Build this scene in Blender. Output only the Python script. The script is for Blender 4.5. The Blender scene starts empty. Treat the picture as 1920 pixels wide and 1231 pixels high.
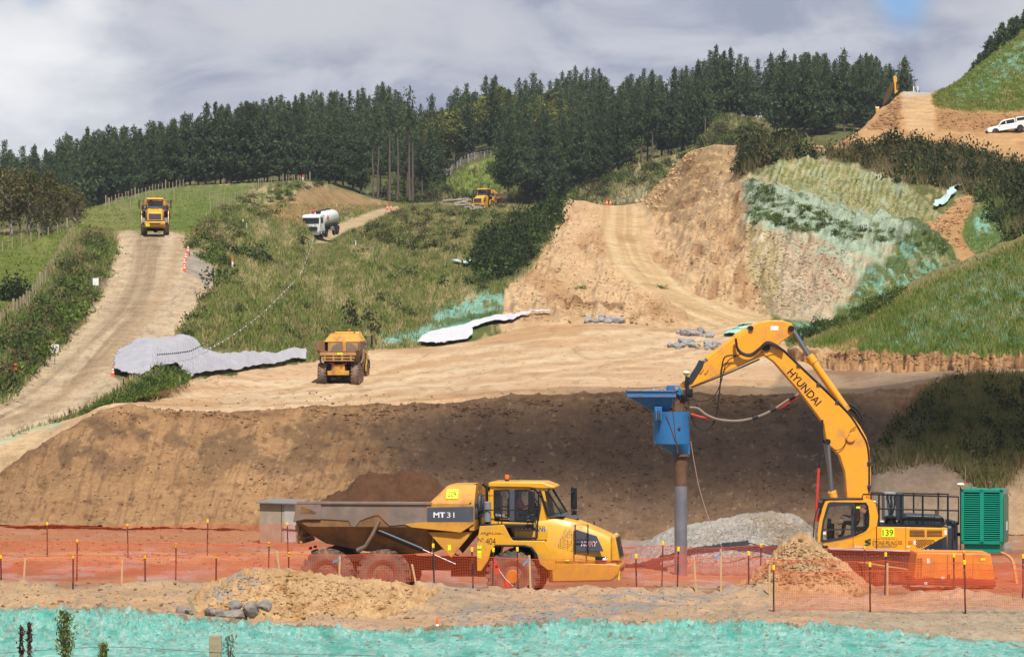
import bpy, bmesh, math, random
import numpy as np
from mathutils import Vector, Matrix, Euler
R = math.radians
random.seed(7); RNG = np.random.default_rng(11)
SC = bpy.context.scene; COL = SC.collection
# ---- pinhole of the photograph: 1920 px wide frame, focal 6000 px, horizon at row 700, lens 6.6 m up
F = 6000.0; VH = 700.0; CH = 6.6
def P(u, v, Y): return Vector(((u-960)*Y/F, Y, CH+(VH-v)*Y/F))
def zv(v, Y): return CH+(VH-v)*Y/F
def vz(z, Y): return VH+(CH-z)*F/Y

# ---------------------------------------------------------------- noise
def _h(ix, iy, s):
    n = (ix.astype(np.int64)*374761393 + iy.astype(np.int64)*668265263 + s*974711) & 0x7fffffff
    n = ((n ^ (n >> 13))*1274126177) & 0x7fffffff
    n = ((n ^ (n >> 15))*2246822519) & 0x7fffffff
    return ((n ^ (n >> 16)) & 0xffff)/65535.0
def vnoise(x, y, s=0):
    x = np.asarray(x, float); y = np.asarray(y, float)
    ix = np.floor(x); iy = np.floor(y); fx = x-ix; fy = y-iy
    fx = fx*fx*(3-2*fx); fy = fy*fy*(3-2*fy)
    a = _h(ix, iy, s); b = _h(ix+1, iy, s); c = _h(ix, iy+1, s); d = _h(ix+1, iy+1, s)
    return (a*(1-fx)+b*fx)*(1-fy)+(c*(1-fx)+d*fx)*fy
def fbm(x, y, s=0, o=4, g=.5):
    t = 0; a = 1; n = 0
    x = np.asarray(x, float); y = np.asarray(y, float)
    for i in range(o):
        c = math.cos(.6+i*1.1); q = math.sin(.6+i*1.1); k = 2.03**i
        t = t+a*vnoise((x*c-y*q)*k+17.3*i, (x*q+y*c)*k+9.1*i, s+i*31); n += a; a *= g
    return t/n-.5
def ridged(x, y, s=0, o=3):
    t = 0; a = 1; n = 0
    for i in range(o): t = t+a*(1-abs(2*vnoise(np.asarray(x)*2.1**i+7.7*i, np.asarray(y)*2.1**i+3.1*i, s+i*13)-1)); n += a; a *= .55
    return t/n
def ss(a, b, x):
    t = np.clip((x-a)/(b-a), 0, 1); return t*t*(3-2*t)

# ---------------------------------------------------------------- colours and materials
ALB = .62
def L(c): c = c/255.0; return c/12.92 if c <= .04045 else ((c+.055)/1.055)**2.4
def S(r, g, b, k=None):
    k = ALB if k is None else k
    return np.array([L(r)*k, L(g)*k, L(b)*k])
MATS = {}
def mat(name, col, rough=.6, metal=0., var=.12, scale=3., spec=.4, bump=0., dirt=None, dirt_amt=.5, dirt_scale=2., alpha=1., coat=0., emit=0., mud=None):
    """principled colour with a two-scale noise variation in object space, optional dust layer and bump"""
    if name in MATS: return MATS[name]
    m = bpy.data.materials.new(name); MATS[name] = m; m.use_nodes = True
    nt = m.node_tree; nt.nodes.clear(); N = nt.nodes.new; K = nt.links.new
    out = N('ShaderNodeOutputMaterial'); b = N('ShaderNodeBsdfPrincipled'); K(b.outputs[0], out.inputs[0])
    b.inputs['Roughness'].default_value = rough; b.inputs['Metallic'].default_value = metal
    b.inputs['Specular IOR Level'].default_value = spec; b.inputs['Coat Weight'].default_value = coat
    b.inputs['Alpha'].default_value = alpha
    tc = N('ShaderNodeTexCoord')
    n1 = N('ShaderNodeTexNoise'); n1.inputs['Scale'].default_value = scale; n1.inputs['Detail'].default_value = 6; K(tc.outputs['Object'], n1.inputs['Vector'])
    mp = N('ShaderNodeMapRange'); K(n1.outputs[0], mp.inputs[0]); mp.inputs[1].default_value = .25; mp.inputs[2].default_value = .75
    mp.inputs[3].default_value = 1-var; mp.inputs[4].default_value = 1+var
    mx = N('ShaderNodeMix'); mx.data_type = 'RGBA'; mx.blend_type = 'MULTIPLY'; mx.inputs[0].default_value = 1
    mx.inputs[6].default_value = (*col[:3], 1); K(mp.outputs[0], mx.inputs[7]); c = mx.outputs[2]
    if dirt is not None:
        n2 = N('ShaderNodeTexNoise'); n2.inputs['Scale'].default_value = dirt_scale; n2.inputs['Detail'].default_value = 8; n2.inputs['Roughness'].default_value = .65; K(tc.outputs['Object'], n2.inputs['Vector'])
        m2 = N('ShaderNodeMapRange'); K(n2.outputs[0], m2.inputs[0]); m2.inputs[1].default_value = .62-.35*dirt_amt; m2.inputs[2].default_value = .75-.2*dirt_amt; m2.inputs[4].default_value = min(1, .35+dirt_amt)
        mz = N('ShaderNodeMix'); mz.data_type = 'RGBA'; K(m2.outputs[0], mz.inputs[0]); K(c, mz.inputs[6]); mz.inputs[7].default_value = (*dirt[:3], 1); c = mz.outputs[2]
        rr = N('ShaderNodeMapRange'); K(m2.outputs[0], rr.inputs[0]); rr.inputs[3].default_value = rough; rr.inputs[4].default_value = .85; K(rr.outputs[0], b.inputs['Roughness'])
    if mud is not None:      # dried mud thrown up by the wheels: thick low down, thinning out upwards
        sz = N('ShaderNodeSeparateXYZ'); K(tc.outputs['Object'], sz.inputs[0]); n4 = N('ShaderNodeTexNoise'); n4.inputs['Scale'].default_value = 4.5; n4.inputs['Detail'].default_value = 9; n4.inputs['Roughness'].default_value = .7; K(tc.outputs['Object'], n4.inputs['Vector'])
        a4 = N('ShaderNodeMath'); a4.operation = 'MULTIPLY_ADD'; K(n4.outputs[0], a4.inputs[0]); a4.inputs[1].default_value = 2.6; K(sz.outputs['Z'], a4.inputs[2]); m4 = N('ShaderNodeMapRange'); K(a4.outputs[0], m4.inputs[0]); m4.inputs[1].default_value = 2.1; m4.inputs[2].default_value = 3.1; m4.inputs[3].default_value = .42; m4.inputs[4].default_value = 0
        x4 = N('ShaderNodeMix'); x4.data_type = 'RGBA'; K(m4.outputs[0], x4.inputs[0]); K(c, x4.inputs[6]); x4.inputs[7].default_value = (*mud[:3], 1); c = x4.outputs[2]
    K(c, b.inputs['Base Color'])
    if emit: b.inputs['Emission Color'].default_value = (*col[:3], 1); b.inputs['Emission Strength'].default_value = emit
    if bump:
        n3 = N('ShaderNodeTexNoise'); n3.inputs['Scale'].default_value = scale*5; n3.inputs['Detail'].default_value = 6; K(tc.outputs['Object'], n3.inputs['Vector'])
        bp = N('ShaderNodeBump'); bp.inputs['Strength'].default_value = bump; bp.inputs['Distance'].default_value = .05; K(n3.outputs[0], bp.inputs['Height']); K(bp.outputs[0], b.inputs['Normal'])
    return m
def mat_attr(name, rough=.9, var=.25, scales=(.6, 4., 22.), bump=.5, dist=.12, transl=0., objvar=0., spec=.1):
    """base colour from the mesh's albedo attribute, broken up by noise in object space"""
    if name in MATS: return MATS[name]
    m = bpy.data.materials.new(name); MATS[name] = m; m.use_nodes = True
    nt = m.node_tree; nt.nodes.clear(); N = nt.nodes.new; K = nt.links.new
    out = N('ShaderNodeOutputMaterial'); b = N('ShaderNodeBsdfPrincipled')
    b.inputs['Roughness'].default_value = rough; b.inputs['Specular IOR Level'].default_value = spec
    at = N('ShaderNodeAttribute'); at.attribute_name = 'albedo'; c = at.outputs['Color']
    tc = N('ShaderNodeTexCoord'); hs = None
    for i, s in enumerate(scales):
        n = N('ShaderNodeTexNoise'); n.inputs['Scale'].default_value = s; n.inputs['Detail'].default_value = 5; n.inputs['Roughness'].default_value = .6; K(tc.outputs['Object'], n.inputs['Vector'])
        mp = N('ShaderNodeMapRange'); K(n.outputs[0], mp.inputs[0]); mp.inputs[1].default_value = .28; mp.inputs[2].default_value = .72; mp.inputs[3].default_value = 1-var; mp.inputs[4].default_value = 1+var
        mx = N('ShaderNodeMix'); mx.data_type = 'RGBA'; mx.blend_type = 'MULTIPLY'; mx.inputs[0].default_value = 1; K(c, mx.inputs[6]); K(mp.outputs[0], mx.inputs[7]); c = mx.outputs[2]; hs = n
    if objvar:
        oi = N('ShaderNodeObjectInfo'); mp = N('ShaderNodeMapRange'); K(oi.outputs['Random'], mp.inputs[0]); mp.inputs[3].default_value = 1-objvar; mp.inputs[4].default_value = 1+objvar
        mx = N('ShaderNodeMix'); mx.data_type = 'RGBA'; mx.blend_type = 'MULTIPLY'; mx.inputs[0].default_value = 1; K(c, mx.inputs[6]); K(mp.outputs[0], mx.inputs[7]); c = mx.outputs[2]
    K(c, b.inputs['Base Color'])
    if bump:
        bp = N('ShaderNodeBump'); bp.inputs['Strength'].default_value = bump; bp.inputs['Distance'].default_value = dist; K(hs.outputs[0], bp.inputs['Height']); K(bp.outputs[0], b.inputs['Normal'])
    sh = b.outputs[0]
    if transl:
        t = N('ShaderNodeBsdfTranslucent'); K(c, t.inputs[0]); ms = N('ShaderNodeMixShader'); ms.inputs[0].default_value = transl; K(sh, ms.inputs[1]); K(t.outputs[0], ms.inputs[2]); sh = ms.outputs[0]
    K(sh, out.inputs[0]); return m

# ---------------------------------------------------------------- objects
def tag(o, label, cat, group=None, kind=None):
    if label: o['label'] = label
    if cat: o['category'] = cat
    if group: o['group'] = group
    if kind: o['kind'] = kind
    return o
def thing(name, label, cat, loc=(0, 0, 0), rot=(0, 0, 0), group=None):
    o = bpy.data.objects.new(name, None); COL.objects.link(o); o.location = loc; o.rotation_euler = rot; o.empty_display_size = .3
    return tag(o, label, cat, group)
def kids(o): return [c for c in COL.objects if c.parent == o]
KID = {}
def copy_tree(o, parent=None):
    c = o.copy(); COL.objects.link(c)
    if parent is not None: c.parent = parent; KID.setdefault(parent.name, []).append(c)
    for k in list(KID.get(o.name, [])): copy_tree(k, c)
    return c
def link(name, me, parent=None):
    o = bpy.data.objects.new(name, me); COL.objects.link(o)
    if parent is not None: o.parent = parent; KID.setdefault(parent.name, []).append(o)
    return o
def npmesh(name, V, Fq, m, colors=None, smooth=False):
    """mesh from numpy arrays: V (n,3), Fq (k,3) or (k,4)"""
    me = bpy.data.meshes.new(name); V = np.asarray(V, np.float32); Fq = np.asarray(Fq, np.int32); k, s = Fq.shape
    me.vertices.add(len(V)); me.vertices.foreach_set('co', V.ravel())
    me.loops.add(k*s); me.loops.foreach_set('vertex_index', Fq.ravel())
    me.polygons.add(k); me.polygons.foreach_set('loop_start', np.arange(0, k*s, s, dtype=np.int32)); me.polygons.foreach_set('loop_total', np.full(k, s, np.int32))
    if smooth: me.polygons.foreach_set('use_smooth', np.ones(k, bool))
    if colors is not None:
        a = me.color_attributes.new('albedo', 'FLOAT_COLOR', 'POINT')
        a.data.foreach_set('color', np.concatenate([np.clip(colors, 0, 1), np.ones((len(V), 1))], 1).astype(np.float32).ravel())
    me.update(calc_edges=True); me.validate(); me.materials.append(m); return me

class MB:
    """collects shapes; build() links them as ONE mesh object"""
    def __init__(s): s.v = []; s.f = []
    def add(s, vs, fs):
        n = len(s.v); s.v += [tuple(v) for v in vs]; s.f += [tuple(i+n for i in f) for f in fs]; return s
    def box(s, c, d, rot=None):
        x, y, z = [q/2 for q in d]; vs = [Vector((i*x, j*y, k*z)) for i in (-1, 1) for j in (-1, 1) for k in (-1, 1)]
        if rot: M = Euler(rot).to_matrix(); vs = [M @ v for v in vs]
        vs = [v+Vector(c) for v in vs]
        return s.add(vs, [(0, 1, 3, 2), (4, 6, 7, 5), (0, 4, 5, 1), (2, 3, 7, 6), (0, 2, 6, 4), (1, 5, 7, 3)])
    def prism(s, pts, y0, y1, inset=0.):
        """outline in (x,z) between y0 and y1"""
        n = len(pts); a = sum(pts[i][0]*pts[(i+1) % n][1]-pts[(i+1) % n][0]*pts[i][1] for i in range(n))
        if a < 0: pts = pts[::-1]
        vs = [(x, y0, z) for x, z in pts]+[(x, y1, z) for x, z in pts]
        fs = [tuple(range(n)), tuple(range(2*n-1, n-1, -1))]+[(i, i+n, (i+1) % n+n, (i+1) % n) for i in range(n)]
        return s.add(vs, fs)
    def loft(s, rings, caps=True):
        n = len(rings[0]); vs = [p for r in rings for p in r]; fs = []
        for k in range(len(rings)-1):
            for i in range(n): fs.append((k*n+i, k*n+(i+1) % n, (k+1)*n+(i+1) % n, (k+1)*n+i))
        if caps: fs += [tuple(range(n))[::-1], tuple(range((len(rings)-1)*n, len(rings)*n))]
        return s.add(vs, fs)
    def cyl(s, p, q, r0, r1=None, n=12, caps=True):
        r1 = r0 if r1 is None else r1; p = Vector(p); q = Vector(q); d = (q-p).normalized()
        a = d.orthogonal().normalized(); b = d.cross(a)
        return s.loft([[c+(a*math.cos(t)+b*math.sin(t))*r for t in [2*math.pi*i/n for i in range(n)]] for c, r in ((p, r0), (q, r1))], caps)
    def tube(s, pts, r, n=6):
        pts = [Vector(p) for p in pts]; rings = []; a = None
        for i, p in enumerate(pts):
            d = (pts[min(i+1, len(pts)-1)]-pts[max(i-1, 0)]).normalized()
            a = d.orthogonal().normalized() if a is None else (a-d*a.dot(d)).normalized()
            b = d.cross(a); rr = r[i] if isinstance(r, (list, tuple)) else r
            rings.append([p+(a*math.cos(2*math.pi*k/n)+b*math.sin(2*math.pi*k/n))*rr for k in range(n)])
        return s.loft(rings)
    def lathe(s, prof, c=(0, 0, 0), axis='y', n=28):
        """prof: (radius, along axis)"""
        rings = []
        for r, h in prof:
            ring = []
            for i in range(n):
                t = 2*math.pi*i/n; p = (r*math.cos(t), h, r*math.sin(t)) if axis == 'y' else ((r*math.cos(t), r*math.sin(t), h) if axis == 'z' else (h, r*math.cos(t), r*math.sin(t)))
                ring.append(Vector(p)+Vector(c))
            rings.append(ring)
        return s.loft(rings, True)
    def ball(s, c, r, n=10, m=7):
        r = r if isinstance(r, (tuple, list)) else (r, r, r)
        return s.loft([[(c[0]+r[0]*max(.02, math.sin(math.pi*j/m))*math.cos(2*math.pi*i/n), c[1]+r[1]*max(.02, math.sin(math.pi*j/m))*math.sin(2*math.pi*i/n), c[2]-r[2]*math.cos(math.pi*j/m)) for i in range(n)] for j in range(m+1)])
    def build(s, name, m, parent=None, bevel=0., smooth=True, seg=2, angle=35):
        me = bpy.data.meshes.new(name); me.from_pydata(s.v, [], s.f); me.update()
        bm = bmesh.new(); bm.from_mesh(me); bmesh.ops.recalc_face_normals(bm, faces=bm.faces); bm.to_mesh(me); bm.free()
        me.materials.append(m)
        if smooth:
            me.polygons.foreach_set('use_smooth', [True]*len(me.polygons)); me.set_sharp_from_angle(angle=R(angle))
        o = link(name, me, parent)
        if bevel:
            b = o.modifiers.new('bevel', 'BEVEL'); b.width = bevel; b.segments = seg; b.limit_method = 'ANGLE'; b.angle_limit = R(40); b.harden_normals = False
        return o
def boxo(name, c, d, m, parent=None, bevel=.01, rot=None): return MB().box(c, d, rot).build(name, m, parent, bevel)
def lettering(txt, h, M, m, parent, name='lettering', w=None, ext=.003, shear=0., bold=0.):
    cu = bpy.data.curves.new('txt', 'FONT'); cu.body = txt; cu.size = 1.; cu.extrude = 0; cu.align_x = 'CENTER'; cu.align_y = 'CENTER'; cu.shear = shear; cu.offset = 0 if any(ch.isdigit() for ch in txt) else bold
    to = bpy.data.objects.new('txt', cu); COL.objects.link(to); dg = bpy.context.evaluated_depsgraph_get()
    me = bpy.data.meshes.new_from_object(to.evaluated_get(dg)); bpy.data.objects.remove(to); bpy.data.curves.remove(cu)
    co = np.array([v.co[:] for v in me.vertices]); lo = co.min(0); hi = co.max(0); sz = hi-lo; sy = h/sz[1]; sx = sy if w is None else w/sz[0]
    c = (lo+hi)/2
    for v in me.vertices: v.co = M @ Vector(((v.co.x-c[0])*sx, (v.co.y-c[1])*sy, 0))
    me.materials.clear(); me.materials.append(m); return link(name, me, parent)
def face_m(x, y, z, tilt=0.):   # text that faces -y (reads along +x), rotated by tilt in its plane
    return Matrix.Translation((x, y, z)) @ Matrix.Rotation(R(90), 4, 'X') @ Matrix.Rotation(tilt, 4, 'Z')
# ================================================================= terrain
LAY = {}
def curve(pts, U, k=1, sm=0):
    pts = sorted(pts); x = [p[0] for p in pts]; y = [p[k] for p in pts]
    r = np.interp(U, x, y)
    if sm:
        n = max(1, int(sm/(U[1]-U[0]))); ker = np.hanning(2*n+3)[1:-1]; ker /= ker.sum(); r = np.convolve(np.pad(r, n, mode='edge'), ker, 'valid')
    return r
class Pt:
    """paints albedo on a sheet; regions are outlines on the sheet with noise-worn edges"""
    def __init__(s, U, V, X, Y, Z, base):
        s.U, s.V, s.X, s.Y, s.Z = U, V, X, Y, Z; s.c = np.ones(U.shape+(3,))*base; s.g = np.zeros(U.shape)
        s.w1 = fbm(U/26, V/15, 5, 4); s.w2 = fbm(U/30, V/17, 77, 4)
    def n(s, sx, sy, seed=0, o=4): return fbm(s.U/sx, s.V/sy, seed, o)
    def m(s, pts, soft=5, warp=14):
        u = s.U+s.w1*warp*2; v = s.V+s.w2*warp*1.2; pts = np.array(pts, float)
        lo = pts.min(0)-soft-warp; hi = pts.max(0)+soft+warp; out = np.zeros(u.shape)
        box = (u > lo[0]) & (u < hi[0]) & (v > lo[1]) & (v < hi[1])
        if not box.any(): return out
        x = u[box]; y = v[box]; ins = np.zeros(x.shape, bool); d = np.full(x.shape, 1e9); n = len(pts)
        for i in range(n):
            ax, ay = pts[i]; bx, by = pts[(i+1) % n]
            if ay != by: ins ^= ((ay > y) != (by > y)) & (x < (bx-ax)*(y-ay)/(by-ay)+ax)
            t = np.clip(((x-ax)*(bx-ax)+(y-ay)*(by-ay))/max(1e-6, (bx-ax)**2+(by-ay)**2), 0, 1)
            d = np.minimum(d, np.hypot(x-ax-t*(bx-ax), y-ay-t*(by-ay)))
        out[box] = ss(-soft, soft, np.where(ins, d, -d)); return out
    def line(s, pts, width, soft=5, warp=6):
        u = s.U+s.w1*warp*2; v = s.V+s.w2*warp*1.2; d = np.full(u.shape, 1e9); pts = np.array(pts, float)
        for i in range(len(pts)-1):
            ax, ay = pts[i]; bx, by = pts[i+1]; t = np.clip(((u-ax)*(bx-ax)+(v-ay)*(by-ay))/max(1e-6, (bx-ax)**2+(by-ay)**2), 0, 1)
            d = np.minimum(d, np.hypot(u-ax-t*(bx-ax), v-ay-t*(by-ay)))
        return 1-ss(width-soft, width+soft, d)
    def put(s, col, m):
        col = np.asarray(col)
        s.c = s.c*(1-m[..., None])+col*m[..., None]
    def mul(s, k): s.c = s.c*np.asarray(k)[..., None]
def sheet(name, curves, u0, u1, rows, base, paint=None, disp=None, m=None, du=2.4, sm=8, kind='structure', label=None, cat=None):
    U1 = np.arange(u0, u1+du/2, du); vs = [curve(c, U1, 1, sm) for c in curves]; iy = [1/curve(c, U1, 2, sm) for c in curves]
    Vr, Ir = [], []
    for i in range(len(curves)-1):
        n = rows[i]
        for k in range(n):
            t = k/n; Vr.append(vs[i]*(1-t)+vs[i+1]*t); Ir.append(iy[i]*(1-t)+iy[i+1]*t)
    Vr.append(vs[-1]); Ir.append(iy[-1])
    V = np.array(Vr); Y = 1/np.array(Ir); U = np.broadcast_to(U1, V.shape).copy()
    X = (U-960)*Y/F; Z = CH+(VH-V)*Y/F
    pt = Pt(U, V, X, Y, Z, base)
    if paint: paint(pt)
    if disp is not None: Z = Z+disp(pt)
    r, c = U.shape; idx = np.arange(r*c).reshape(r, c)
    Fq = np.stack([idx[:-1, :-1], idx[:-1, 1:], idx[1:, 1:], idx[1:, :-1]], -1).reshape(-1, 4)
    me = npmesh(name, np.stack([X, Y, Z], -1).reshape(-1, 3), Fq, m, pt.c.reshape(-1, 3), True)
    o = link(name, me)
    tag(o, label, cat, None, kind)
    LAY[name] = dict(U=U, V=VH-(Z-CH)*F/Y, X=X, Y=Y, Z=Z, u0=u0, du=du, c=pt.c, g=pt.g, o=o); return o
def G(u, v, *names):
    """point of the ground seen at (u, v)"""
    for nm in (names or ORDER):
        l = LAY[nm]; j = int(round((u-l['u0'])/l['du']))
        if j < 0 or j >= l['U'].shape[1]: continue
        vv = l['V'][:, j]; i = int(np.argmin(abs(vv-v)))
        if abs(vv[i]-v) < 4: return Vector((l['X'][i, j], l['Y'][i, j], l['Z'][i, j]))
    best = None
    for nm in (names or ORDER):
        l = LAY[nm]; j = int(round((u-l['u0'])/l['du']))
        if j < 0 or j >= l['U'].shape[1]: continue
        vv = l['V'][:, j]; i = int(np.argmin(abs(vv-v))); e = abs(vv[i]-v)
        if best is None or e < best[0]: best = (e, Vector((l['X'][i, j], l['Y'][i, j], l['Z'][i, j])))
    return best[1]
def const(v, Y): return [(-400, v, Y), (2400, v, Y)]
SOIL = mat_attr('soil', .95, .16, (.5, 3., 14.), .55, .1)
SLOPE = mat_attr('grassed_slope', .95, .22, (.35, 2.5, 9.), .6, .25)
FAR = mat_attr('far_hillside', .95, .2, (.15, 1., 5.), .4, .3)
HYDRO = mat_attr('hydroseed_mulch', .9, .2, (1.2, 6., 30.), 1., .12)
tan = S(220, 182, 140); pale = S(234, 206, 166); brown = S(158, 118, 80); dark_brown = S(122, 92, 66); red_earth = S(148, 102, 76)
turq = S(134, 212, 194, .84); turq_pale = S(164, 222, 204, .84); grey_gravel = S(165, 155, 145)
green = S(112, 126, 62); green2 = S(94, 116, 46); straw = S(190, 172, 124); olive = S(124, 124, 66); hay = S(184, 148, 104); leaf_dark = S(52, 66, 34)

# ---- foreground: sprayed berm, pad, sunken work floor
crest = [(-400, 1138), (-100, 1141), (0, 1143), (100, 1142), (219, 1144), (312, 1153), (419, 1160), (487, 1168), (560, 1174), (600, 1176), (678, 1184), (710, 1182), (800, 1177), (894, 1172), (1071, 1168), (1213, 1166), (1400, 1167), (1560, 1172), (1700, 1187), (1800, 1196), (1920, 1203), (2400, 1220)]
def paint_berm(p):
    n = p.n(16, 9, 3, 5); n2 = p.n(7, 4, 21, 4); p.put(turq_pale, ss(-.1, .22, n)); p.put(S(196, 228, 214, .84), ss(.06, .2, p.n(5, 3, 22, 4))*.8); p.put(S(112, 196, 176, .8), ss(.05, .3, p.n(30, 14, 9)))
    p.put(S(150, 165, 135), ss(.2, .3, n2)*.75); p.put(S(176, 150, 112), ss(.2, .3, p.n(15, 6, 41, 5))*.85); p.put(S(92, 110, 92), ss(.24, .3, p.n(6, 3, 43, 4))*.8); p.put(S(188, 196, 168, .75), ss(.14, .2, fbm((p.U+p.V)/3, (p.V-p.U*.3)/9, 44, 3))*.6); p.put(S(190, 156, 116), ss(8, 1, p.V-curve(crest, p.U[0], 1))*ss(-.1, .1, p.n(30, 8, 45))*.9)
sheet('berm', [const(1560, 58), const(1231, 74), [(u, v, 79) for u, v in crest], [(u, v+6, 79.9) for u, v in crest], [(u, v+40, 80.6) for u, v in crest]], -400, 2400, (50, 56, 4, 4), turq, paint_berm,
      lambda p: (fbm(p.X*1.1, p.Y*1.1, 3, 3)*.22+fbm(p.X*6, p.Y*6, 4, 4)*.24+np.maximum(0, fbm(p.X*9, p.Y*9, 14, 3)-.05)*.45-np.maximum(0, fbm(p.X*2.6, p.Y*2.6, 16, 3)-.16)*.9)*ss(1240, 1200, p.V-0*p.U+30), HYDRO, 2.0)
lip = [(-400, 1092), (0, 1090), (60, 1096), (150, 1098), (270, 1092), (350, 1096), (500, 1098), (700, 1098), (820, 1098), (1000, 1103), (1200, 1104), (1400, 1101), (1500, 1106), (1700, 1108), (1920, 1112), (2400, 1112)]
base_line = [(-400, 985), (0, 985), (480, 990), (800, 1000), (1200, 1008), (1500, 1006), (1700, 1002), (1920, 1000), (2400, 1000)]
def paint_ground(p):
    n = p.n(90, 16, 2); p.put(S(196, 162, 120), ss(-.1, .2, n)*.8); p.put(S(176, 156, 128), ss(0, .25, p.n(140, 12, 8))*.7)
    gr = p.m([(830, 1160), (900, 1140), (1100, 1112), (1300, 1100), (1420, 1104), (1300, 1135), (1100, 1165), (850, 1175)], 14, 30)
    p.put(grey_gravel, gr*ss(-.08, .06, p.n(30, 6, 33)+.5*p.n(150, 7, 34))*.9); p.put(S(205, 168, 122), p.m([(0, 1098), (320, 1100), (300, 1150), (0, 1142)], 10, 20)*.6)
    p.put(S(178, 165, 140), p.m([(1560, 1150), (1920, 1140), (1920, 1210), (1600, 1180)], 14, 10)*.7)
    p.put(S(150, 140, 128), ss(.1, .2, p.n(9, 3, 51, 3))*.5); p.put(S(120, 108, 95), ss(.25, .3, p.n(5, 2.4, 52, 3))*.5)
    fl = (p.Y > 93.6)*1.; p.put(S(184, 138, 102), fl); p.put(red_earth, fl*ss(-.02, .18, p.n(120, 12, 6))*.65)
    p.put(S(214, 170, 122), fl*p.line([(-100, 1050), (150, 1040), (330, 1046), (520, 1038), (700, 1040)], 7, 6, 10)*.9)
    p.put(S(186, 172, 162), fl*ss(.08, .2, p.n(70, 7, 61))*.6); p.put(S(176, 140, 100), fl*p.m([(-300, 985), (480, 990), (500, 1030), (-300, 1030)], 10, 14)*.7)
sheet('ground', [[(u, v+30, 80) for u, v in crest], [(u, v+2, 80.2) for u, v in crest], [(-400, 1139, 86), (900, 1141, 86), (1500, 1150, 86), (2400, 1158, 86)], [(u, v, 92.6) for u, v in lip], const(1142, 94.4), const(1125, 98), [(-400, 1078, 110), (1200, 1080, 110), (1500, 1094, 110), (2400, 1094, 110)], [(u, v, 145 if u < 600 else 139) for u, v in base_line], [(u, vz(-.7, 152), 152) for u, v in base_line]],
      -400, 2400, (3, 30, 34, 6, 8, 24, 50, 3), S(206, 168, 132), paint_ground,
      lambda p: fbm(p.X*.5, p.Y*.5, 13, 3)*.25+fbm(p.X*3, p.Y*3, 14, 4)*.12+np.exp(-((p.Y-92.6)/.9)**2)*fbm(p.X*1.6, p.Y*.3, 15, 3)*.5, SOIL, 2.0)

# ---- embankment face
ecrest = [(-400, 1010), (0, 890), (35, 862), (70, 838), (110, 812), (150, 790), (185, 772), (215, 762), (245, 762), (300, 769), (430, 768), (560, 762), (700, 757), (840, 751), (900, 745), (1000, 740), (1150, 738), (1300, 738), (1400, 741), (1480, 737), (1560, 744), (1640, 735), (1750, 716), (1830, 706), (1920, 714), (2400, 720)]
def Ye(u): return 158 if u < 1500 else 158+min(8, (u-1500)/40)
emid = [(-400, 1000, 151), (0, 945, 150), (200, 870, 150), (700, 868, 150), (1200, 868, 149), (1560, 868, 148), (1640, 880, 143), (1760, 872, 143), (1830, 885, 142), (1880, 930, 139.5), (1920, 915, 140), (2400, 900, 142)]
def paint_emb(p):
    p.put(S(176, 136, 94), ss(-.1, .15, p.n(70, 30, 3)+.3*ss(900, 200, p.U))*.8)
    band = ss(0, 1, (p.V-curve(ecrest, p.U[0], 1))/26); p.put(S(140, 104, 72), (1-band)*ss(-.2, .1, p.n(40, 10, 4)))
    streak = fbm(p.U/34+p.V*.008, p.V/70, 44, 3); p.put(S(188, 148, 102), ss(.05, .2, streak)*ss(760, 800, p.V)*ss(960, 860, p.V)*.6)
    p.put(S(184, 146, 104), ss(.04, .2, fbm(p.U/160, p.V/5, 47, 4))*.5); p.put(S(118, 92, 68), ss(.02, .14, fbm(p.U/46, p.V/36, 48, 4))*ss(768, 800, p.V)*ss(930, 850, p.V)*.7); p.put(S(124, 96, 70), ss(.08, .2, fbm((p.U+p.V*.3)/5, p.V/40, 49, 3))*.45)
    face_shade = p.m([(820, 745), (1000, 742), (1500, 742), (1640, 740), (1700, 900), (1640, 1010), (700, 1010), (760, 880), (700, 800)], 60, 40)  # darker grey-brown paints the cloud's shade over the middle and right
    p.put(S(128, 102, 80), face_shade*.85); p.put(S(112, 90, 72), face_shade*ss(0, .2, p.n(50, 40, 8))*.5)
    p.put(S(100, 76, 56), ss(.12, .24, p.n(14, 8, 17, 4))*.55); p.put(S(200, 165, 125), ss(.24, .3, p.n(8, 5, 18, 3))*.5)
    p.put(S(158, 138, 116), p.m([(1630, 880), (1760, 868), (1830, 882), (1860, 1010), (1630, 1010)], 8, 10)*.85); p.put(S(190, 160, 125), p.m([(1872, 930), (1940, 860), (2400, 860), (2400, 1010), (1880, 1010)], 8, 14)*.8)
    g = p.m([(1640, 885), (1660, 830), (1700, 790), (1740, 740), (1790, 716), (2400, 716), (2400, 860), (1920, 870), (1870, 935), (1800, 880), (1740, 862)], 10, 14); p.g = g
    p.put(S(112, 108, 70), g*.8); p.put(S(84, 96, 48), g*ss(-.05, .15, p.n(30, 18, 71))*.8); p.put(S(170, 150, 120), p.line([(1650, 880), (1700, 830), (1730, 800)], 9, 8)*g*.7)
sheet('embankment', [[(u, v+3, 143 if u < 600 else 137.5) for u, v in base_line], emid, [(u, v, Ye(u)) for u, v in ecrest], [(u, v+3, Ye(u)+1.4) for u, v in ecrest], [(u, v+25, Ye(u)+3) for u, v in ecrest]], -400, 2400, (44, 50, 3, 3), brown, paint_emb,
      lambda p: fbm(p.X*.25, p.Z*.4, 23, 3)*.4+fbm(p.X*1.6, p.Z*2.2, 24, 4)*.2+(ridged(p.X*.5, p.Z*.9, 26, 4)-.6)*.22+np.maximum(0, fbm(p.X*5, p.Z*6, 25, 3)-.12)*.5, SOIL, 2.2)

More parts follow.
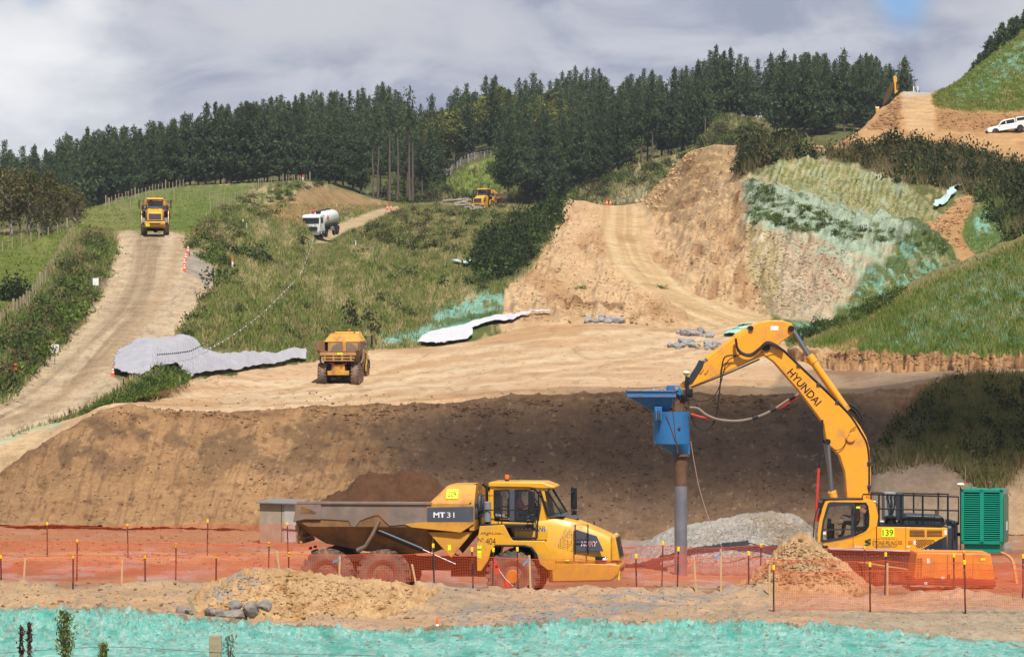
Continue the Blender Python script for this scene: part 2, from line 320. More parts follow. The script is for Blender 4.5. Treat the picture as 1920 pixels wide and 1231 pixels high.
# ---- the bench the trucks run on
B = [(-400, 870, 162), (0, 825, 163), (70, 803, 164), (105, 795, 165), (160, 782, 165.5), (200, 764, 162.5), (250, 745, 165), (300, 728, 172), (345, 713, 188), (430, 700, 208), (500, 690, 220), (570, 682, 231), (640, 665, 238), (700, 655, 243), (800, 648, 247), (890, 640, 250), (940, 625, 253), (1000, 611, 256), (1060, 605, 258), (1110, 602, 259), (1290, 616, 262), (1340, 612, 264), (1400, 606, 266), (1440, 602, 268), (1472, 642, 246), (1492, 679, 206), (1560, 694, 198), (1640, 700, 194), (1700, 702, 192), (1800, 696, 190), (1920, 690, 188), (2400, 690, 180)]
def paint_bench(p):
    p.put(pale, ss(-.05, .2, p.n(160, 9, 3, 4))*.8); p.put(S(196, 152, 104), ss(0, .2, p.n(190, 8, 12))*.7)
    p.put(S(228, 198, 156), p.line([(560, 755), (800, 700), (1000, 670), (1300, 640), (1420, 610)], 10, 9, 8)*.6); p.put(S(200, 158, 110), p.line([(520, 735), (760, 690), (1000, 655), (1250, 630)], 5, 5, 6)*.5)
    for k in range(9):
        o_ = (k-4)*9; p.put(S(196, 158, 114) if k % 2 else S(238, 214, 174), p.line([(420, 752+o_*.3), (600, 738+o_*.6), (800, 706+o_*.9), (1000, 676+o_), (1250, 645+o_*.9), (1400, 618+o_*.5)], 2.2, 2.2, 7)*.45)
    p.put(S(204, 160, 112), p.m([(880, 640), (1000, 600), (1100, 612), (1080, 632), (940, 645)], 8, 8)*.8)
    p.put(S(178, 142, 104), p.m([(820, 735), (1500, 722), (1700, 725), (1560, 745), (900, 748)], 8, 10)*.8); p.put(S(164, 138, 110), p.m([(1470, 690), (1720, 700), (1850, 690), (1850, 706), (1640, 738), (1440, 740)], 8, 8)*.8)  # shade along the bench's front edge and right pad, painted in as darker tan
    p.put(S(140, 102, 70), p.m([(1530, 700), (1580, 694), (1640, 706), (1600, 714)], 6, 8)*.6); p.put(S(206, 180, 138), p.m([(-300, 860), (160, 780), (0, 890)], 8, 10)*.5)
    p.put(S(158, 200, 170), p.line([(-20, 838), (60, 808), (110, 798)], 3, 3, 4)*.7)
    p.put(S(170, 128, 88), ss(.18, .26, p.n(14, 3.5, 77, 3))*.5)
BM = [(-400, 930, 161), (0, 850, 161.4), (110, 803, 162.4), (200, 764.5, 161.2), (260, 750, 168), (330, 742, 180), (430, 738, 196), (570, 728, 210), (700, 718, 213), (840, 710, 214), (1000, 698, 215), (1150, 692, 215), (1300, 692, 215), (1440, 700, 212), (1500, 712, 196), (1600, 722, 184), (1750, 706, 180), (2400, 706, 175)]
sheet('bench_ground', [[(u, vz(zv(v, Ye(u))-1.1, Ye(u)+.4), Ye(u)+.4) for u, v in ecrest], [(u, vz(zv(v, Ye(u))+.05, Ye(u)+2.6), Ye(u)+2.6) for u, v in ecrest], BM, [(u, v, Y) for u, v, Y in B], [(u, vz(zv(v, Y)-.5, Y+14), Y+14) for u, v, Y in B]], -400, 2400, (5, 26, 40, 4), tan, paint_bench,
      lambda p: (fbm(p.X*.18, p.Y*.1, 33, 3)*.5+fbm(p.X*1.1, p.Y*.6, 34, 4)*.14), SOIL, 2.2)
# ---- vertical cut below the right hand slope
def paint_cut(p):
    st = fbm(p.U/15+p.V*.01, p.V/40, 5, 4); p.put(S(150, 108, 70), ss(-.02, .2, st)); p.put(S(98, 72, 50), ss(.1, .25, fbm(p.U/5, p.V/30, 9, 3))); p.put(S(206, 164, 116), ss(.12, .25, fbm(p.U/9, p.V/40, 29, 3)))
    p.put(S(212, 176, 132), (1-ss(655, 663, p.V+0*p.U))*.8)
ctop = [(1470, 650, 249), (1484, 654, 213), (1500, 657, 210), (1600, 663, 203), (1700, 668, 199), (1800, 669, 196), (1920, 669, 194), (2400, 669, 186)]
sheet('cut_bank', [[(u, vz(zv(v, Y)-1.5, Y-.8), Y-.8) for u, v, Y in B if u >= 1470], [(u, v+2, Y-.5) for u, v, Y in B if u >= 1470], [(u, v+5, Y-.3) for u, v, Y in ctop], ctop, [(u, v-5, Y+6) for u, v, Y in ctop], [(u, v-3, Y+11) for u, v, Y in ctop]], 1472, 2400, (5, 22, 3, 3, 2), S(186, 142, 96), paint_cut,
      lambda p: fbm(p.U/13, p.V/60, 41, 4)*.6+(ridged(p.U/16, p.V/18, 42, 4)-.6)*.6, SOIL, 2.0, 2)
# ---- green slope at the right
sl_top = [(1440, 668, 262), (1500, 643, 260), (1560, 612, 256), (1650, 562, 250), (1750, 512, 244), (1850, 472, 238), (1920, 440, 234), (2400, 240, 215)]
sl_bot = [(1440, 676, 254), (1480, 655, 232), (1500, 653, 224), (1600, 659, 209), (1700, 664, 205), (1800, 666, 201), (1920, 666, 199), (2400, 666, 190)]
def paint_slope(p):
    d = p.V-curve(sl_top, p.U[0], 1); p.put(S(80, 106, 36), ss(-.15, .15, p.n(60, 24, 3)))
    along = fbm((p.U+p.V*1.2)/16, (p.V-p.U*.55)/5, 7, 4); p.put(straw*.8, ss(30, 5, d)*.75); p.put(S(150, 134, 74), ss(0, .2, along)*ss(70, 20, d)*.6)
    p.put(turq_pale*.8, ss(.05, .2, along)*p.m([(1640, 650), (1800, 520), (1920, 480), (2300, 400), (2300, 640), (1760, 650)], 30, 30)*.4)
    p.put(S(176, 160, 130), ss(.08, .2, fbm((p.U+p.V)/11, (p.V-p.U*.55)/4, 17, 4))*p.m([(1700, 600), (1860, 520), (2000, 470), (2200, 560), (1900, 640)], 30, 20)*.7)
    p.put(S(210, 170, 120), p.m([(1480, 660), (1570, 652), (1610, 640), (1600, 655), (1560, 668), (1480, 672)], 3, 6)*.9); p.g = ss(3, 12, d)*.7
sheet('grassed_slope', [[(u, v+3, Y-2) for u, v, Y in sl_bot], sl_bot, [(u, (v+w)/2+3, (Y+Y2)/2-1) for (u, v, Y), (w, Y2) in [((u, v, Y), (float(np.interp(u, [q[0] for q in sl_top], [q[1] for q in sl_top])), float(np.interp(u, [q[0] for q in sl_top], [q[2] for q in sl_top])))) for u, v, Y in sl_bot]], sl_top, [(u, v+3, Y+3) for u, v, Y in sl_top], [(u, v+60, Y+14) for u, v, Y in sl_top]],
      1445, 2400, (2, 50, 50, 3, 4), green, paint_slope, lambda p: fbm(p.X*.3, p.Y*.3, 51, 3)*.5+fbm(p.X*1.7, p.Y*1.7, 52, 4)*.28, SLOPE, 2.2, 4)

# ---- the main hillside: haul road, grassy hill, ramp and cut knoll; one column of (row, depth) per key position
HC = {-400: [(870, 158.8), (770, 180), (660, 230), (530, 300), (465, 350), (432, 420)],
 0: [(825, 162), (755, 172), (610, 230), (540, 260), (470, 310), (440, 360)], 70: [(803, 163), (700, 190), (560, 250), (520, 275), (455, 325), (437, 360)],
 138: [(786, 165), (640, 212), (500, 285), (440, 330), (433, 338), (428, 362)], 152: [(783, 165), (635, 213), (490, 290), (438, 333), (430, 372), (395, 440)],
 212: [(760, 161), (655, 205), (540, 265), (441, 318), (437, 385), (377, 470)], 280: [(735, 168), (650, 208), (540, 265), (440, 318), (436, 385), (357, 480)],
 345: [(713, 175), (640, 215), (540, 268), (441, 318), (430, 385), (349, 490)], 400: [(704, 179), (625, 225), (520, 285), (440, 340), (410, 390), (346, 500)],
 480: [(692, 186), (615, 235), (520, 300), (440, 370), (395, 420), (343, 490)], 560: [(683, 194), (605, 245), (520, 310), (452, 392), (392, 430), (338, 480)],
 620: [(670, 202), (595, 252), (520, 320), (448, 438), (400, 470), (345, 495)], 700: [(655, 212), (590, 262), (510, 335), (425, 452), (398, 490), (373, 510)],
 760: [(651, 218), (580, 270), (500, 345), (420, 450), (395, 490), (381, 520)], 840: [(645, 225), (570, 280), (490, 345), (430, 430), (395, 500), (377, 530)],
 900: [(639, 231), (560, 285), (490, 340), (430, 410), (400, 480), (382, 530)], 960: [(620, 243), (545, 290), (480, 335), (430, 390), (405, 450), (386, 520)],
 1010: [(610, 251), (540, 290), (480, 330), (430, 370), (405, 400), (388, 440)], 1050: [(605, 254), (550, 285), (480, 325), (430, 360), (400, 390), (376, 420)],
 1095: [(602, 257), (545, 290), (480, 325), (430, 360), (400, 390), (376, 420)], 1130: [(603, 258), (545, 285), (480, 322), (430, 365), (400, 400), (385, 425)],
 1170: [(607, 260), (560, 278), (500, 312), (440, 360), (405, 400), (385, 425)], 1205: [(610, 261), (570, 274), (520, 302), (450, 352), (410, 395), (379, 422)],
 1240: [(612, 262), (575, 275), (520, 308), (460, 345), (400, 385), (344, 410)], 1290: [(616, 262), (580, 275), (550, 293), (480, 325), (380, 362), (284, 390)],
 1335: [(612, 264), (590, 273), (568, 284), (480, 315), (380, 345), (272, 372)], 1390: [(606, 266), (598, 270), (580, 279), (480, 306), (380, 332), (272, 355)],
 1425: [(603, 267), (598, 270), (592, 276), (480, 303), (385, 326), (272, 349)], 1450: [(640, 258), (598, 270), (592, 274), (480, 302), (390, 322), (270, 345)], 1480: [(670, 250), (602, 269), (585, 275), (475, 301), (390, 320), (272, 345)], 1520: [(690, 250), (600, 270), (560, 280), (470, 300), (390, 318), (276, 345)],
 1600: [(602, 268), (570, 275), (530, 285), (460, 300), (390, 315), (282, 345)], 1700: [(562, 268), (530, 275), (500, 283), (440, 298), (380, 312), (284, 345)],
 1800: [(512, 268), (490, 275), (465, 283), (420, 296), (370, 310), (290, 345)], 1920: [(465, 270), (448, 275), (430, 283), (400, 293), (360, 306), (312, 340)], 2400: [(420, 270), (410, 275), (400, 283), (380, 293), (350, 306), (312, 340)]}
_bx = sorted(B)
for _u in HC:
    r = HC[_u]
    if _u < 1420: r[0] = (float(np.interp(_u, [q[0] for q in _bx], [q[1] for q in _bx])), float(np.interp(_u, [q[0] for q in _bx], [q[2] for q in _bx])))
    for k in range(1, 6): r[k] = (r[k][0], max(r[k][1], r[k-1][1]+(8 if _u > 1000 or _u < 350 else 18)))
hc = [[(u, *HC[u][k]) for u in sorted(HC)] for k in range(6)]
ROAD = [(-400, 900), (-400, 790), (0, 757), (50, 722), (112, 655), (150, 610), (190, 555), (212, 500), (220, 465), (212, 436), (346, 436), (352, 472), (385, 490), (405, 510), (400, 545), (375, 580), (335, 625), (320, 645), (250, 655), (218, 680), (213, 705), (250, 718), (215, 745), (130, 785), (60, 806), (0, 828)]
RAMP = [(1128, 380), (1128, 440), (1142, 490), (1180, 525), (1240, 558), (1285, 590), (1300, 622), (1420, 615), (1450, 600), (1400, 580), (1330, 562), (1270, 530), (1225, 485), (1212, 440), (1220, 380)]
def paint_hill(p):
    U, V = p.U, p.V
    # grass of the left and middle hill
    gz = fbm(U/9, V/14, 81, 4)+.7*fbm(U/70, V/34, 82, 3)
    p.put(S(104, 120, 54), ss(.0, .3, -gz)); p.put(straw, ss(-.02, .24, gz)*.9); p.put(S(138, 124, 92), ss(.1, .25, p.n(40, 20, 83))*.5)
    p.put(S(118, 132, 62), p.m([(150, 395), (300, 350), (480, 343), (470, 360), (400, 390), (360, 440), (150, 440)], 6, 10)*.85)
    p.put(S(150, 142, 86), p.m([(150, 400), (250, 380), (260, 440), (150, 440)], 10, 12)*.5)
    p.put(S(120, 130, 60), p.m([(-400, 470), (110, 440), (140, 440), (60, 560), (-50, 610), (-400, 640)], 8, 10)*.8)
    p.put(hay, p.m([(470, 400), (540, 365), (600, 345), (680, 362), (730, 382), (640, 400), (600, 425), (540, 420)], 10, 20)*.85)
    bank = p.m([(0, 757), (50, 722), (112, 655), (190, 555), (218, 480), (212, 440), (165, 440), (120, 500), (60, 570), (0, 620), (-300, 720), (-300, 800)], 5, 8)
    p.put(S(86, 100, 48), bank*.8); p.put(S(140, 116, 90), bank*ss(-.02, .15, p.n(26, 18, 84))*.7)
    p.put(straw*.95, p.line([(-60, 640), (0, 612), (60, 570), (100, 505), (140, 445)], 10, 10)*.6); p.put(S(70, 106, 36), p.line([(0, 745), (60, 702), (110, 660)], 12, 9)*.8)
    # scrub valley
    sv = p.m([(640, 440), (760, 385), (900, 375), (1030, 390), (1050, 440), (960, 540), (900, 500), (760, 480)], 12, 20); p.put(S(112, 112, 58), sv*.6); p.put(straw, sv*ss(.02, .2, p.n(18, 10, 85))*.6)
    p.put(leaf_dark*1.3, p.m([(890, 520), (900, 470), (960, 430), (1000, 400), (1060, 380), (1050, 430), (1010, 480), (950, 535), (920, 530)], 8, 14)*.85)
    # sprayed toe of the hill
    tq = p.m([(700, 650), (800, 640), (870, 618), (960, 585), (945, 552), (880, 560), (815, 590), (800, 612), (720, 630)], 5, 12); p.put(S(150, 200, 180), tq*ss(-.16, .0, p.n(14, 9, 86))*.95); p.put(S(72, 100, 36), p.m([(810, 622), (960, 588), (955, 570), (850, 600)], 4, 6)*.8)
    # bare ramp, fill and knoll
    earth = p.m([(945, 548), (1000, 500), (1035, 440), (1060, 384), (1075, 372), (1100, 372), (1130, 384), (1190, 384), (1240, 340), (1290, 280), (1330, 266), (1396, 262), (1388, 320), (1400, 420), (1440, 600), (1300, 640), (1000, 640), (940, 620)], 4, 9)
    p.put(S(228, 190, 144), earth); p.put(S(196, 152, 104), earth*ss(0, .2, p.n(60, 30, 87))*.7); p.put(S(222, 184, 134), earth*ss(.02, .2, fbm((U-V)/30, (U+V)/90, 88, 3))*.6)
    p.put(S(222, 180, 122), p.m([(1200, 384), (1240, 340), (1290, 280), (1335, 266), (1396, 262), (1350, 330), (1280, 400), (1250, 430), (1215, 400)], 8, 10)*.5)
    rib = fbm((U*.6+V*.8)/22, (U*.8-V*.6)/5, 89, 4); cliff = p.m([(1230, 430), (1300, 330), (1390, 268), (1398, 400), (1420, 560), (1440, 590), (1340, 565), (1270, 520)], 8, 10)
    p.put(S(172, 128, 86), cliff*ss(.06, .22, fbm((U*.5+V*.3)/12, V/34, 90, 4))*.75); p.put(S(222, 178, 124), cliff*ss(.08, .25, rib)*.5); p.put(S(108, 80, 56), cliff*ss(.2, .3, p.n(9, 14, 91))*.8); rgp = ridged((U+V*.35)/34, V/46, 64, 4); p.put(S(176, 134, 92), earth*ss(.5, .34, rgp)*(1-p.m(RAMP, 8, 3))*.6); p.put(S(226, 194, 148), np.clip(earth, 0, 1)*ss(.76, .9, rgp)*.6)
    p.put(S(226, 192, 142), p.m(RAMP, 4, 3)*.95); a_, r_ = along(p, RCEN, 44, 4.5, 205); p.put(S(200, 160, 112), p.m(RAMP, 4, 3)*ss(.0, .2, a_)*.5); p.put(S(238, 210, 166), p.m(RAMP, 4, 3)*ss(.02, -.18, a_)*.4); p.put(S(180, 138, 90), p.m([(1160, 440), (1195, 440), (1195, 456), (1160, 455)], 4, 4)*.5)
    p.put(S(150, 108, 68), p.line([(1065, 572), (1110, 575), (1165, 580)], 5, 3, 6)*.8); p.put(S(178, 132, 86), p.line([(1180, 585), (1300, 600)], 4, 3, 5)*.4)
    # the mottled face right of the ramp
    face = p.m([(1390, 300), (1450, 285), (1560, 300), (1700, 340), (1760, 400), (1800, 470), (1700, 540), (1560, 610), (1480, 600), (1440, 592), (1405, 500)], 6, 12)
    p.put(S(208, 186, 148), face); p.put(S(200, 170, 140), p.m([(1480, 460), (1560, 450), (1600, 470), (1580, 540), (1520, 580), (1470, 560)], 22, 26)*.65); p.put(S(188, 168, 110), p.m([(1390, 440), (1440, 420), (1470, 560), (1430, 590)], 14, 16)*.6)
    p.put(S(224, 206, 178), face*ss(.1, .2, p.n(10, 9, 93))*.6); p.put(S(168, 136, 102), face*ss(.14, .24, p.n(9, 12, 94))*.6)
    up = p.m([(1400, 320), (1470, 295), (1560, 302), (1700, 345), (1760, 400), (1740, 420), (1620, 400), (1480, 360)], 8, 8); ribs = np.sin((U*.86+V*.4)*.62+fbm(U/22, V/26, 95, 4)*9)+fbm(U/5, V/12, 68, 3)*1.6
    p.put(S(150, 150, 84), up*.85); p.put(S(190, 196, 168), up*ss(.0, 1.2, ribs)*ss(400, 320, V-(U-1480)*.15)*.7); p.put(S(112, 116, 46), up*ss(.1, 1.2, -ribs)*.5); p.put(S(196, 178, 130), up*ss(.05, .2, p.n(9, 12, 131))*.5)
    led = p.m([(1400, 345), (1480, 365), (1640, 410), (1740, 440), (1790, 480), (1700, 470), (1560, 460), (1400, 430)], 10, 14); p.put(S(172, 192, 166), led*.85); sw = p.m([(1420, 430), (1560, 440), (1700, 470), (1760, 480), (1700, 540), (1620, 560), (1600, 500), (1500, 470)], 14, 16); p.put(S(176, 200, 172), sw*ss(-.14, .1, fbm((U+V*.6)/30, (V-U*.4)/8, 141, 4))*.8); p.put(S(182, 198, 164), face*ss(.0, .2, fbm((U+V*.5)/34, (V-U*.5)/14, 142, 4))*ss(1420, 1640, U)*.65); p.put(S(84, 108, 46), led*ss(.08, .2, p.n(11, 8, 96))*.8)
    low = p.m([(1560, 600), (1620, 520), (1680, 470), (1760, 450), (1800, 480), (1700, 545), (1600, 620), (1500, 650), (1490, 610)], 8, 14); st = fbm((U+V*1.1)/26, (V-U*.6)/6, 97, 4)
    p.put(S(86, 108, 44), low*.9); p.put(S(150, 196, 168), low*ss(.02, .16, st)*.85); p.put(S(196, 178, 128), low*ss(.08, .2, p.n(30, 10, 98))*.5)
    p.put(S(72, 92, 36), p.m([(1640, 402), (1740, 425), (1800, 470), (1770, 480), (1700, 450)], 5, 8)*.8)
    # scrub cap and the slip
    cap = p.m([(1385, 330), (1400, 262), (1500, 255), (2400, 280), (2400, 440), (1880, 450), (1860, 370), (1760, 350), (1700, 345), (1600, 305), (1500, 290)], 6, 10)
    p.put(S(98, 94, 56), cap*.9); p.put(S(146, 122, 92), cap*ss(.0, .2, p.n(34, 16, 99))*.6); p.put(S(216, 182, 136), p.m([(1480, 262), (1520, 252), (1640, 262), (1660, 290), (1600, 296), (1500, 276)], 4, 10)*.8)
    p.put(S(96, 126, 62), p.m([(1820, 380), (1890, 370), (1930, 430), (1840, 475), (1810, 460)], 6, 8)*.8); p.put(turq_pale, p.m([(1830, 400), (1860, 390), (1870, 430), (1830, 440)], 6, 9)*.5*ss(-.1, .1, p.n(6, 8, 132)))
    p.put(S(206, 158, 108), p.m([(1735, 425), (1775, 390), (1815, 358), (1826, 372), (1815, 410), (1800, 440), (1830, 475), (1800, 490), (1770, 460), (1735, 440)], 3, 5)*.95)
    # haul road and tanker road
    rd = p.m(ROAD, 4, 5); p.put(S(216, 190, 154), rd); tr = [(300, 440), (275, 520), (225, 600), (150, 680), (60, 750), (-20, 790)]
    a_, r_ = along(p, HCEN, 60, 4.5, 201); p.put(S(154, 128, 96), rd*ss(.75, .25, abs(r_+.05))*ss(-.22, .1, a_)*.75); p.put(S(226, 202, 164), rd*ss(.04, .2, a_)*.35); p.put(S(150, 126, 98), rd*ss(.1, .2, fbm(U/9, V/3.2, 203, 3))*.45); p.put(S(186, 154, 114), rd*p.line([(u+45, v) for u, v in tr], 10, 9, 6)*.5); p.put(S(222, 196, 156), rd*p.line([(235, 440), (225, 520), (160, 620), (60, 720)], 5, 5, 6)*.5)
    p.put(S(170, 160, 146), p.m([(348, 475), (385, 492), (402, 515), (395, 540), (350, 510)], 6, 6)*.8); p.put(S(192, 160, 122), p.m([(250, 660), (330, 640), (300, 700), (220, 740)], 10, 10)*rd*.5)
    p.put(S(206, 178, 138), p.m([(592, 455), (606, 440), (640, 418), (700, 394), (745, 386), (750, 392), (700, 412), (650, 432), (612, 455)], 3, 4))
    hedge = p.m([(90, 798), (160, 775), (230, 745), (290, 708), (325, 690), (350, 705), (340, 716), (250, 748), (180, 772), (110, 798)], 3, 5); p.put(S(70, 98, 38), hedge)
    bare = np.maximum.reduce([rd, earth, face*(1-.0), p.m(RAMP, 4, 3), up*.8]); p.g = (1-np.clip(bare, 0, 1))*(1-.55*ss(400, 350, V)); p.earth = earth; p.face = face; p.rd = rd
DRAPES = [[(205, 705), (210, 675), (260, 640), (345, 632), (390, 655), (470, 658), (585, 648), (585, 684), (430, 708), (350, 722), (300, 704), (230, 716)], [(772, 656), (800, 622), (960, 586), (1040, 580), (1040, 598), (960, 612), (890, 650)], [(830, 487), (895, 487), (886, 504), (860, 505)], [(-40, 684), (20, 682), (20, 704), (-40, 704)]]
def along(p, line, w0, k, seed, lv=130):
    vs = [q[1] for q in line]; us = [q[0] for q in line]; o = np.argsort(vs); c = np.interp(p.V, np.array(vs)[o], np.array(us)[o]); w = np.interp(p.V, [385, 800], [w0*.75, w0*1.3]); return fbm((p.U-c)/w*k+fbm(p.V/60, p.V*0, seed+2, 2)*1.2, p.V/lv, seed, 4), (p.U-c)/w
HCEN = [(282, 436), (282, 470), (275, 520), (240, 590), (180, 660), (90, 740), (-40, 800)]; RCEN = [(1172, 380), (1172, 440), (1190, 490), (1240, 545), (1330, 590), (1400, 615)]
TRK = [(560, 462), (585, 440), (640, 412), (700, 390), (748, 382), (756, 394), (700, 416), (650, 440), (625, 462)]
def disp_hill(p):
    rough = np.clip(p.earth+p.face, 0, 1); d = fbm(p.X*.12, p.Y*.12, 61, 3)*.9*(1-p.rd)+fbm(p.X*.8, p.Z*1.2, 62, 4)*(.22+.65*rough)*(1-p.rd*.7)
    rl = 1-p.m(RAMP, 6, 3); d = d*(.25+.75*rl)
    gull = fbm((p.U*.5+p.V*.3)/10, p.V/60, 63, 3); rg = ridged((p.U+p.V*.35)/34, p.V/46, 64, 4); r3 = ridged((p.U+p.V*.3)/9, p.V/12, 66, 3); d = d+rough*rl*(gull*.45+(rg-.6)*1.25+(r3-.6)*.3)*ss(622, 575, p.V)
    bank = p.m([(0, 745), (50, 712), (105, 650), (185, 550), (210, 480), (205, 445), (165, 440), (100, 520), (0, 640), (-300, 740)], 16, 4); d = d+bank*1.3
    d = d+p.m([(360, 490), (420, 510), (410, 550), (350, 640), (430, 640), (600, 560), (520, 460), (380, 440)], 26, 6)*.9
    d = d+p.m([(100, 795), (230, 745), (325, 690), (348, 708), (240, 750)], 7, 2)*.5
    led = p.m([(1400, 345), (1480, 365), (1640, 410), (1740, 440), (1790, 480), (1700, 470), (1560, 460), (1400, 430)], 22, 8); d = d+led*1.2
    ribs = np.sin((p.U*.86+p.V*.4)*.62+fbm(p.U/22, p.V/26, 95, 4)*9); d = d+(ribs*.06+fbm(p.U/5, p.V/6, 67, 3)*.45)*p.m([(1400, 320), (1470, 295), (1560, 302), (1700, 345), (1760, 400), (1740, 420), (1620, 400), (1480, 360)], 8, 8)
    a_, r_ = along(p, HCEN, 60, 4.5, 201); d = d+p.rd*a_*.2; a_, r_ = along(p, RCEN, 44, 4.5, 205); d = d+p.m(RAMP, 5, 3)*a_*.2
    d = d*(1-p.m(TRK, 10, 2)*.9)
    p.g = p.g*(1-.85*p.m([(700, 655), (800, 640), (870, 618), (965, 588), (945, 550), (880, 558), (815, 588), (800, 610), (715, 632)], 5, 4))
    for q in DRAPES: d = d*(1-.6*p.m(q, 6, 2)); p.g = p.g*(1-p.m(q, 4, 2))
    p.g = p.g*(1-p.m(TRK, 5, 3))
    top = curve(hc[5], p.U[0], 1); return d*ss(0, 8, abs(p.V-top)+2)
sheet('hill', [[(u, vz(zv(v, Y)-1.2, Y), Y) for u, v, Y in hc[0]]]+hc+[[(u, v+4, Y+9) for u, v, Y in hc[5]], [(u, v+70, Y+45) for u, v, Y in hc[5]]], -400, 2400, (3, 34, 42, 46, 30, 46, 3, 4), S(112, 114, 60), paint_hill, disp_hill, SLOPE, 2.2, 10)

# ---- upper right: track, mound and sprayed hill
UC = {1540: [(310, 372), (300, 388), (292, 400), (291, 404), (290, 408)], 1585: [(304, 372), (280, 388), (264, 400), (262, 404), (261, 408)], 1612: [(300, 372), (270, 388), (252, 400), (249, 404), (247, 410)], 1640: [(300, 372), (272, 386), (252, 399), (230, 412), (214, 425)], 1692: [(300, 370), (274, 384), (250, 398), (212, 425), (172, 450)],
 1752: [(300, 370), (276, 382), (252, 397), (212, 425), (174, 455)], 1790: [(300, 368), (280, 380), (254, 396), (212, 418), (158, 455)], 1830: [(300, 366), (284, 378), (256, 395), (205, 420), (127, 470)], 1920: [(308, 366), (290, 376), (251, 396), (215, 415), (58, 490)], 2400: [(308, 366), (290, 376), (240, 396), (200, 415), (-320, 560)]}
uc = [[(u, *UC[u][k]) for u in sorted(UC)] for k in range(5)]
def paint_up(p):
    p.put(S(190, 142, 94), ss(0, .2, p.n(40, 20, 3))*.6); p.put(S(178, 134, 90), p.m([(1620, 246), (1690, 172), (1684, 245)], 6, 5)*.8); p.put(S(222, 184, 136), p.m([(1690, 172), (1752, 173), (1750, 245), (1700, 250)], 5, 5)*.7); p.put(S(200, 190, 176), p.m([(1692, 168), (1752, 170), (1740, 182), (1694, 182)], 3, 3)*.7)
    gr = p.m([(1748, 200), (1752, 180), (1790, 150), (1830, 120), (1920, 50), (2400, -330), (2400, 150), (1960, 190), (1890, 212), (1800, 206)], 4, 7); p.put(S(104, 120, 48), gr); p.put(S(128, 116, 60), gr*ss(0, .2, p.n(40, 20, 5))*.6)
    st = fbm((p.U+p.V*1.2)/14, (p.V-p.U*.5+p.V*.5)/5, 6, 4); p.put(S(112, 196, 172), gr*ss(.02, .14, st)*p.m([(1790, 190), (1840, 130), (1920, 80), (2000, 60), (2000, 110), (1900, 140), (1850, 180)], 14, 14)*.9); p.put(straw, gr*ss(.1, .2, st)*.5)
    p.put(S(170, 122, 78), p.m([(1752, 205), (1800, 210), (1890, 216), (1960, 200), (2000, 240), (1850, 250), (1760, 245)], 6, 6)*.6); p.g = gr*.5
sheet('upper_hill', uc+[[(u, v+3, Y+6) for u, v, Y in uc[4]], [(u, v+60, Y+40) for u, v, Y in uc[4]]], 1540, 2400, (8, 14, 26, 44, 3, 4), S(216, 170, 116), paint_up, lambda p: fbm(p.X*.2, p.Y*.2, 71, 3)*.6+fbm(p.X*1.2, p.Z*1.4, 72, 4)*.35, SLOPE, 2.2, 5)

# ---- wooded ridge behind everything
TT = [(-400, 330), (0, 292), (60, 296), (140, 252), (250, 242), (320, 240), (400, 215), (450, 190), (550, 172), (640, 160), (730, 150), (775, 188), (850, 152), (900, 142), (960, 136), (1010, 130), (1080, 118), (1130, 112), (1160, 152), (1200, 118), (1260, 130), (1350, 120), (1420, 108), (1500, 100), (1600, 105), (1690, 118), (1720, 175), (1760, 200), (2400, 200)]
f1 = [(-400, 440), (0, 415), (150, 398), (350, 352), (450, 349), (560, 342), (640, 358), (700, 376), (800, 378), (835, 345), (870, 312), (945, 290), (960, 330), (1000, 372), (1060, 372), (1150, 325), (1200, 310), (1300, 280), (1345, 225), (1400, 232), (1440, 250), (1500, 254), (1650, 248), (1800, 248), (2400, 248)]
f2 = [(u, min(float(np.interp(u, [q[0] for q in TT], [q[1] for q in TT]))+112, float(np.interp(u, [q[0] for q in f1], [q[1] for q in f1]))-8)) for u in range(-400, 2401, 20)]
def paint_far(p):
    p.put(S(84, 92, 50), ss(-.1, .2, p.n(30, 14, 3))*.7); p.put(S(170, 154, 108), ss(.1, .22, p.n(24, 12, 4))*.6)
    p.put(S(122, 140, 62), p.m([(840, 336), (880, 304), (945, 288), (945, 360), (900, 385), (840, 350)], 4, 5)); p.put(S(190, 172, 130), p.m([(930, 292), (948, 290), (960, 340), (940, 330)], 3, 4)*.7); p.put(S(206, 178, 136), p.m([(880, 308), (900, 304), (900, 310), (880, 314)], 2, 2)*.7)
    p.put(S(176, 158, 118), p.m([(830, 360), (880, 370), (930, 400), (830, 400)], 8, 10)*.5); p.put(S(206, 186, 156), p.m([(1165, 352), (1215, 345), (1215, 380), (1140, 388)], 5, 6)*.8); p.put(S(220, 196, 150), p.m([(1190, 300), (1280, 292), (1290, 310), (1200, 320)], 4, 10)*ss(0, .1, p.n(14, 8, 7)))
    p.put(S(150, 142, 96), p.m([(1060, 375), (1150, 325), (1200, 300), (1290, 285), (1340, 265), (1290, 310), (1220, 350), (1140, 385)], 6, 8)*.7); p.put(S(190, 172, 128), p.m([(1060, 375), (1150, 325), (1290, 285), (1290, 310), (1140, 385)], 6, 8)*ss(.02, .14, p.n(16, 9, 9)))
    p.g = p.m([(790, 395), (830, 345), (880, 312), (950, 290), (1060, 320), (1200, 300), (1290, 290), (1345, 215), (1440, 240), (1300, 400)], 8, 8)
sheet('forest_hill', [const(480, 535), [(u, v, 560) for u, v in f1], [(u, v, 720) for u, v in f2], [(u, v+20, 800) for u, v in f2], [(u, v+140, 900) for u, v in f2]], -400, 2400, (34, 40, 3, 3), S(104, 104, 60), paint_far, lambda p: fbm(p.X*.06, p.Y*.06, 81, 3)*2+fbm(p.X*.5, p.Y*.5, 82, 3)*.8, FAR, 3.0, 10)
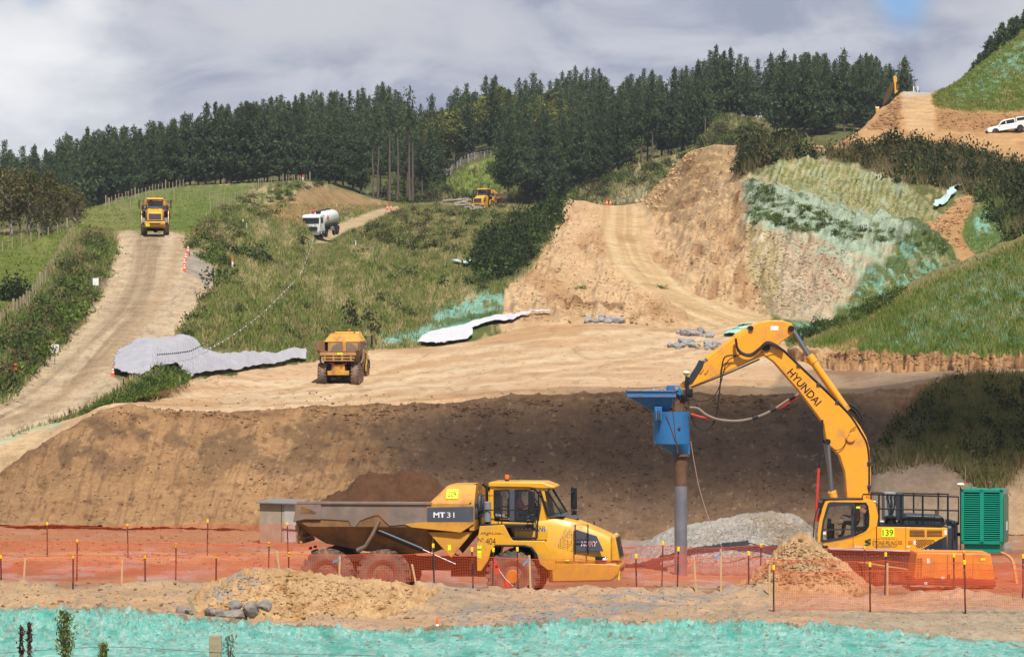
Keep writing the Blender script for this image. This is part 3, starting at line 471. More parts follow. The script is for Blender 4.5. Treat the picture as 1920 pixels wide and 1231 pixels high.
g0 = MB().box((0, 800, -12), (2600, 1800, 1)).build('terrain', mat('distant_ground', S(110, 112, 64), .95, var=.3, scale=.02)); g0['kind'] = 'structure'
ORDER = ['berm', 'ground', 'embankment', 'bench_ground', 'cut_bank', 'grassed_slope', 'hill', 'upper_hill', 'forest_hill']
# ================================================================= articulated dump trucks
YEL = S(236, 172, 30, .8); M_yel = mat('yellow_paint', YEL, .38, var=.06, scale=1.2, spec=.5, coat=.25, dirt=S(196, 152, 100), dirt_amt=.3, dirt_scale=1.6, mud=S(176, 134, 92))
M_yel2 = mat('dusty_yellow_paint', S(222, 158, 56, .75), .6, var=.1, scale=1.5, dirt=S(170, 120, 76), dirt_amt=.45, dirt_scale=1.2)
M_hull = mat('dusty_brown_steel', S(150, 110, 66, .7), .8, var=.25, scale=1.5, dirt=S(112, 82, 56), dirt_amt=.5)
M_worn = mat('worn_grey_steel', S(150, 132, 118, .6), .6, var=.25, scale=2.5, dirt=S(168, 116, 66), dirt_amt=.35, dirt_scale=1.1, bump=.1)
M_tan = mat('dusty_tan_paint', S(206, 158, 98, .66), .75, var=.2, scale=1.5, dirt=S(150, 112, 76), dirt_amt=.35)
M_slate = mat('slate_stripe', S(84, 88, 98, .7), .5, var=.08, dirt=S(150, 120, 90), dirt_amt=.15)
M_black = mat('black_steel', S(34, 34, 36), .45, var=.1); M_rubber = mat('dusty_rubber', S(104, 94, 84, .6), .9, var=.3, scale=4, dirt=S(166, 130, 104), dirt_amt=.6, dirt_scale=1.5)
M_rim = mat('mud_covered_rim', S(150, 96, 74, .6), .8, var=.2, dirt=S(120, 84, 64), dirt_amt=.4); M_hub = mat('orange_hub', S(226, 132, 30, .7), .6, dirt=S(150, 92, 60), dirt_amt=.3)
M_chrome = mat('chrome_rod', S(170, 172, 176, .7), .45, metal=1., var=.05); M_dark = mat('dark_undercarriage', S(52, 44, 38, .6), .8, var=.3, dirt=S(110, 78, 54), dirt_amt=.4)
M_white = mat('white_paint', S(240, 240, 238, .8), .4, var=.04, dirt=S(190, 170, 140), dirt_amt=.1); M_fluo = mat('fluorescent_yellow_plate', S(236, 248, 40, .8), .6, var=.03)
M_txt = mat('black_lettering', S(22, 22, 24), .6); M_txtw = mat('white_lettering', S(236, 236, 236, .85), .6); M_red = mat('red_lettering', S(196, 32, 40, .8), .5)
M_orange = mat('orange_plastic', S(244, 92, 24, .85), .5, var=.08); M_amber = mat('amber_lens', S(240, 120, 30, .8), .2); M_lamp = mat('headlamp_glass', S(235, 232, 220, .9), .1, metal=.3)
M_grill = mat('dark_grille', S(52, 48, 46), .6, var=.15); M_hivis = mat('orange_workwear', S(244, 106, 30, .9), .8); M_skin = mat('skin', S(196, 140, 110, .8), .6); M_hair = mat('dark_hair', S(36, 30, 28), .8); M_navy = mat('navy_workwear', S(44, 50, 74), .8)
M_grey = mat('grey_interior', S(150, 152, 150, .6), .7)
def glass_mat():
    m = bpy.data.materials.new('tinted_glass'); m.use_nodes = True; nt = m.node_tree; nt.nodes.clear(); N = nt.nodes.new; K = nt.links.new
    o = N('ShaderNodeOutputMaterial'); t = N('ShaderNodeBsdfTransparent'); t.inputs[0].default_value = (.85, .88, .88, 1); g = N('ShaderNodeBsdfGlossy'); g.inputs['Roughness'].default_value = .04; g.inputs[0].default_value = (.9, .9, .9, 1)
    f = N('ShaderNodeFresnel'); f.inputs[0].default_value = 1.5; x = N('ShaderNodeMixShader'); K(f.outputs[0], x.inputs[0]); K(t.outputs[0], x.inputs[1]); K(g.outputs[0], x.inputs[2]); K(x.outputs[0], o.inputs[0]); return m
M_glass = glass_mat()
def T(x, y): return ((540+x/2.8235-972)/60, (267-y/2.8235)/60.5)          # side view tracing -> metres from front axle
def T6(x, y): return ((880+x/5.3516-972)/60, (247-y/5.3516)/60.5)

def wheel(parent, x, y, side, r=.82, w=.58, dusty=True):
    b = MB(); b.lathe([(.46, -.22), (.50, -w/2), (.66, -w/2-.01), (.76, -w/2+.03), (.795, -w/2+.10), (.795, w/2-.10), (.76, w/2-.03), (.66, w/2+.01), (.50, w/2), (.46, .22)], (x, y, r), 'y', 40)
    n = 22
    for k in range(n):
        for s in (-1, 1):
            t = 2*math.pi*(k+.5*(s > 0))/n; c = (x+.775*math.cos(t), y+s*.15, r+.79*math.sin(t)); b.box(c, (.07, .27, .12), (0, -t, s*.35))
            c = (x+.73*math.cos(t), y+s*(w/2-.025), r+.73*math.sin(t)); b.box(c, (.12, .05, .1), (0, -t, 0))
    ty = b.build('wheel', M_rubber, parent, 0)
    MB().lathe([(.30, side*.02), (.30, side*.20), (.38, side*.25), (.47, side*(w/2-.01)), (.5, side*(w/2)), (.505, side*(w/2-.05)), (.4, side*.1)], (x, y, r), 'y', 30).build('rim', M_rim, ty)
    h = MB().lathe([(.02, side*.26), (.2, side*.25), (.24, side*.2), (.28, side*.17), (.3, side*.05), (.02, side*.05)], (x, y, r), 'y', 24)
    for k in range(10): t = 2*math.pi*k/10; h.cyl((x+.25*math.cos(t), y+side*.15, r+.25*math.sin(t)), (x+.25*math.cos(t), y+side*.22, r+.25*math.sin(t)), .018, n=6)
    h.build('hub', M_hub if abs(x) < 1 else M_rim, ty); return ty

def person_seated(name, label, M, shirt, scale=1., hair=M_hair, hat=None):
    """a driver in a seat, arms forward: one skinned body, hair or helmet and clothing as children; local +x is ahead, origin at the seat"""
    t = thing(name, label, 'person'); t.matrix_world = M
    J = {'pel': (0, 0, .1, .15), 'wst': (-.03, 0, .26, .135), 'chest': (-.04, 0, .46, .155), 'neck': (-.02, 0, .62, .055), 'jaw': (.01, 0, .70, .075), 'head': (0, 0, .80, .10), 'top': (0, 0, .88, .07)}
    E = [('pel', 'wst'), ('wst', 'chest'), ('chest', 'neck'), ('neck', 'jaw'), ('jaw', 'head'), ('head', 'top')]
    for s, q in ((-1, 'r'), (1, 'l')):
        J['sh'+q] = (-.03, s*.19, .54, .07); J['el'+q] = (.1, s*.27, .30, .047); J['wr'+q] = (.34, s*.16, .36, .033); J['hand'+q] = (.42, s*.14, .38, .036)
        J['hip'+q] = (.05, s*.1, .09, .1); J['kn'+q] = (.44, s*.14, .14, .07); J['an'+q] = (.5, s*.14, -.3, .045); J['ft'+q] = (.66, s*.15, -.34, .04)
        E += [('chest', 'sh'+q), ('sh'+q, 'el'+q), ('el'+q, 'wr'+q), ('wr'+q, 'hand'+q), ('pel', 'hip'+q), ('hip'+q, 'kn'+q), ('kn'+q, 'an'+q), ('an'+q, 'ft'+q)]
    for q, s in (('r', -1), ('l', 1)):
        for k in range(4):
            J[f'f{q}{k}'] = (.47+.01*(k % 2), s*(.115+.018*k), .395-.004*k, .011); J[f'g{q}{k}'] = (.49, s*(.115+.018*k), .36, .009); E += [('hand'+q, f'f{q}{k}'), (f'f{q}{k}', f'g{q}{k}')]
        J['th'+q] = (.44, s*.1, .4, .011); E.append(('hand'+q, 'th'+q))
    ks = list(J); me = bpy.data.meshes.new('body'); me.from_pydata([J[k][:3] for k in ks], [(ks.index(a), ks.index(b)) for a, b in E], []); o = link('body', me, t)
    sk = o.modifiers.new('skin', 'SKIN'); sub = o.modifiers.new('sub', 'SUBSURF'); sub.levels = sub.render_levels = 1
    for i, k in enumerate(ks): me.skin_vertices[0].data[i].radius = (J[k][3],)*2
    me.skin_vertices[0].data[0].use_root = True; dg = bpy.context.evaluated_depsgraph_get(); m2 = bpy.data.meshes.new_from_object(o.evaluated_get(dg)); o.modifiers.clear(); o.data = m2; bpy.data.meshes.remove(me)
    m2.materials.clear(); m2.materials.append(shirt); m2.materials.append(M_skin); m2.materials.append(M_navy)
    for p in m2.polygons:
        c = p.center; p.material_index = 1 if (c.z > .61 or (c.x > .33 and c.z > .3)) else (2 if c.z < .19 else 0); p.use_smooth = True
    if hat is None: MB().ball((-.02, 0, .85), (.115, .1, .09)).build('hair', hair, t)
    else: h = MB().ball((-.01, 0, .865), (.13, .115, .09)); h.box((.09, 0, .845), (.12, .17, .015)); h.build('helmet', hat, t)
    MB().box((.108, -.035, .795), (.012, .022, .012)).box((.108, .035, .795), (.012, .022, .012)).build('eyes', M_hair, t); MB().loft([[(.09, -.016, .80), (.09, .016, .80), (.09, 0, .79)], [(.125, -.014, .752), (.125, .014, .752), (.1, 0, .742)]]).build('nose', M_skin, t)
    return t

def make_truck():
    t = thing('dump_truck', 'yellow articulated dump truck heaped with brown dirt, side on behind the orange mesh fence', 'dump truck')
    # --- body (bin): hollow V shaped tub from cross sections, open at the tail
    st = [(-6.93, 2.42, 3.05, 1.15), (-6.5, 2.08, 3.12, 1.05), (-6.0, 1.80, 3.14, .98), (-4.72, 1.56, 3.12, .95), (-3.2, 1.50, 3.10, .95), (-2.75, 1.52, 3.10, .95), (-2.1, 2.3, 3.10, .98), (-1.6, 2.85, 3.10, 1.0), (-1.3, 3.0, 3.10, 1.0)]
    def cs(x, fl, top, hb, o):
        wt = 1.45-o; wb = hb-o; f = fl+o*.9; zr = max(2.36, f+.15)
        return [(x, -wt, top), (x, -wt, zr), (x, -wb, f), (x, wb, f), (x, wt, zr), (x, wt, top)]
    b = MB()
    for o in (0, .07):
        n = len(b.v)
        for s_ in st: b.v += cs(*s_, o)
        for k in range(len(st)-1):
            for i in range(5): b.f.append((n+k*6+i, n+k*6+i+1, n+(k+1)*6+i+1, n+(k+1)*6+i))
    n = len(st)*6
    for k in range(len(st)-1):
        for i in (0, 5): b.f.append((k*6+i, (k+1)*6+i, (k+1)*6+i+n, k*6+i+n))
    for k in (0, len(st)-1):
        for i in range(5): b.f.append((k*6+i, k*6+i+1, k*6+i+1+n, k*6+i+n))
    tub = b.build('bin', M_hull, t, 0, angle=25); tub.data.materials.append(M_tan); nf = (len(st)-1)*5
    for p_ in list(tub.data.polygons)[nf:2*nf]: p_.material_index = 1
    # outer worn side bands, rail and stiffening bracket on both sides
    for s in (-1, 1):
        y0, y1 = s*1.452, s*1.475
        band = [T(*q) for q in ((100, 216), (770, 226), (770, 325), (560, 345), (500, 288), (470, 292), (400, 318), (375, 352), (352, 350), (338, 318), (180, 310), (110, 312), (42, 328), (62, 300))]
        MB().prism(band, min(y0, y1), max(y0, y1)).build('side_band', M_worn, tub, .006)
        MB().prism([T(*q) for q in ((60, 214), (190, 220), (190, 312), (100, 312), (38, 326))], s*1.478 if s > 0 else s*1.52, s*1.52 if s > 0 else s*1.478).build('tail_gusset', M_worn, tub, .01)
        MB().prism([T(*q) for q in ((84, 240), (165, 272), (160, 282), (78, 278))], s*1.521 if s > 0 else s*1.528, s*1.528 if s > 0 else s*1.521).build('gusset_opening', M_hull, tub, 0)
        MB().prism([T(*q) for q in ((760, 228), (770, 226), (1016, 226), (1016, 330), (945, 378), (680, 352), (640, 335), (700, 328), (770, 322))], s*1.452 if s > 0 else s*1.482, s*1.482 if s > 0 else s*1.452).build('front_side_panel', M_yel2, tub, .006)
        ys = s*1.455; yt = s*1.02; q = [T(768, 228), T(1016, 228), T(1016, 124), T(862, 130)]; MB().loft([[(q[0][0], ys, q[0][1]), (q[1][0], ys, q[1][1]), (q[2][0], yt, q[2][1]), (q[3][0], yt, q[3][1])], [(q[0][0], ys-s*.06, q[0][1]), (q[1][0], ys-s*.06, q[1][1]), (q[2][0], yt-s*.06, q[2][1]), (q[3][0], yt-s*.06, q[3][1])]]).build('shoulder_panel', M_yel2, tub, .006)
        arc = [(s*.14, 1.68), (s*.98, 1.74), (s*.98, 2.45), (s*.8, 2.78), (s*.5, 2.98), (s*.14, 3.06)]; MB().loft([[(x, y, z) for y, z in arc] for x in (-2.60, -2.66)]).build('worn_liner', M_worn, tub, .005)
        MB().prism([T(*q) for q in ((764, 245), (1014, 239), (1014, 320), (764, 322))], s*1.484 if s > 0 else s*1.488, s*1.488 if s > 0 else s*1.484).build('slate_stripe', M_slate, tub)
        MB().box((-4.7, s*1.47, 3.11), (4.3, .12, .09)).build('top_rail', M_worn, tub, .015)
        pts = [T(*q) for q in ((765, 378), (1005, 376), (890, 516))]; MB().prism(pts, s*1.28 if s > 0 else s*1.34, s*1.34 if s > 0 else s*1.28).build('front_gusset', M_yel2, tub, .01)
        # hoist ram and tie arm
        p, q = T(490, 372), T(735, 472); r2 = T(912, 550)
        MB().cyl((p[0], s*1.32, p[1]), (q[0], s*1.32, q[1]), .085).build('hoist_cylinder', M_black, t); MB().cyl((q[0], s*1.32, q[1]), (r2[0], s*1.30, r2[1]), .024).build('hoist_rod', M_chrome, t)
        a, c = T(505, 315), T(385, 480); MB().tube([(a[0], s*1.49, a[1]), (T(470, 390)[0], s*1.5, T(470, 390)[1]), (T(430, 455)[0], s*1.45, T(430, 455)[1]), (c[0], s*1.35, c[1])], [.05, .06, .06, .09], 8).build('tie_arm', M_worn, t)
    # headboard (front wall) with yellow canopy lip
    MB().loft([[(x, y, z) for y, z in ((-1.43, 2.25), (1.43, 2.25), (1.43, 3.12), (1.0, 3.68), (-1.0, 3.68), (-1.43, 3.12))] for x in (-1.36, -1.2)]).build('headboard', M_yel2, tub, .015)
    MB().loft([[(-2.62, -1.42, 3.08), (-2.62, 1.42, 3.08), (-2.08, .99, 3.64), (-2.08, -.99, 3.64)], [(-2.56, -1.42, 3.08), (-2.56, 1.42, 3.08), (-2.02, .99, 3.64), (-2.02, -.99, 3.64)]]).build('spill_guard', M_yel2, tub, .008); MB().box((-1.64, 0, 3.66), (.88, 1.98, .04)).build('canopy_top', M_yel2, tub, .01); MB().box((-2.56, 0, 2.3), (.05, 2.3, 1.5)).build('front_wall', M_tan, tub)
    MB().box((-2.66, 0, 2.36), (.12, .24, 1.46)).build('centre_post', M_yel2, tub, .02)
    for y in (-.45, .05): MB().box((-1.195, y, 3.42), (.03, .07, .12)).build('lug', M_yel2, tub, .01)
    MB().box((-6.9, 0, 2.28), (.12, 2.5, .22)).box((-6.86, 0, 2.02), (.12, 2.3, .1)).box((-6.8, 0, 1.84), (.1, 2.2, .1)).build('tail_edge', M_tan, tub, .02)
    for y in (-.9, -.3, .3, .9): MB().box((-6.85, y, 2.06), (.16, .12, .55)).build('tail_rib', M_tan, tub, .01)
    tp = MB().box((-6.965, -.15, 2.3), (.01, .34, .14)).build('tail_plate', M_fluo, tub)
    lettering('404', .09, Matrix.Translation((-6.972, -.15, 2.3)) @ Matrix.Rotation(R(-90), 4, 'Z') @ Matrix.Rotation(R(90), 4, 'X'), M_txt, tp)
    # --- rear frame, axles
    fr = MB(); fr.box((-3.9, -.45, 1.15), (5.2, .16, .4)).box((-3.9, .45, 1.15), (5.2, .16, .4)).box((-6.4, 0, 1.2), (.3, 1.1, .5)).box((-1.5, 0, 1.0), (1.2, .7, .5)).box((-5.0, 0, 1.32), (.8, 1.8, .16))
    for x in (-5.92, -4.12): fr.cyl((x, -1.0, .82), (x, 1.0, .82), .17).ball((x, 0, .82), .34)
    for s in (-1, 1): fr.box((-5.02, s*.95, .95), (1.5, .14, .3), (0, .04, 0))
    fr.build('rear_frame', M_dark, t, .015)
    MB().box((-6.57, 0, .98), (.12, 1.5, .3)).box((-6.56, 0, 1.3), (.08, .9, .5)).build('rear_drawbar', M_yel2, t, .02)
    for y in (-.42, .42): MB().box((-6.62, y, 1.62), (.06, .3, .08)).build('rear_lamp', M_red, t, .01)
    for x in (-5.92, -4.12, 0):
        for s in (-1, 1): wheel(t, x, s*1.14, s)
    # --- front unit
    cf = MB(); cf.box((.9, 0, .95), (3.6, 1.0, .45)).cyl((0, -1, .82), (0, 1, .82), .16).ball((0, 0, .82), .3); cf.build('front_frame', M_dark, t, .02)
    side = [T6(*q) for q in ((132, 1000), (130, 745), (160, 545), (405, 530), (470, 655), (500, 690), (820, 690), (920, 850), (925, 985), (850, 985), (765, 920), (745, 830), (690, 755), (620, 735), (320, 735), (275, 790), (255, 880), (175, 1000))]
    for s in (-1, 1): MB().prism(side, min(s*1.32, s*1.4), max(s*1.32, s*1.4)).build('fender_panel', M_yel, t, .012)
    fl = [T6(*q) for q in ((250, 890), (275, 790), (320, 735), (620, 735), (690, 755), (745, 830), (780, 940), (760, 940), (728, 840), (678, 768), (615, 750), (325, 752), (290, 800), (268, 890))]
    for s in (-1, 1): MB().prism(fl, min(s*.82, s*1.47), max(s*.82, s*1.47)).build('mudguard', M_black, t, .01)
    deck = MB().box((-.2, 0, 2.40), (1.7, 2.66, .1)).box((-1.0, 0, 1.75), (.12, 2.4, 1.2)); deck.build('deck', M_black, t, .01)
    # hood: lofted, narrowing to the grille
    def ring(x, zt, zb, w, sh=.3): return [(x, -w, zb), (x, -w, zt-sh), (x, -w*.82, zt-.06), (x, -w*.4, zt), (x, w*.4, zt), (x, w*.82, zt-.06), (x, w, zt-sh), (x, w, zb)]
    h = MB().loft([ring(.62, 2.66, 1.25, .92), ring(1.25, 2.72, 1.22, .92), ring(1.9, 2.58, 1.2, .88), ring(2.6, 2.30, 1.18, .8), ring(3.05, 2.10, 1.18, .72)]); hood = h.build('hood', M_yel, t, .03)
    g = [(3.05, 2.12), (3.18, 2.08), (3.33, 1.30), (3.05, 1.30)]; nose = MB().prism(g, -.76, .76).build('nose', M_yel, t, .04)
    MB().prism([(3.20, 2.02), (3.205, 2.02), (3.335, 1.40), (3.325, 1.40)], -.64, .64).build('grille', M_grill, nose, 0)
    MB().box((3.285, -.02, 1.73), (.02, .26, .07), (0, .2, 0)).build('badge', M_red, nose)
    lettering('GOODMANS', .1, Matrix.Translation((3.14, 0, 2.107)) @ Matrix.Rotation(R(90), 4, 'Z') @ Matrix.Rotation(R(22), 4, 'X'), M_txtw, nose)
    bump = [(1.1, 1.26), (3.2, 1.24), (3.34, 1.16), (3.32, .92), (3.1, .68), (1.1, .62)]; MB().prism(bump, -1.05, 1.05).build('bumper', M_yel, t, .05)
    MB().box((3.335, 0, 1.0), (.02, 1.1, .1)).build('bumper_slot', M_black, t)
    MB().box((2.2, -1.06, 1.28), (2.2, .02, .03)).build('seam', M_black, t)
    pl = MB().box((3.31, -.72, .84), (.05, .42, .26)).build('number_plate', M_fluo, t, .005); lettering('209', .17, Matrix.Translation((3.338, -.72, .84)) @ Matrix.Rotation(R(90), 4, 'Z') @ Matrix.Rotation(R(90), 4, 'X'), M_txt, pl)
    for s in (-1, 1):
        MB().prism([T6(*q) for q in ((1120, 580), (1330, 645), (1375, 740), (1400, 800), (1120, 808))], min(s*.93, s*.9), max(s*.93, s*.9)).build('engine_vent', M_slate, t, .01)
        hl = MB().box((2.75, s*.98, 1.36), (.35, .12, .18)).build('headlight_cage', M_black, t, .01); MB().ball((2.86, s*1.0, 1.36), (.09, .06, .07)).build('headlight', M_lamp, hl)
    d = MB(); rnd = random.Random(3)
    for i in range(9):
        for j in range(11):
            if i+j*.35 > 3.0 and rnd.random() < .8:
                x, z = T6(945+i*19, 560+j*19+i*3); d.box((x, -.94, z), (.022, .012, .022), (0, .78, 0))
    dp = d.build('dot_pattern', M_slate, t, 0); dp['kind'] = 'stuff'
    lettering('MOXY', .16, face_m(*[T6(1255, 725)[0], -.945, T6(1255, 725)[1]]), M_txtw, t, w=.52, shear=.25, bold=.03); lettering('MOXY', .13, face_m(*[T6(1255, 725)[0], -.95, T6(1255, 725)[1]]), M_red, t, w=.46, shear=.25)
    for s in (-1, 1):
        x0, z0 = T6(1115, 835); x1, z1 = T6(1245, 530); MB().tube([(x0, s*1.02, z0), (x0, s*1.02, z1), (x1, s*1.02, z1), (x1, s*1.02, z0)], .022, 6).tube([(x0, s*1.02, (z0+z1)/2), (x1, s*1.02, (z0+z1)/2)], .02).build('hood_handrail', M_black, t)
    # --- cab
    cw = .80; zb = 2.44
    pil = [T6(*q) for q in ((240, 160), (640, 160), (640, 180), (490, 180), (490, 500), (440, 500), (440, 175), (280, 180), (280, 470), (300, 510), (620, 520), (735, 520), (780, 340), (760, 200), (800, 200), (845, 440), (840, 690), (490, 690), (430, 540), (238, 520))]
    for s in (-1, 1): MB().prism([T6(*q) for q in ((238, 160), (650, 160), (650, 178), (280, 182), (280, 505), (735, 522), (765, 330), (760, 200), (735, 170), (790, 165), (845, 440), (840, 690), (495, 690), (440, 540), (232, 530))], min(s*cw, s*(cw-.06)), max(s*cw, s*(cw-.06))).build('cab_side', M_yel, t, .01)
    cab = MB().box((-.82, 0, 2.95), (.06, 1.5, 1.1)).build('cab_rear_wall', M_yel, t, .01); MB().box((-.78, 0, 3.1), (.04, 1.1, .55)).build('rear_window', M_glass, cab)
    roof = [T6(*q) for q in ((222, 155), (225, 110), (260, 98), (780, 100), (890, 140), (902, 165), (740, 172), (640, 160))]; MB().prism(roof, -.86, .86).build('roof', M_yel, t, .04)
    for s in (-1, 1):
        y = s*(cw+.004)
        for q in (((276, 182), (430, 178), (438, 210), (438, 465), (415, 480), (290, 468), (276, 440)), ((488, 182), (630, 178), (660, 210), (750, 330), (738, 520), (500, 500), (488, 480))):
            pts = [T6(*k) for k in q]; fr = MB(); n = len(pts); c = np.mean(pts, 0); inn = [tuple(np.array(k)+(c-np.array(k))*.1) for k in pts]
            fr.loft([[(x, y, z) for x, z in pts], [(x, y, z) for x, z in inn], [(x, y-s*.03, z) for x, z in inn], [(x, y-s*.03, z) for x, z in pts]], False); fr.build('window_frame', M_black, t, 0, False)
            MB().prism(inn, y-s*.02 if s > 0 else y+.012, y-s*.012 if s > 0 else y+.02).build('window', M_glass, t, 0)
    MB().box((T6(465, 340)[0], -cw-.006, T6(465, 340)[1]), (.16, .03, 1.0)).box((T6(465, 340)[0], cw+.006, T6(465, 340)[1]), (.16, .03, 1.0)).build('door_pillar', M_slate, t, .01)
    a, b_ = T6(745, 190), T6(835, 445); c_ = T6(965, 425); ws = MB().loft([[(a[0]+.02, -.78, a[1]), (a[0]+.24, -.78, a[1]), (a[0]+.24, .78, a[1]), (a[0]+.02, .78, a[1])], [(b_[0], -.84, b_[1]), (c_[0], -.8, c_[1]), (c_[0], .8, c_[1]), (b_[0], .84, b_[1])]], True)
    ws.build('windscreen', M_glass, t, 0, False); MB().prism([T6(*q) for q in ((835, 440), (965, 425), (1000, 450), (840, 470))], -.82, .82).build('cowl', M_slate, t, .02)
    for s in (-1, 1): MB().tube([(a[0]+.25, s*.79, a[1]), (c_[0]+.02, s*.81, c_[1])], .03).tube([(a[0]+.02, s*.8, a[1]), (b_[0], s*.85, b_[1])], .035).build('screen_pillar', M_black, t)
    MB().prism([T6(*q) for q in ((915, 432), (1090, 470), (1130, 470), (1080, 500), (930, 465))], -.42, .42).build('hood_panel', M_slate, t, .01)
    st_ = MB().box((.1, -.42, 2.62), (.5, .5, .14)).box((-.2, -.42, 2.95), (.12, .5, .62)); st_.build('seat', M_black, t, .03); MB().box((.62, 0, 2.72), (.3, 1.4, .4)).build('dashboard', M_grey, t, .04); MB().lathe([(.17, .0), (.2, .0), (.2, .02), (.17, .02)], (.6, -.42, 2.9), 'x', 18).build('steering_wheel', M_black, t)
    MB().box((.0, -.74, 2.68), (.2, .06, .3)).build('door_box', M_grey, t, .02)
    # rails, stacks, mirrors, beacon, lamps
    r = MB(); y = -1.3; x0, z0 = T6(168, 525); x1, z1 = T6(380, 235)
    for s in (-1, 1):
        y = s*1.28; r.tube([(x0, y, z0), (x0, y, z1), (x1, y, z1), (x1, y, z0)], .022).tube([(x0, y, T6(0, 382)[1]), (T6(670, 0)[0], y*.98, T6(0, 380)[1])], .02).tube([(T6(405, 0)[0], y, z0), (T6(480, 0)[0], y, T6(0, 720)[1])], .025)
        r.tube([(T6(750, 0)[0], s*1.12, T6(0, 195)[1]), (T6(735, 0)[0], s*1.2, T6(0, 665)[1]), (T6(475, 0)[0], s*1.25, T6(0, 665)[1])], .03)
    r.build('handrail', M_black, t)
    MB().box((T6(600, 0)[0], -1.28, T6(0, 665)[1]), (.85, .2, .07)).build('step', M_black, t, .01)
    e = MB().cyl((T6(205, 0)[0], -.55, 2.4), (T6(205, 0)[0], -.55, 3.62), .07).cyl((T6(205, 0)[0], -.55, 3.6), (T6(188, 0)[0]-.1, -.55, 3.72), .07); e.build('exhaust_stack', M_dark, t)
    MB().cyl((T6(215, 0)[0], -.85, 2.5), (T6(215, 0)[0], -.85, 3.15), .12).build('filter_canister', M_grey, t, .02); MB().ball((-1.12, -.6, 3.05), (.14, .2, .32)).build('hose_bellows', M_slate, t)
    for s in (-1, 1):
        m = MB().box((T6(695, 0)[0]+(.0 if s < 0 else 1.0), s*1.62, 3.18), (.2, .12, .72)); m.build('mirror', M_black, t, .03); xx = T6(695, 0)[0]+(0 if s < 0 else 1.0); MB().tube([(xx, s*.85, 3.4), (xx, s*1.6, 3.4)], .02).tube([(xx, s*.85, 2.7), (xx, s*1.6, 2.85)], .02).build('mirror_arm', M_black, t); MB().box((xx, s*1.62, 2.72), (.18, .12, .16)).build('mirror_lower', M_black, t, .02)
    bx, bz = T6(385, 95); bc = MB().cyl((bx, -.1, bz-.02), (bx, -.1, bz+.04), .07).build('beacon_base', M_black, t); MB().lathe([(.06, bz+.04), (.075, bz+.1), (.07, bz+.17), (.03, bz+.19)], (bx, -.1, 0), 'z', 14).build('beacon_lens', M_amber, bc)
    for s in (-1, 1): MB().box((T6(800, 0)[0], s*.6, T6(0, 182)[1]), (.12, .14, .09)).build('work_lamp', M_lamp, t, .015)
    # lettering on the near side
    yb = -1.494; x, z = T(855, 284); lettering('MT', .17, face_m(T(829, 0)[0], yb, z), M_txtw, t, w=.37, bold=.03); lettering('31', .17, face_m(T(890, 0)[0], yb, z), M_txtw, t, w=.24)
    for s in (1,): lettering('MT 31', .17, Matrix.Translation((-1.19, -.95, 2.86)) @ Matrix.Rotation(R(90), 4, 'Z') @ Matrix.Rotation(R(90), 4, 'X'), M_txtw, t, w=.5, bold=.02)
    MB().box((-1.2, 0, 2.86), (.015, 2.8, .47)).build('headboard_stripe', M_slate, t)
    x, z = T(893, 174); SM = Matrix.Translation((x, -1.245, z)) @ Matrix.Rotation(R(-37.5), 4, 'X'); p = MB().box((0, 0, 0), (.37, .012, .37)).build('number_sign', M_fluo, t); p.data.transform(SM); lettering('209', .21, SM @ face_m(0, -.012, 0), M_txt, p, w=.26)
    x, z = T6(662, 580); MB().prism([T6(*q) for q in ((492, 532), (800, 532), (838, 600), (825, 690), (495, 690))], -.955, -.80).build('door_panel', M_yel, t, .015); lettering('GOODMANS', .14, face_m(x, -.962, z), M_txt, t, w=.94, bold=.02); lettering('GOODMANS', .155, face_m(x, -.959, z-.004), M_txtw, t, w=.97, bold=.05)
    x, z = T6(275, 620); lettering('HighLine', .12, face_m(x, -1.404, z), M_txt, t, w=.62, shear=.2); MB().box((T6(175, 0)[0], -1.403, z-.01), (.08, .004, .012)).box((T6(395, 0)[0], -1.403, z-.01), (.08, .004, .012)).build('underline', M_red, t)
    x, z = T6(172, 685); lettering('Nº', .12, face_m(x, -1.404, z), M_txt, t); x, z = T6(272, 698); lettering('404', .21, face_m(x, -1.404, z), M_txt, t, w=.31, bold=.01)
    x, z = T6(345, 437); lettering('Cranes', .07, face_m(x, -.83, z), M_txtw, t)
    for q in ((157, 765), (157, 800), (157, 850)): x, z = T6(*q); MB().box((x, -1.404, z), (.13, .006, .15 if q[1] != 850 else .12)).build('warning_sticker', M_fluo, t)
    x, z = T6(157, 750); lettering('!', .08, face_m(x, -1.409, z), M_txt, t); x, z = T(880, 460); MB().box((x, -1.343, z), (.1, .006, .17)).build('warning_sticker', M_fluo, t)
    x, z = T6(1040, 897); MB().box((x, -1.058, z), (.1, .006, .12)).build('warning_sticker', M_fluo, t)
    return t
truck = make_truck()
zt = -.36; truck.scale = (.968, .968, .968); truck.location = ((972-960)*98.6/F-.02, 98.6, zt); truck.rotation_euler = (0, 0, R(-7)); bpy.context.view_layer.update()
drv = person_seated('person', 'driver in orange high visibility jacket seated in the cab of the nearest dump truck', truck.matrix_world @ Matrix.Translation((.12, -.48, 2.66)), M_hivis)
M_load = mat('moist_brown_dirt', S(98, 63, 36), .95, var=.3, scale=3, bump=.8)
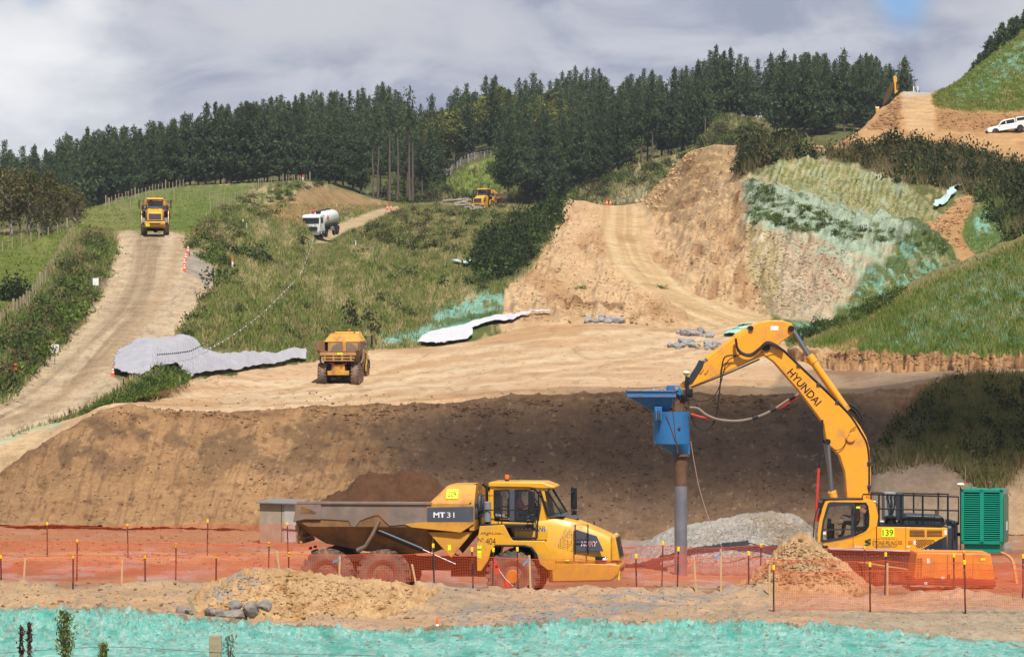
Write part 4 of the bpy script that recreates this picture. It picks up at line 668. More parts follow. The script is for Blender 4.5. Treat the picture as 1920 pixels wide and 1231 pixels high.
# heaped load: a lumpy mound that fills the bin and follows the photographed skyline
def dirt_load():
    nx, ny = 110, 46; prof = [(-6.55, 3.0), (-6.2, 3.12), (-5.5, 3.5), (-5.1, 3.86), (-4.75, 3.98), (-4.3, 3.92), (-4.0, 3.90), (-3.7, 4.02), (-3.35, 4.1), (-3.0, 4.06), (-2.65, 3.85), (-2.35, 3.5), (-2.1, 3.1)]
    V = []; x = np.linspace(-6.55, -2.05, nx); y = np.linspace(-1.36, 1.36, ny); Xg, Yg = np.meshgrid(x, y, indexing='ij'); top = np.interp(Xg, [p[0] for p in prof], [p[1] for p in prof]); k = np.clip(1-(abs(Yg)/1.36)**1.6, 0, 1)
    Zg = 2.95+(top-2.95)*k+fbm(Xg*1.8, Yg*1.8, 3, 3)*.28*k+fbm(Xg*6, Yg*6, 5, 3)*.16+np.maximum(0, fbm(Xg*11, Yg*11, 6, 2)-.1)*.3
    Zg[(0, -1), :] = 2.5; Zg[:, (0, -1)] = 2.6; idx = np.arange(nx*ny).reshape(nx, ny)
    me = npmesh('dirt_load', np.stack([Xg, Yg, Zg], -1).reshape(-1, 3), np.stack([idx[:-1, :-1], idx[1:, :-1], idx[1:, 1:], idx[:-1, 1:]], -1).reshape(-1, 4), M_load, None, True)
    o = link('dirt_load', me); o.matrix_world = truck.matrix_world; tag(o, 'dark brown dirt heaped high in the bin of the nearest dump truck', 'dirt load'); return o
dirt_load()
GT = 'yellow dump trucks on the site'
truck['group'] = GT
def place_truck(u, v, rz, label, Y=None, pitch=0, dz=0):
    g = G(u, v) if Y is None else P(u, v, Y); o = copy_tree(truck); o.location = g+Vector((0, 0, dz)); o.rotation_euler = (0, R(pitch), R(rz)); o['label'] = label; bpy.context.view_layer.update(); return o
t2 = place_truck(655, 724, 87, 'dusty yellow dump truck driving away with an empty bin on the sandy bench', pitch=-1)
t2.location = P(653, 716, 219); t2.location.z = G(630, 723).z
t3 = place_truck(290, 441, 276, 'yellow dump truck head on at the crest of the left haul road', )
t4 = place_truck(908, 397, 251, 'distant yellow dump truck half hidden by grass near the log pile', Y=505); 
for tt, wear in ((t3, 'drv'),):
    person_seated('person', 'driver in red shirt behind the windscreen of the dump truck on the haul road crest', tt.matrix_world @ Matrix.Translation((.12, -.42, 2.66)), mat('red_workwear', S(190, 70, 60, .8), .8))
# ================================================================= the piling excavator and what it carries
EO = (1640, 1091); PM = 53.57; YX = 112.
def E(u, v): return ((u-EO[0])/PM, (EO[1]-v)/PM)
def R2(x, y): return E(1160+x/2.28, 580+y/2.28)
def R3(x, y): return E(1500+x/4.245, 860+y/4.245)
def H8(x, y): return E(1160+x/6.839, 700+y/6.839)
M_hy = mat('excavator_yellow', S(252, 170, 36, .82), .35, var=.04, scale=.8, spec=.5, coat=.3, dirt=S(190, 140, 90), dirt_amt=.25, dirt_scale=1.2)
M_char = mat('charcoal_paint', S(58, 64, 72), .45, var=.08); M_blue = mat('worn_blue_paint', S(44, 120, 178, .72), .5, var=.12, scale=2, dirt=S(110, 100, 110), dirt_amt=.22, dirt_scale=3)
M_rust = mat('rusty_steel', S(122, 92, 68, .7), .75, metal=.2, var=.3, scale=3); M_pipe = mat('bare_steel_tube', S(138, 138, 144, .8), .45, metal=.35, var=.2, scale=2, dirt=S(140, 112, 88), dirt_amt=.15)
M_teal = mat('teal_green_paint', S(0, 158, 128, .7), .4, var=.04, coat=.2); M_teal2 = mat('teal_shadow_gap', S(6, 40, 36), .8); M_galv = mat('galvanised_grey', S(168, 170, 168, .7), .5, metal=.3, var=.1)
M_comp = mat('compressor_orange', S(240, 150, 58, .8), .5, var=.08, dirt=S(190, 130, 80), dirt_amt=.25); M_mar = mat('maroon_base', S(110, 40, 36, .8), .6)
M_hose = mat('black_hose', S(40, 38, 38), .6); M_hoseg = mat('grey_hose', S(150, 136, 118, .7), .7); M_redhose = mat('red_hose', S(214, 66, 48, .8), .6); M_tan_hose = mat('tan_hose', S(206, 160, 96, .8), .7); M_silver = mat('silver_stripe', S(200, 202, 206, .8), .4)
EXM = Matrix.Translation(((EO[0]-960)*YX/F, YX, zv(EO[1], YX)))
ex = thing('excavator', 'large yellow long reach excavator with charcoal trim holding the blue hopper', 'excavator'); ex.matrix_world = EXM
def prism(name, f, pts, y0, y1, m, parent=ex, bevel=.02): return MB().prism([f(*q) for q in pts], y0, y1).build(name, m, parent, bevel)
# undercarriage
for s in (-1, 1):
    b = MB(); pts = [(-2.3, .45), (-2.1, .15), (-1.7, 0), (2.0, 0), (2.5, .2), (2.7, .5), (2.5, .85), (2.0, .98), (-1.8, .98), (-2.2, .8)]; b.prism(pts, s*1.45-.3, s*1.45+.3); tr = b.build('track', M_dark, ex, .03)
    sh = MB()
    for k in range(22): sh.box((-1.9+k*.2, s*1.45, -.0), (.16, .62, .05)).box((-1.9+k*.2, s*1.45, 1.0), (.16, .62, .05))
    sh.build('track_shoes', M_black, tr, .01); ro = MB()
    for x in (-2.0, 2.3): ro.cyl((x, s*1.45-.32, .5), (x, s*1.45+.32, .5), .36, n=20)
    for k in range(7): ro.cyl((-1.5+k*.5, s*1.45-.32, .25), (-1.5+k*.5, s*1.45+.32, .25), .12)
    ro.build('track_rollers', M_rust, tr)
MB().box((0, 0, .75), (2.6, 2.4, .4)).cyl((-.1, 0, .9), (-.1, 0, 1.15), .75, n=30).build('undercarriage', M_dark, ex, .03)
# revolving frame and side panels
prism('revolving_frame', R3, ((190, 703), (1130, 722), (1130, 745), (230, 728)), -1.35, 1.35, M_char)
prism('cab_base', R3, ((150, 688), (155, 650), (395, 607), (515, 560), (572, 520), (572, 700), (190, 702)), -1.42, -.45, M_hy, bevel=.015)
pan = prism('side_panel', R3, ((575, 522), (1130, 532), (1130, 726), (575, 706)), -1.42, -.75, M_hy, bevel=.02)
prism('engine_cover', R3, ((575, 524), (1130, 534), (1130, 720), (575, 704)), -.75, 1.4, M_char)
prism('corner_panel', R3, ((1125, 592), (1128, 724), (880, 724)), -1.436, -1.425, M_char, pan, .003); MB().box((R3(1146, 0)[0], 0, R3(0, 628)[1]), (.17, 2.84, .87)).build('rear_pillar', M_char, ex, .03)
prism('silver_stripe', R3, ((200, 688), (575, 697), (870, 714), (860, 722), (575, 712), (205, 702)), -1.436, -1.424, M_silver, pan, 0)
for x in (R3(570, 0)[0], R3(802, 0)[0], R3(388, 0)[0]): MB().box((x, -1.422, R3(0, 615)[1]), (.012, .01, .80)).build('panel_gap', M_black, pan)
for x0, x1 in ((832, 950), (968, 1088)):
    v = MB()
    for k in range(5): z = R3(0, 553+k*11)[1]; v.box(((R3(x0, 0)[0]+R3(x1, 0)[0])/2, -1.425, z), (R3(x1, 0)[0]-R3(x0, 0)[0], .012, .022))
    v.build('louvre_vent', M_black, pan)
hc_ = MB()
for i in range(9):
    for j in range(6):
        x, z = R3(888+i*16+(j % 2)*8, 628+j*11)
        if i*16+j*26 < 175: hc_.cyl((x, -1.428, z), (x, -1.42, z), .024, n=6)
for i in range(7):
    for j in range(7):
        x, z = R3(990+i*15+(j % 2)*7, 625+j*11)
        if (6-i)*15 < j*17+20: hc_.cyl((x, -1.442, z), (x, -1.434, z), .022, n=6)
hc_.build('mesh_vent', M_black, pan)
MB().box((R3(1114, 0)[0], -1.425, R3(0, 567)[1]), (.09, .01, .16)).box((R3(872, 0)[0], -1.425, R3(0, 647)[1]), (.07, .01, .14)).box((R3(820, 0)[0], -1.425, R3(0, 680)[1]), (.12, .01, .05)).build('sticker', M_white, pan)
for x in (757, 838): MB().box((R3(x, 0)[0], -1.425, R3(0, 645)[1]), (.16, .01, .13)).build('latch', M_hub, pan, .01)
hd = prism('engine_hood', R3, ((800, 518), (802, 460), (825, 434), (1110, 446), (1128, 470), (1138, 520)), -.7, .9, M_char, bevel=.05)
sl_ = MB()
for k in range(9): x = R3(848+k*25, 0)[0]; sl_.box((x, -.705, R3(0, 478)[1]), (.045, .02, .26))
sl_.build('hood_slots', M_black, hd); MB().cyl((R3(1100, 0)[0], .3, R3(0, 450)[1]), (R3(1100, 0)[0], .3, R3(0, 402)[1]), .07).build('exhaust', M_rust, ex)
MB().box((R3(850, 0)[0], -.2, R3(0, 517)[1]), (3.05/1.4, 2.4, .08)).build('walkway', M_black, ex)
mo = MB().cyl((R3(705, 0)[0], -.5, R3(0, 510)[1]), (R3(705, 0)[0], -.5, R3(0, 465)[1]), .2, n=16).lathe([(.24, 0), (.26, .03), (.2, .09), (.1, .12)], (R3(705, 0)[0], -.5, R3(0, 470)[1]), 'z', 18).build('air_cleaner', M_black, ex); MB().ball((R3(632, 0)[0], -.6, R3(0, 490)[1]), (.13, .1, .06)).build('white_cap', M_white, ex)
# cab: posts, glass, roof
yc = -1.42
cab_o = [(112, 640), (110, 575), (124, 470), (150, 370), (168, 328), (205, 312), (535, 318), (566, 342), (585, 440), (574, 520), (515, 562), (395, 608), (150, 652)]
def hole_frame(name, outer, inner, y, d, m, parent=ex):
    """flat frame between two outlines of equal length, d thick"""
    o = [R3(*q) for q in outer]; i = [R3(*q) for q in inner]; b = MB(); b.loft([[(x, y, z) for x, z in o], [(x, y, z) for x, z in i], [(x, y+d, z) for x, z in i], [(x, y+d, z) for x, z in o], [(x, y, z) for x, z in o]], False); return b.build(name, m, parent, 0, True)
inn = [(130, 640), (134, 575), (148, 478), (178, 372), (190, 338), (210, 328), (490, 332), (508, 360), (518, 440), (514, 520), (490, 555), (395, 600), (150, 648)]
hole_frame('cab_frame', cab_o, inn, yc-.012, .09, M_hy); hole_frame('cab_frame', cab_o, inn, -.5, .08, M_hy)
w1 = [(130, 640), (134, 575), (148, 478), (178, 372), (190, 338), (210, 330), (390, 330), (396, 345), (396, 440), (396, 520), (396, 600), (300, 622), (150, 648)]
w1i = [(150, 618), (152, 575), (164, 485), (196, 392), (204, 368), (222, 358), (362, 358), (372, 368), (372, 440), (372, 520), (372, 582), (290, 602), (165, 626)]
hole_frame('door_frame', w1, w1i, yc-.02, .05, M_char)
w2 = [(400, 332), (490, 334), (508, 360), (518, 440), (514, 520), (490, 555), (400, 598)]; w2i = [(412, 350), (482, 350), (496, 372), (505, 440), (502, 512), (480, 542), (412, 580)]; hole_frame('window_frame', w2, w2i, yc-.02, .05, M_black)
prism('door_glass', R3, w1i, yc-.005, yc+.003, M_glass, bevel=0); prism('side_glass', R3, w2i, yc-.005, yc+.003, M_glass, bevel=0)
MB().box((R3(262, 0)[0], yc-.01, R3(0, 545)[1]), (1.0, .04, .05)).build('door_bar', M_char, ex); MB().box((R3(386, 0)[0], yc-.03, R3(0, 400)[1]), (.04, .04, .2)).build('door_handle', M_black, ex)
prism('cab_roof', R3, ((165, 328), (185, 308), (540, 314), (572, 345), (560, 330), (205, 322)), yc, -.45, M_hy, bevel=.02); prism('roof_edge', R3, ((148, 305), (175, 300), (470, 302), (470, 310), (150, 318)), yc-.02, -.45, M_black, bevel=.01)
prism('cab_rear_post', R3, ((555, 345), (578, 360), (590, 520), (572, 520), (560, 420)), yc, -.5, M_char, bevel=.01); prism('cab_front', R3, ((112, 640), (110, 575), (124, 470), (150, 370), (166, 330), (174, 332), (158, 372), (132, 472), (118, 575), (120, 640)), -1.36, -.5, M_glass, bevel=0)
MB().box((R3(440, 0)[0], -.95, R3(0, 545)[1]), (.5, .5, .16)).box((R3(500, 0)[0], -.95, R3(0, 470)[1]), (.13, .46, .75)).build('seat', M_black, ex, .03); MB().box((R3(220, 0)[0], -1.0, R3(0, 570)[1]), (.25, .3, .6)).box((R3(215, 0)[0], -.8, R3(0, 490)[1]), (.12, .3, .22)).build('console', M_black, ex, .03)
MB().box((R3(207, 0)[0], -1.2, R3(0, 498)[1]), (.12, .05, .1)).build('monitor', mat('blue_monitor', S(40, 70, 150), .4), ex); MB().box((R3(157, 0)[0], yc-.012, R3(0, 573)[1]), (.16, .006, .1)).build('sticker', M_white, ex); MB().box((R3(450, 0)[0], yc-.012, R3(0, 562)[1]), (.05, .006, .08)).build('sticker', M_red, ex); MB().box((R3(465, 0)[0], yc-.012, R3(0, 562)[1]), (.06, .006, .08)).build('sticker', M_teal, ex)
MB().box((R3(428, 0)[0], yc-.012, R3(0, 371)[1]), (.14, .006, .07)).build('sticker', M_fluo, ex); MB().box((R3(468, 0)[0], yc-.012, R3(0, 394)[1]), (.2, .006, .12), (0, .5, 0)).build('sticker', mat('pink_sticker', S(190, 110, 100), .6), ex)
mi = MB().box((R3(130, 0)[0], -1.55, R3(0, 350)[1]), (.16, .1, .2)).build('mirror', M_black, ex, .02); MB().tube([(*R3(75, 605),), ] and [(R3(75, 605)[0], -1.5, R3(75, 605)[1]), (R3(80, 490)[0], -1.5, R3(80, 490)[1]), (R3(100, 400)[0], -1.5, R3(100, 400)[1]), (R3(115, 370)[0], -1.45, R3(115, 370)[1])], .02).build('front_rail', M_black, ex)
MB().ball((R3(165, 0)[0], yc-.03, R3(0, 678)[1]), (.12, .04, .05)).build('step_light', M_black, ex); wl = MB().box((R3(558, 0)[0], -1.3, R3(0, 330)[1]), (.1, .1, .1)).build('work_lamp', M_lamp, ex, .02); bc = MB().cyl((R3(512, 0)[0], -1.0, R3(0, 302)[1]), (R3(512, 0)[0], -1.0, R3(0, 285)[1]), .06).build('beacon', M_amber, ex)
# lettering
x, z = R3(661, 569); sg = MB().box((x, -1.43, z), (.44, .012, .31)).build('number_sign', M_fluo, ex); lettering('139', .21, face_m(x, -1.438, z), M_txt, sg, w=.36, bold=.01)
x, z = R3(637, 652); lettering('STONE PILING', .15, face_m(x, -1.426, z), M_txt, ex, w=.86); x, z = R3(640, 619); lettering('C A N T E R B U R Y', .055, face_m(x, -1.426, z), mat('olive_lettering', S(120, 104, 40), .6), ex, w=.85)
MB().box((R3(640, 0)[0], -1.425, R3(0, 679)[1]), (.8, .004, .02)).build('small_print', mat('olive_lettering', (0, 0, 0)), ex)
M_logo = mat('logo_green', S(50, 112, 60), .5); b = MB()
b.prism([R3(*q) for q in ((478, 630), (528, 614), (528, 634), (500, 640), (484, 642))], -1.428, -1.424).prism([R3(*q) for q in ((478, 676), (478, 662), (505, 655), (526, 640), (526, 664), (505, 672))], -1.428, -1.424); b.build('logo', M_logo, ex); prism('logo_bar', R3, ((480, 640), (500, 637), (526, 648), (526, 660), (505, 652), (484, 650)), -1.4285, -1.4245, M_txt, bevel=0)
x, z = R3(434, 677); lettering('Robex', .075, face_m(x, -1.426, z), M_txtw, ex, shear=.1); x, z = R3(980, 714); lettering('380', .13, face_m(x, -1.438, z), M_txtw, ex, w=.42, bold=.03); x, z = R3(1075, 719); lettering('LC-9', .09, face_m(x, -1.438, z), M_txtw, ex, w=.36, bold=.02)
# deck rails, cabinet
r = MB(); yr = -1.25
def seg(pts, rr=.028): r.tube([(R3(*q)[0], yr, R3(*q)[1]) for q in pts], rr)
seg(((462, 302), (470, 270), (600, 272), (940, 280), (1222, 290), (1222, 510))); seg(((595, 382), (765, 388), (1140, 396), (1222, 398)))
for x0 in (595, 768, 940, 1138): seg(((x0, 276), (x0, 520)), .034)
for x0 in (595, 768, 940, 1138): r.tube([(R3(x0, 0)[0], 1.25, R3(0, 278)[1]), (R3(x0, 0)[0], 1.25, R3(0, 520)[1])], .03)
r.tube([(R3(470, 0)[0], 1.25, R3(0, 275)[1]), (R3(1222, 0)[0], 1.25, R3(0, 290)[1])], .028); r.build('deck_handrail', M_black, ex)
cb = thing('electrical_cabinet', 'grey electrical cabinet with cables standing on the excavator deck', 'cabinet'); cb.matrix_world = EXM
x0, z0 = R3(672, 490); x1, z1 = R3(760, 265); bx = MB().box(((x0+x1)/2, .4, (z0+z1)/2), (x1-x0, .9, z1-z0)).build('housing', M_galv, cb, .015); MB().box(((x1+R3(830, 0)[0])/2, .45, (z0+z1)/2-.02), (R3(830, 0)[0]-x1-.01, .7, z1-z0-.05)).build('side_housing', M_char, cb, .01)
d = MB()
for k in range(3): d.cyl((x0+.1+k*.13, -.06, z1-.14), (x0+.1+k*.13, -.1, z1-.14), .05, n=14)
d.build('socket', M_black, cb); d = MB()
for k in range(3): d.tube([(x0+.1+k*.13, -.1, z1-.15), (x0+.15+k*.1, -.16, z1-.4), (x0+.2+k*.04, -.14, z1-.7), (x0+.1, -.12, z0+.1)], .025)
d.build('cable', M_hose, cb); MB().tube([(x0+.05, .1, z1), (x0+.05, .1, z1+.08), (x0+.12, .1, z1+.08), (x0+.12, .1, z1)], .015).tube([(x1-.1, .1, z1), (x1-.1, .1, z1+.08), (x1-.03, .1, z1+.08), (x1-.03, .1, z1)], .015).build('lifting_eye', M_galv, cb)
# rear platform, generator
gm = EXM @ Matrix.Translation((R3(1400, 0)[0], 0, 0)); zp = R3(0, 735)[1]
MB().box((R3(1360, 0)[0], 0, zp-.03), (1.9, 2.4, .09)).box((R3(1190, 0)[0], .2, R3(0, 630)[1]), (.35, 2.0, .9)).build('rear_platform', M_galv, ex, .01); MB().box((R3(1205, 0)[0], 0, R3(0, 600)[1]), (.2, 1.8, 1.0)).build('counterweight_block', M_char, ex, .03)
ge = thing('generator', 'teal green louvred generator housing on the rear platform of the excavator', 'generator'); ga = R(-16)
gx = R3(1240, 0)[0]; W = 1.47; D = 1.5; z0 = R3(0, 660)[1]; z1 = R3(0, 228)[1]; ge.matrix_world = EXM @ Matrix.Translation((gx, -1.15, 0)) @ Matrix.Rotation(ga, 4, 'Z') @ Matrix.Scale(1.0, 4)
# local: x along the front, y into depth
gb = MB().box((W/2, D/2+.05, (z0+z1)/2), (W-.04, D-.06, z1-z0-.02)).build('housing', M_teal, ge, .02); MB().box((W/2, D/2, (zp+z0)/2+.02), (W-.24, D-.2, z0-zp)).build('base_skirt', M_teal, ge, .015)
fr = MB(); fh = z1-z0
for x in (.06, W/2, W-.06): fr.box((x, .03, (z0+z1)/2), (.12 if x != W/2 else .14, .07, fh))
for z in (z0+.05, z1-.06): fr.box((W/2, .028, z), (W, .066, .11))
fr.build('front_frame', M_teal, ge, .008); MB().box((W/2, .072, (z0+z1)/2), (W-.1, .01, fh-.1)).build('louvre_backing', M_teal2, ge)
lv = MB()
for k in range(22):
    for x in (.12+(W/2-.19)/2, W/2+.07+(W/2-.19)/2): lv.box((x, .035, z0+.16+k*(fh-.34)/21.), (W/2-.19, .012, .05), (R(-52), 0, 0))
lv.build('louvre', M_teal, ge)
M_door = mat('glossy_teal_door', S(20, 112, 94, .7), .32, var=.05); MB().box((W+.004, D/2+.05, (z0+z1)/2-.1), (.012, D-.2, fh-.35)).build('side_door', M_door, ge, .01); MB().box((W+.004, D/2+.05, z1-.1), (.012, D-.15, .16)).build('side_panel', M_galv, ge); MB().box((W+.012, D*.65, (z0+z1)/2-.35), (.006, .35, .3)).build('sticker', M_white, ge)
for x in (.3, W-.35): MB().tube([(x, .4, z1), (x+.06, .4, z1+.13), (x+.02, .4, z1+.15)], .02).build('lifting_eye', M_teal, ge)
MB().lathe([(.08, z1), (.08, z1+.12), (.09, z1+.2), (.02, z1+.24)], (W*.62, .9, 0), 'z', 14).build('exhaust_cap', M_rust, ge)
hs = MB()
for k in range(7): hs.tube([(W-.05+k*.05, .3, z0+.0), (W-.02+k*.05, .25, z0-.15), (W-.05+k*.05, .3, zp-.02)], .014)
hs.build('cable_loops', M_galv, ge)
def gnss(u_top, v_top, v_base, y, m=ex):
    x, z = E(u_top, v_top); zb = E(0, v_base)[1]; b = MB().cyl((x, y, zb), (x, y, z-.1), .02, n=8).build('antenna_mast', M_black, m); MB().lathe([(.05, z-.12), (.1, z-.08), (.11, z-.05)], (x, y, 0), 'z', 16).build('antenna_base', M_fluo, b); MB().lathe([(.13, z-.05), (.14, z-.02), (.09, z+.02), (.02, z+.035)], (x, y, 0), 'z', 18).build('antenna_dome', M_white, b)
gnss(1792, 904, 1035, -1.2); 
# --- boom, stick, rams
boom = prism('boom', R2, ((608, 175), (613, 158), (630, 150), (660, 152), (690, 168), (760, 232), (950, 418), (1000, 460), (1030, 500), (1055, 545), (1068, 590), (1075, 690), (1072, 830), (972, 830), (962, 690), (940, 625), (905, 588), (885, 575), (872, 490), (840, 445), (760, 340), (660, 225), (625, 200)), -.30, .30, M_hy, bevel=.04)
stick = prism('stick', R2, ((262, 318), (290, 298), (340, 250), (500, 130), (545, 92), (560, 75), (600, 55), (640, 46), (690, 46), (735, 58), (750, 78), (748, 100), (720, 122), (690, 142), (668, 175), (640, 190), (600, 205), (460, 268), (300, 335), (272, 332)), -.2, .2, M_hy, bevel=.03)
for s in (-1, 1):
    pp = MB().cyl((R2(987, 545)[0], s*.29, R2(987, 545)[1]), (R2(987, 545)[0], s*.37, R2(987, 545)[1]), .17, n=24).build('boom_boss', M_hy, boom, .01)
    pn = MB().cyl((R2(627, 163)[0], s*.3, R2(627, 163)[1]), (R2(627, 163)[0], s*.38, R2(627, 163)[1]), .14, n=20).build('elbow_pin', M_black, boom, .01); pt = MB().prism([R2(*q) for q in ((608, 175), (613, 156), (630, 148), (665, 152), (700, 178), (660, 190), (625, 200))], s*.24 if s > 0 else s*.33, s*.33 if s > 0 else s*.24).build('boom_lug', M_hy, boom, .015)
    MB().cyl((R2(735, 82)[0], s*.2, R2(735, 82)[1]), (R2(735, 82)[0], s*.28, R2(735, 82)[1]), .11, n=18).build('stick_pin', M_black, stick, .01); MB().cyl((R2(563, 80)[0], s*.2, R2(563, 80)[1]), (R2(563, 80)[0], s*.28, R2(563, 80)[1]), .09, n=18).build('stick_pin', M_black, stick, .01); MB().cyl((R2(888, 563)[0], s*.3, R2(888, 563)[1]), (R2(888, 563)[0], s*.55, R2(888, 563)[1]), .1, n=18).build('ram_pin', M_black, boom, .01)
    a, b_ = R2(888, 565), R2(905, 775); k = .46*s; c2 = R2(920, 800); MB().cyl((a[0], k, a[1]), (b_[0]+.06*(s+1), k, b_[1]), .075, n=18).build('boom_ram_rod', M_chrome, ex); MB().cyl((b_[0]+.06*(s+1), k, b_[1]), (c2[0]+.05*(s+1), k, c2[1]-.3), .16, n=18).build('boom_ram_barrel', M_hy, ex, .02)
a, b_, c2 = R2(745, 88), R2(818, 205), R2(968, 418); MB().cyl((a[0], 0, a[1]), (b_[0], 0, b_[1]), .085, n=20).build('stick_ram_rod', M_chrome, ex); MB().cyl((b_[0]-.04, 0, b_[1]+.07), (b_[0]+.13, 0, b_[1]-.19), .165, n=20).cyl((b_[0], 0, b_[1]), (c2[0], 0, c2[1]), .135, n=20).build('stick_ram_barrel', M_hy, ex, .01); MB().box((c2[0], 0, c2[1]-.05), (.2, .4, .3), (0, .9, 0)).build('ram_bracket', M_hy, ex, .02)
a, b_, c2 = R2(548, 88), R2(378, 215), R2(352, 235); MB().cyl((a[0], 0, a[1]), (b_[0], 0, b_[1]), .13, n=18).cyl((R2(520, 108)[0], 0, R2(520, 108)[1]), (R2(500, 124)[0], 0, R2(500, 124)[1]), .15, n=18).build('bucket_ram_barrel', M_hy, ex, .01); MB().cyl((b_[0], 0, b_[1]), (c2[0], 0, c2[1]), .07, n=14).build('bucket_ram_rod', M_chrome, ex)
for s in (-1, 1): MB().prism([R2(*q) for q in ((345, 215), (365, 222), (358, 245), (315, 310), (300, 318), (293, 300), (330, 245))], s*.2 if s > 0 else s*.26, s*.26 if s > 0 else s*.2).build('linkage', M_char, ex, .02)
# tilt of the lettering follows the boom
t0, t1 = R2(725, 262), R2(852, 405); ang = math.atan2(t1[1]-t0[1], t1[0]-t0[0]); cx, cz = R2(790, 332); lettering('HYUNDAI', .28, Matrix.Translation((cx, -.304, cz)) @ Matrix.Rotation(-ang, 4, 'Y') @ Matrix.Rotation(R(90), 4, 'X'), M_txt, boom, w=1.55, bold=.015)
MB().box((R2(664, 80)[0], -.203, R2(664, 80)[1]), (.28, .006, .15)).build('sticker', M_white, stick)
def hose(name, f, pts, y, rad, m, parent=ex, n=6):
    P3 = [Vector((f(*q)[0], y if not isinstance(y, list) else y[i], f(*q)[1])) for i, q in enumerate(pts)]; out = []      # smooth through the points
    for i in range(len(P3)-1):
        p0, p1, p2, p3 = P3[max(i-1, 0)], P3[i], P3[i+1], P3[min(i+2, len(P3)-1)]
        for k in range(6):
            t = k/6; out.append(.5*((2*p1)+(p2-p0)*t+(2*p0-5*p1+4*p2-p3)*t*t+(3*p1-p0-3*p2+p3)*t**3))
    out.append(P3[-1]); return MB().tube(out, rad, n).build(name, m, parent)
for k, dy in enumerate((-.22, -.12, .1)): hose('hydraulic_hose', R2, ((700, 172+k*3), (800, 268), (900, 362), (985, 450), (1030, 520), (1056, 570), (1066, 640), (1066, 780)), dy-.08, .035, M_hose)
hose('hydraulic_hose', R2, ((985, 405), (1020, 430), (1040, 470), (1035, 500)), -.2, .05, M_hose); hose('hydraulic_hose', R2, ((975, 415), (1010, 445), (1032, 490), (1040, 520)), -.1, .05, M_hose)
for k in range(3): hose('hydraulic_hose', R2, ((497, 125), (505, 165+k*4), (530, 188+k*3), (565, 190+k*4), (600, 165+k*3), (630, 140+k*4), (665, 150+k*3), (700, 175)), -.36-.05*k, .04, M_hose)
hose('thin_hose', R2, ((500, 195), (450, 205), (436, 270), (425, 380), (410, 470), (370, 515), (330, 500), (308, 455)), -.38, .026, M_hose); hose('thin_hose', R2, ((520, 190), (460, 225), (432, 320), (400, 375), (350, 392), (310, 380)), -.34, .018, M_hose); hose('pipe_run', R2, ((310, 333), (460, 274), (600, 212)), -.23, .03, M_dark)
for q in ((355, 260), (375, 262), (500, 150)): x, z = R2(*q); MB().box((x, -.22, z), (.04, .06, .2), (0, .6, 0)).build('clamp', M_hy, stick)
for q in ((1066, 655), (1067, 755), (930, 395), (850, 320), (765, 240)): x, z = R2(*q); MB().box((x, -.2, z), (.13, .3, .1)).build('hose_clamp', M_char, boom, .01)
hose('thin_hose', R2, ((905, 590), (930, 600), (960, 580), (985, 520), (1010, 500)), -.36, .014, M_hose)
# concrete/stone feed hoses from hopper to boom, and the hanging tether hoses
hose('feed_hose', R2, ((300, 418), (335, 422), (370, 448), (420, 468), (500, 475), (580, 460), (650, 430), (720, 385), (765, 360)), -.5, .043, M_hoseg); hose('feed_hose', R2, ((305, 445), (350, 458), (420, 470)), -.46, .035, M_redhose); hose('feed_hose', R2, ((640, 438), (700, 410), (765, 368)), -.46, .04, M_redhose)
for q in ((578, 462), (655, 428), (735, 375)): x, z = R2(*q); MB().cyl((x-.08, -.5, z-.03), (x+.1, -.5, z+.06), .075).build('hose_sleeve', M_hose, ex)
hose('hanging_hose', R2, ((862, 470), (858, 560), (850, 650), (846, 690)), -.7, .045, M_hose); hose('hanging_hose', R2, ((847, 675), (842, 760), (838, 850)), -.7, .05, M_redhose); hose('hanging_hose', R2, ((838, 810), (836, 900)), -.72, .04, M_redhose)
# --- hopper and tube held by the stick
ho = thing('stone_hopper', 'weathered blue stone hopper and drum hanging from the excavator stick above its steel tube', 'hopper'); ho.matrix_world = EXM
tx0, tz0 = H8(95, 215); tx1, tz1 = H8(760, 300); hb = .75
def rect(x0, x1, y0, y1, z): return [(x0, y0, z), (x1, y0, z), (x1, y1, z), (x0, y1, z)]
tray = MB().loft([rect(tx0, tx1-.1, -hb, hb, tz1), rect(tx0, tx1-.1, -hb, hb, tz0), rect(tx0+.05, tx1-.15, -hb+.05, hb-.05, tz0), rect(tx0+.05, tx1-.15, -hb+.05, hb-.05, tz1-.02)], False).build('tray', M_blue, ho, .008)
fa, fb = H8(440, 485), H8(640, 485); MB().loft([rect(tx0+.08, tx1-.1, -hb+.04, hb-.04, tz1+.002), rect(fa[0], fb[0], -.3, .3, fa[1]), rect(fa[0]+.05, fb[0]-.05, -.25, .25, fa[1]), rect(tx0+.14, tx1-.18, -hb+.09, hb-.09, tz1)], False).build('funnel', M_blue, ho, .005)
MB().box(((tx0+tx1-.1)/2, -hb-.02, tz1+.03), (tx1-tx0-.1, .05, .07)).box(((tx0+tx1-.1)/2, -hb-.02, tz0-.02), (tx1-tx0-.1, .04, .05)).build('tray_rim', mat('scuffed_blue_paint', S(86, 116, 160, .8), .6, var=.2, dirt=S(130, 100, 80), dirt_amt=.5), ho, .008)
dx0, dz1 = H8(443, 490); dx1, dz0 = H8(910, 900); rc = (dx0+dx1)/2; rr = (dx1-dx0)/2; fx, fz = H8(800, 1045)
MB().lathe([(rr, dz0), (rr, dz1), (rr*.96, dz1), (.2, dz1-.02)], (rc, 0, 0), 'z', 40).build('drum', M_blue, ho, .006)
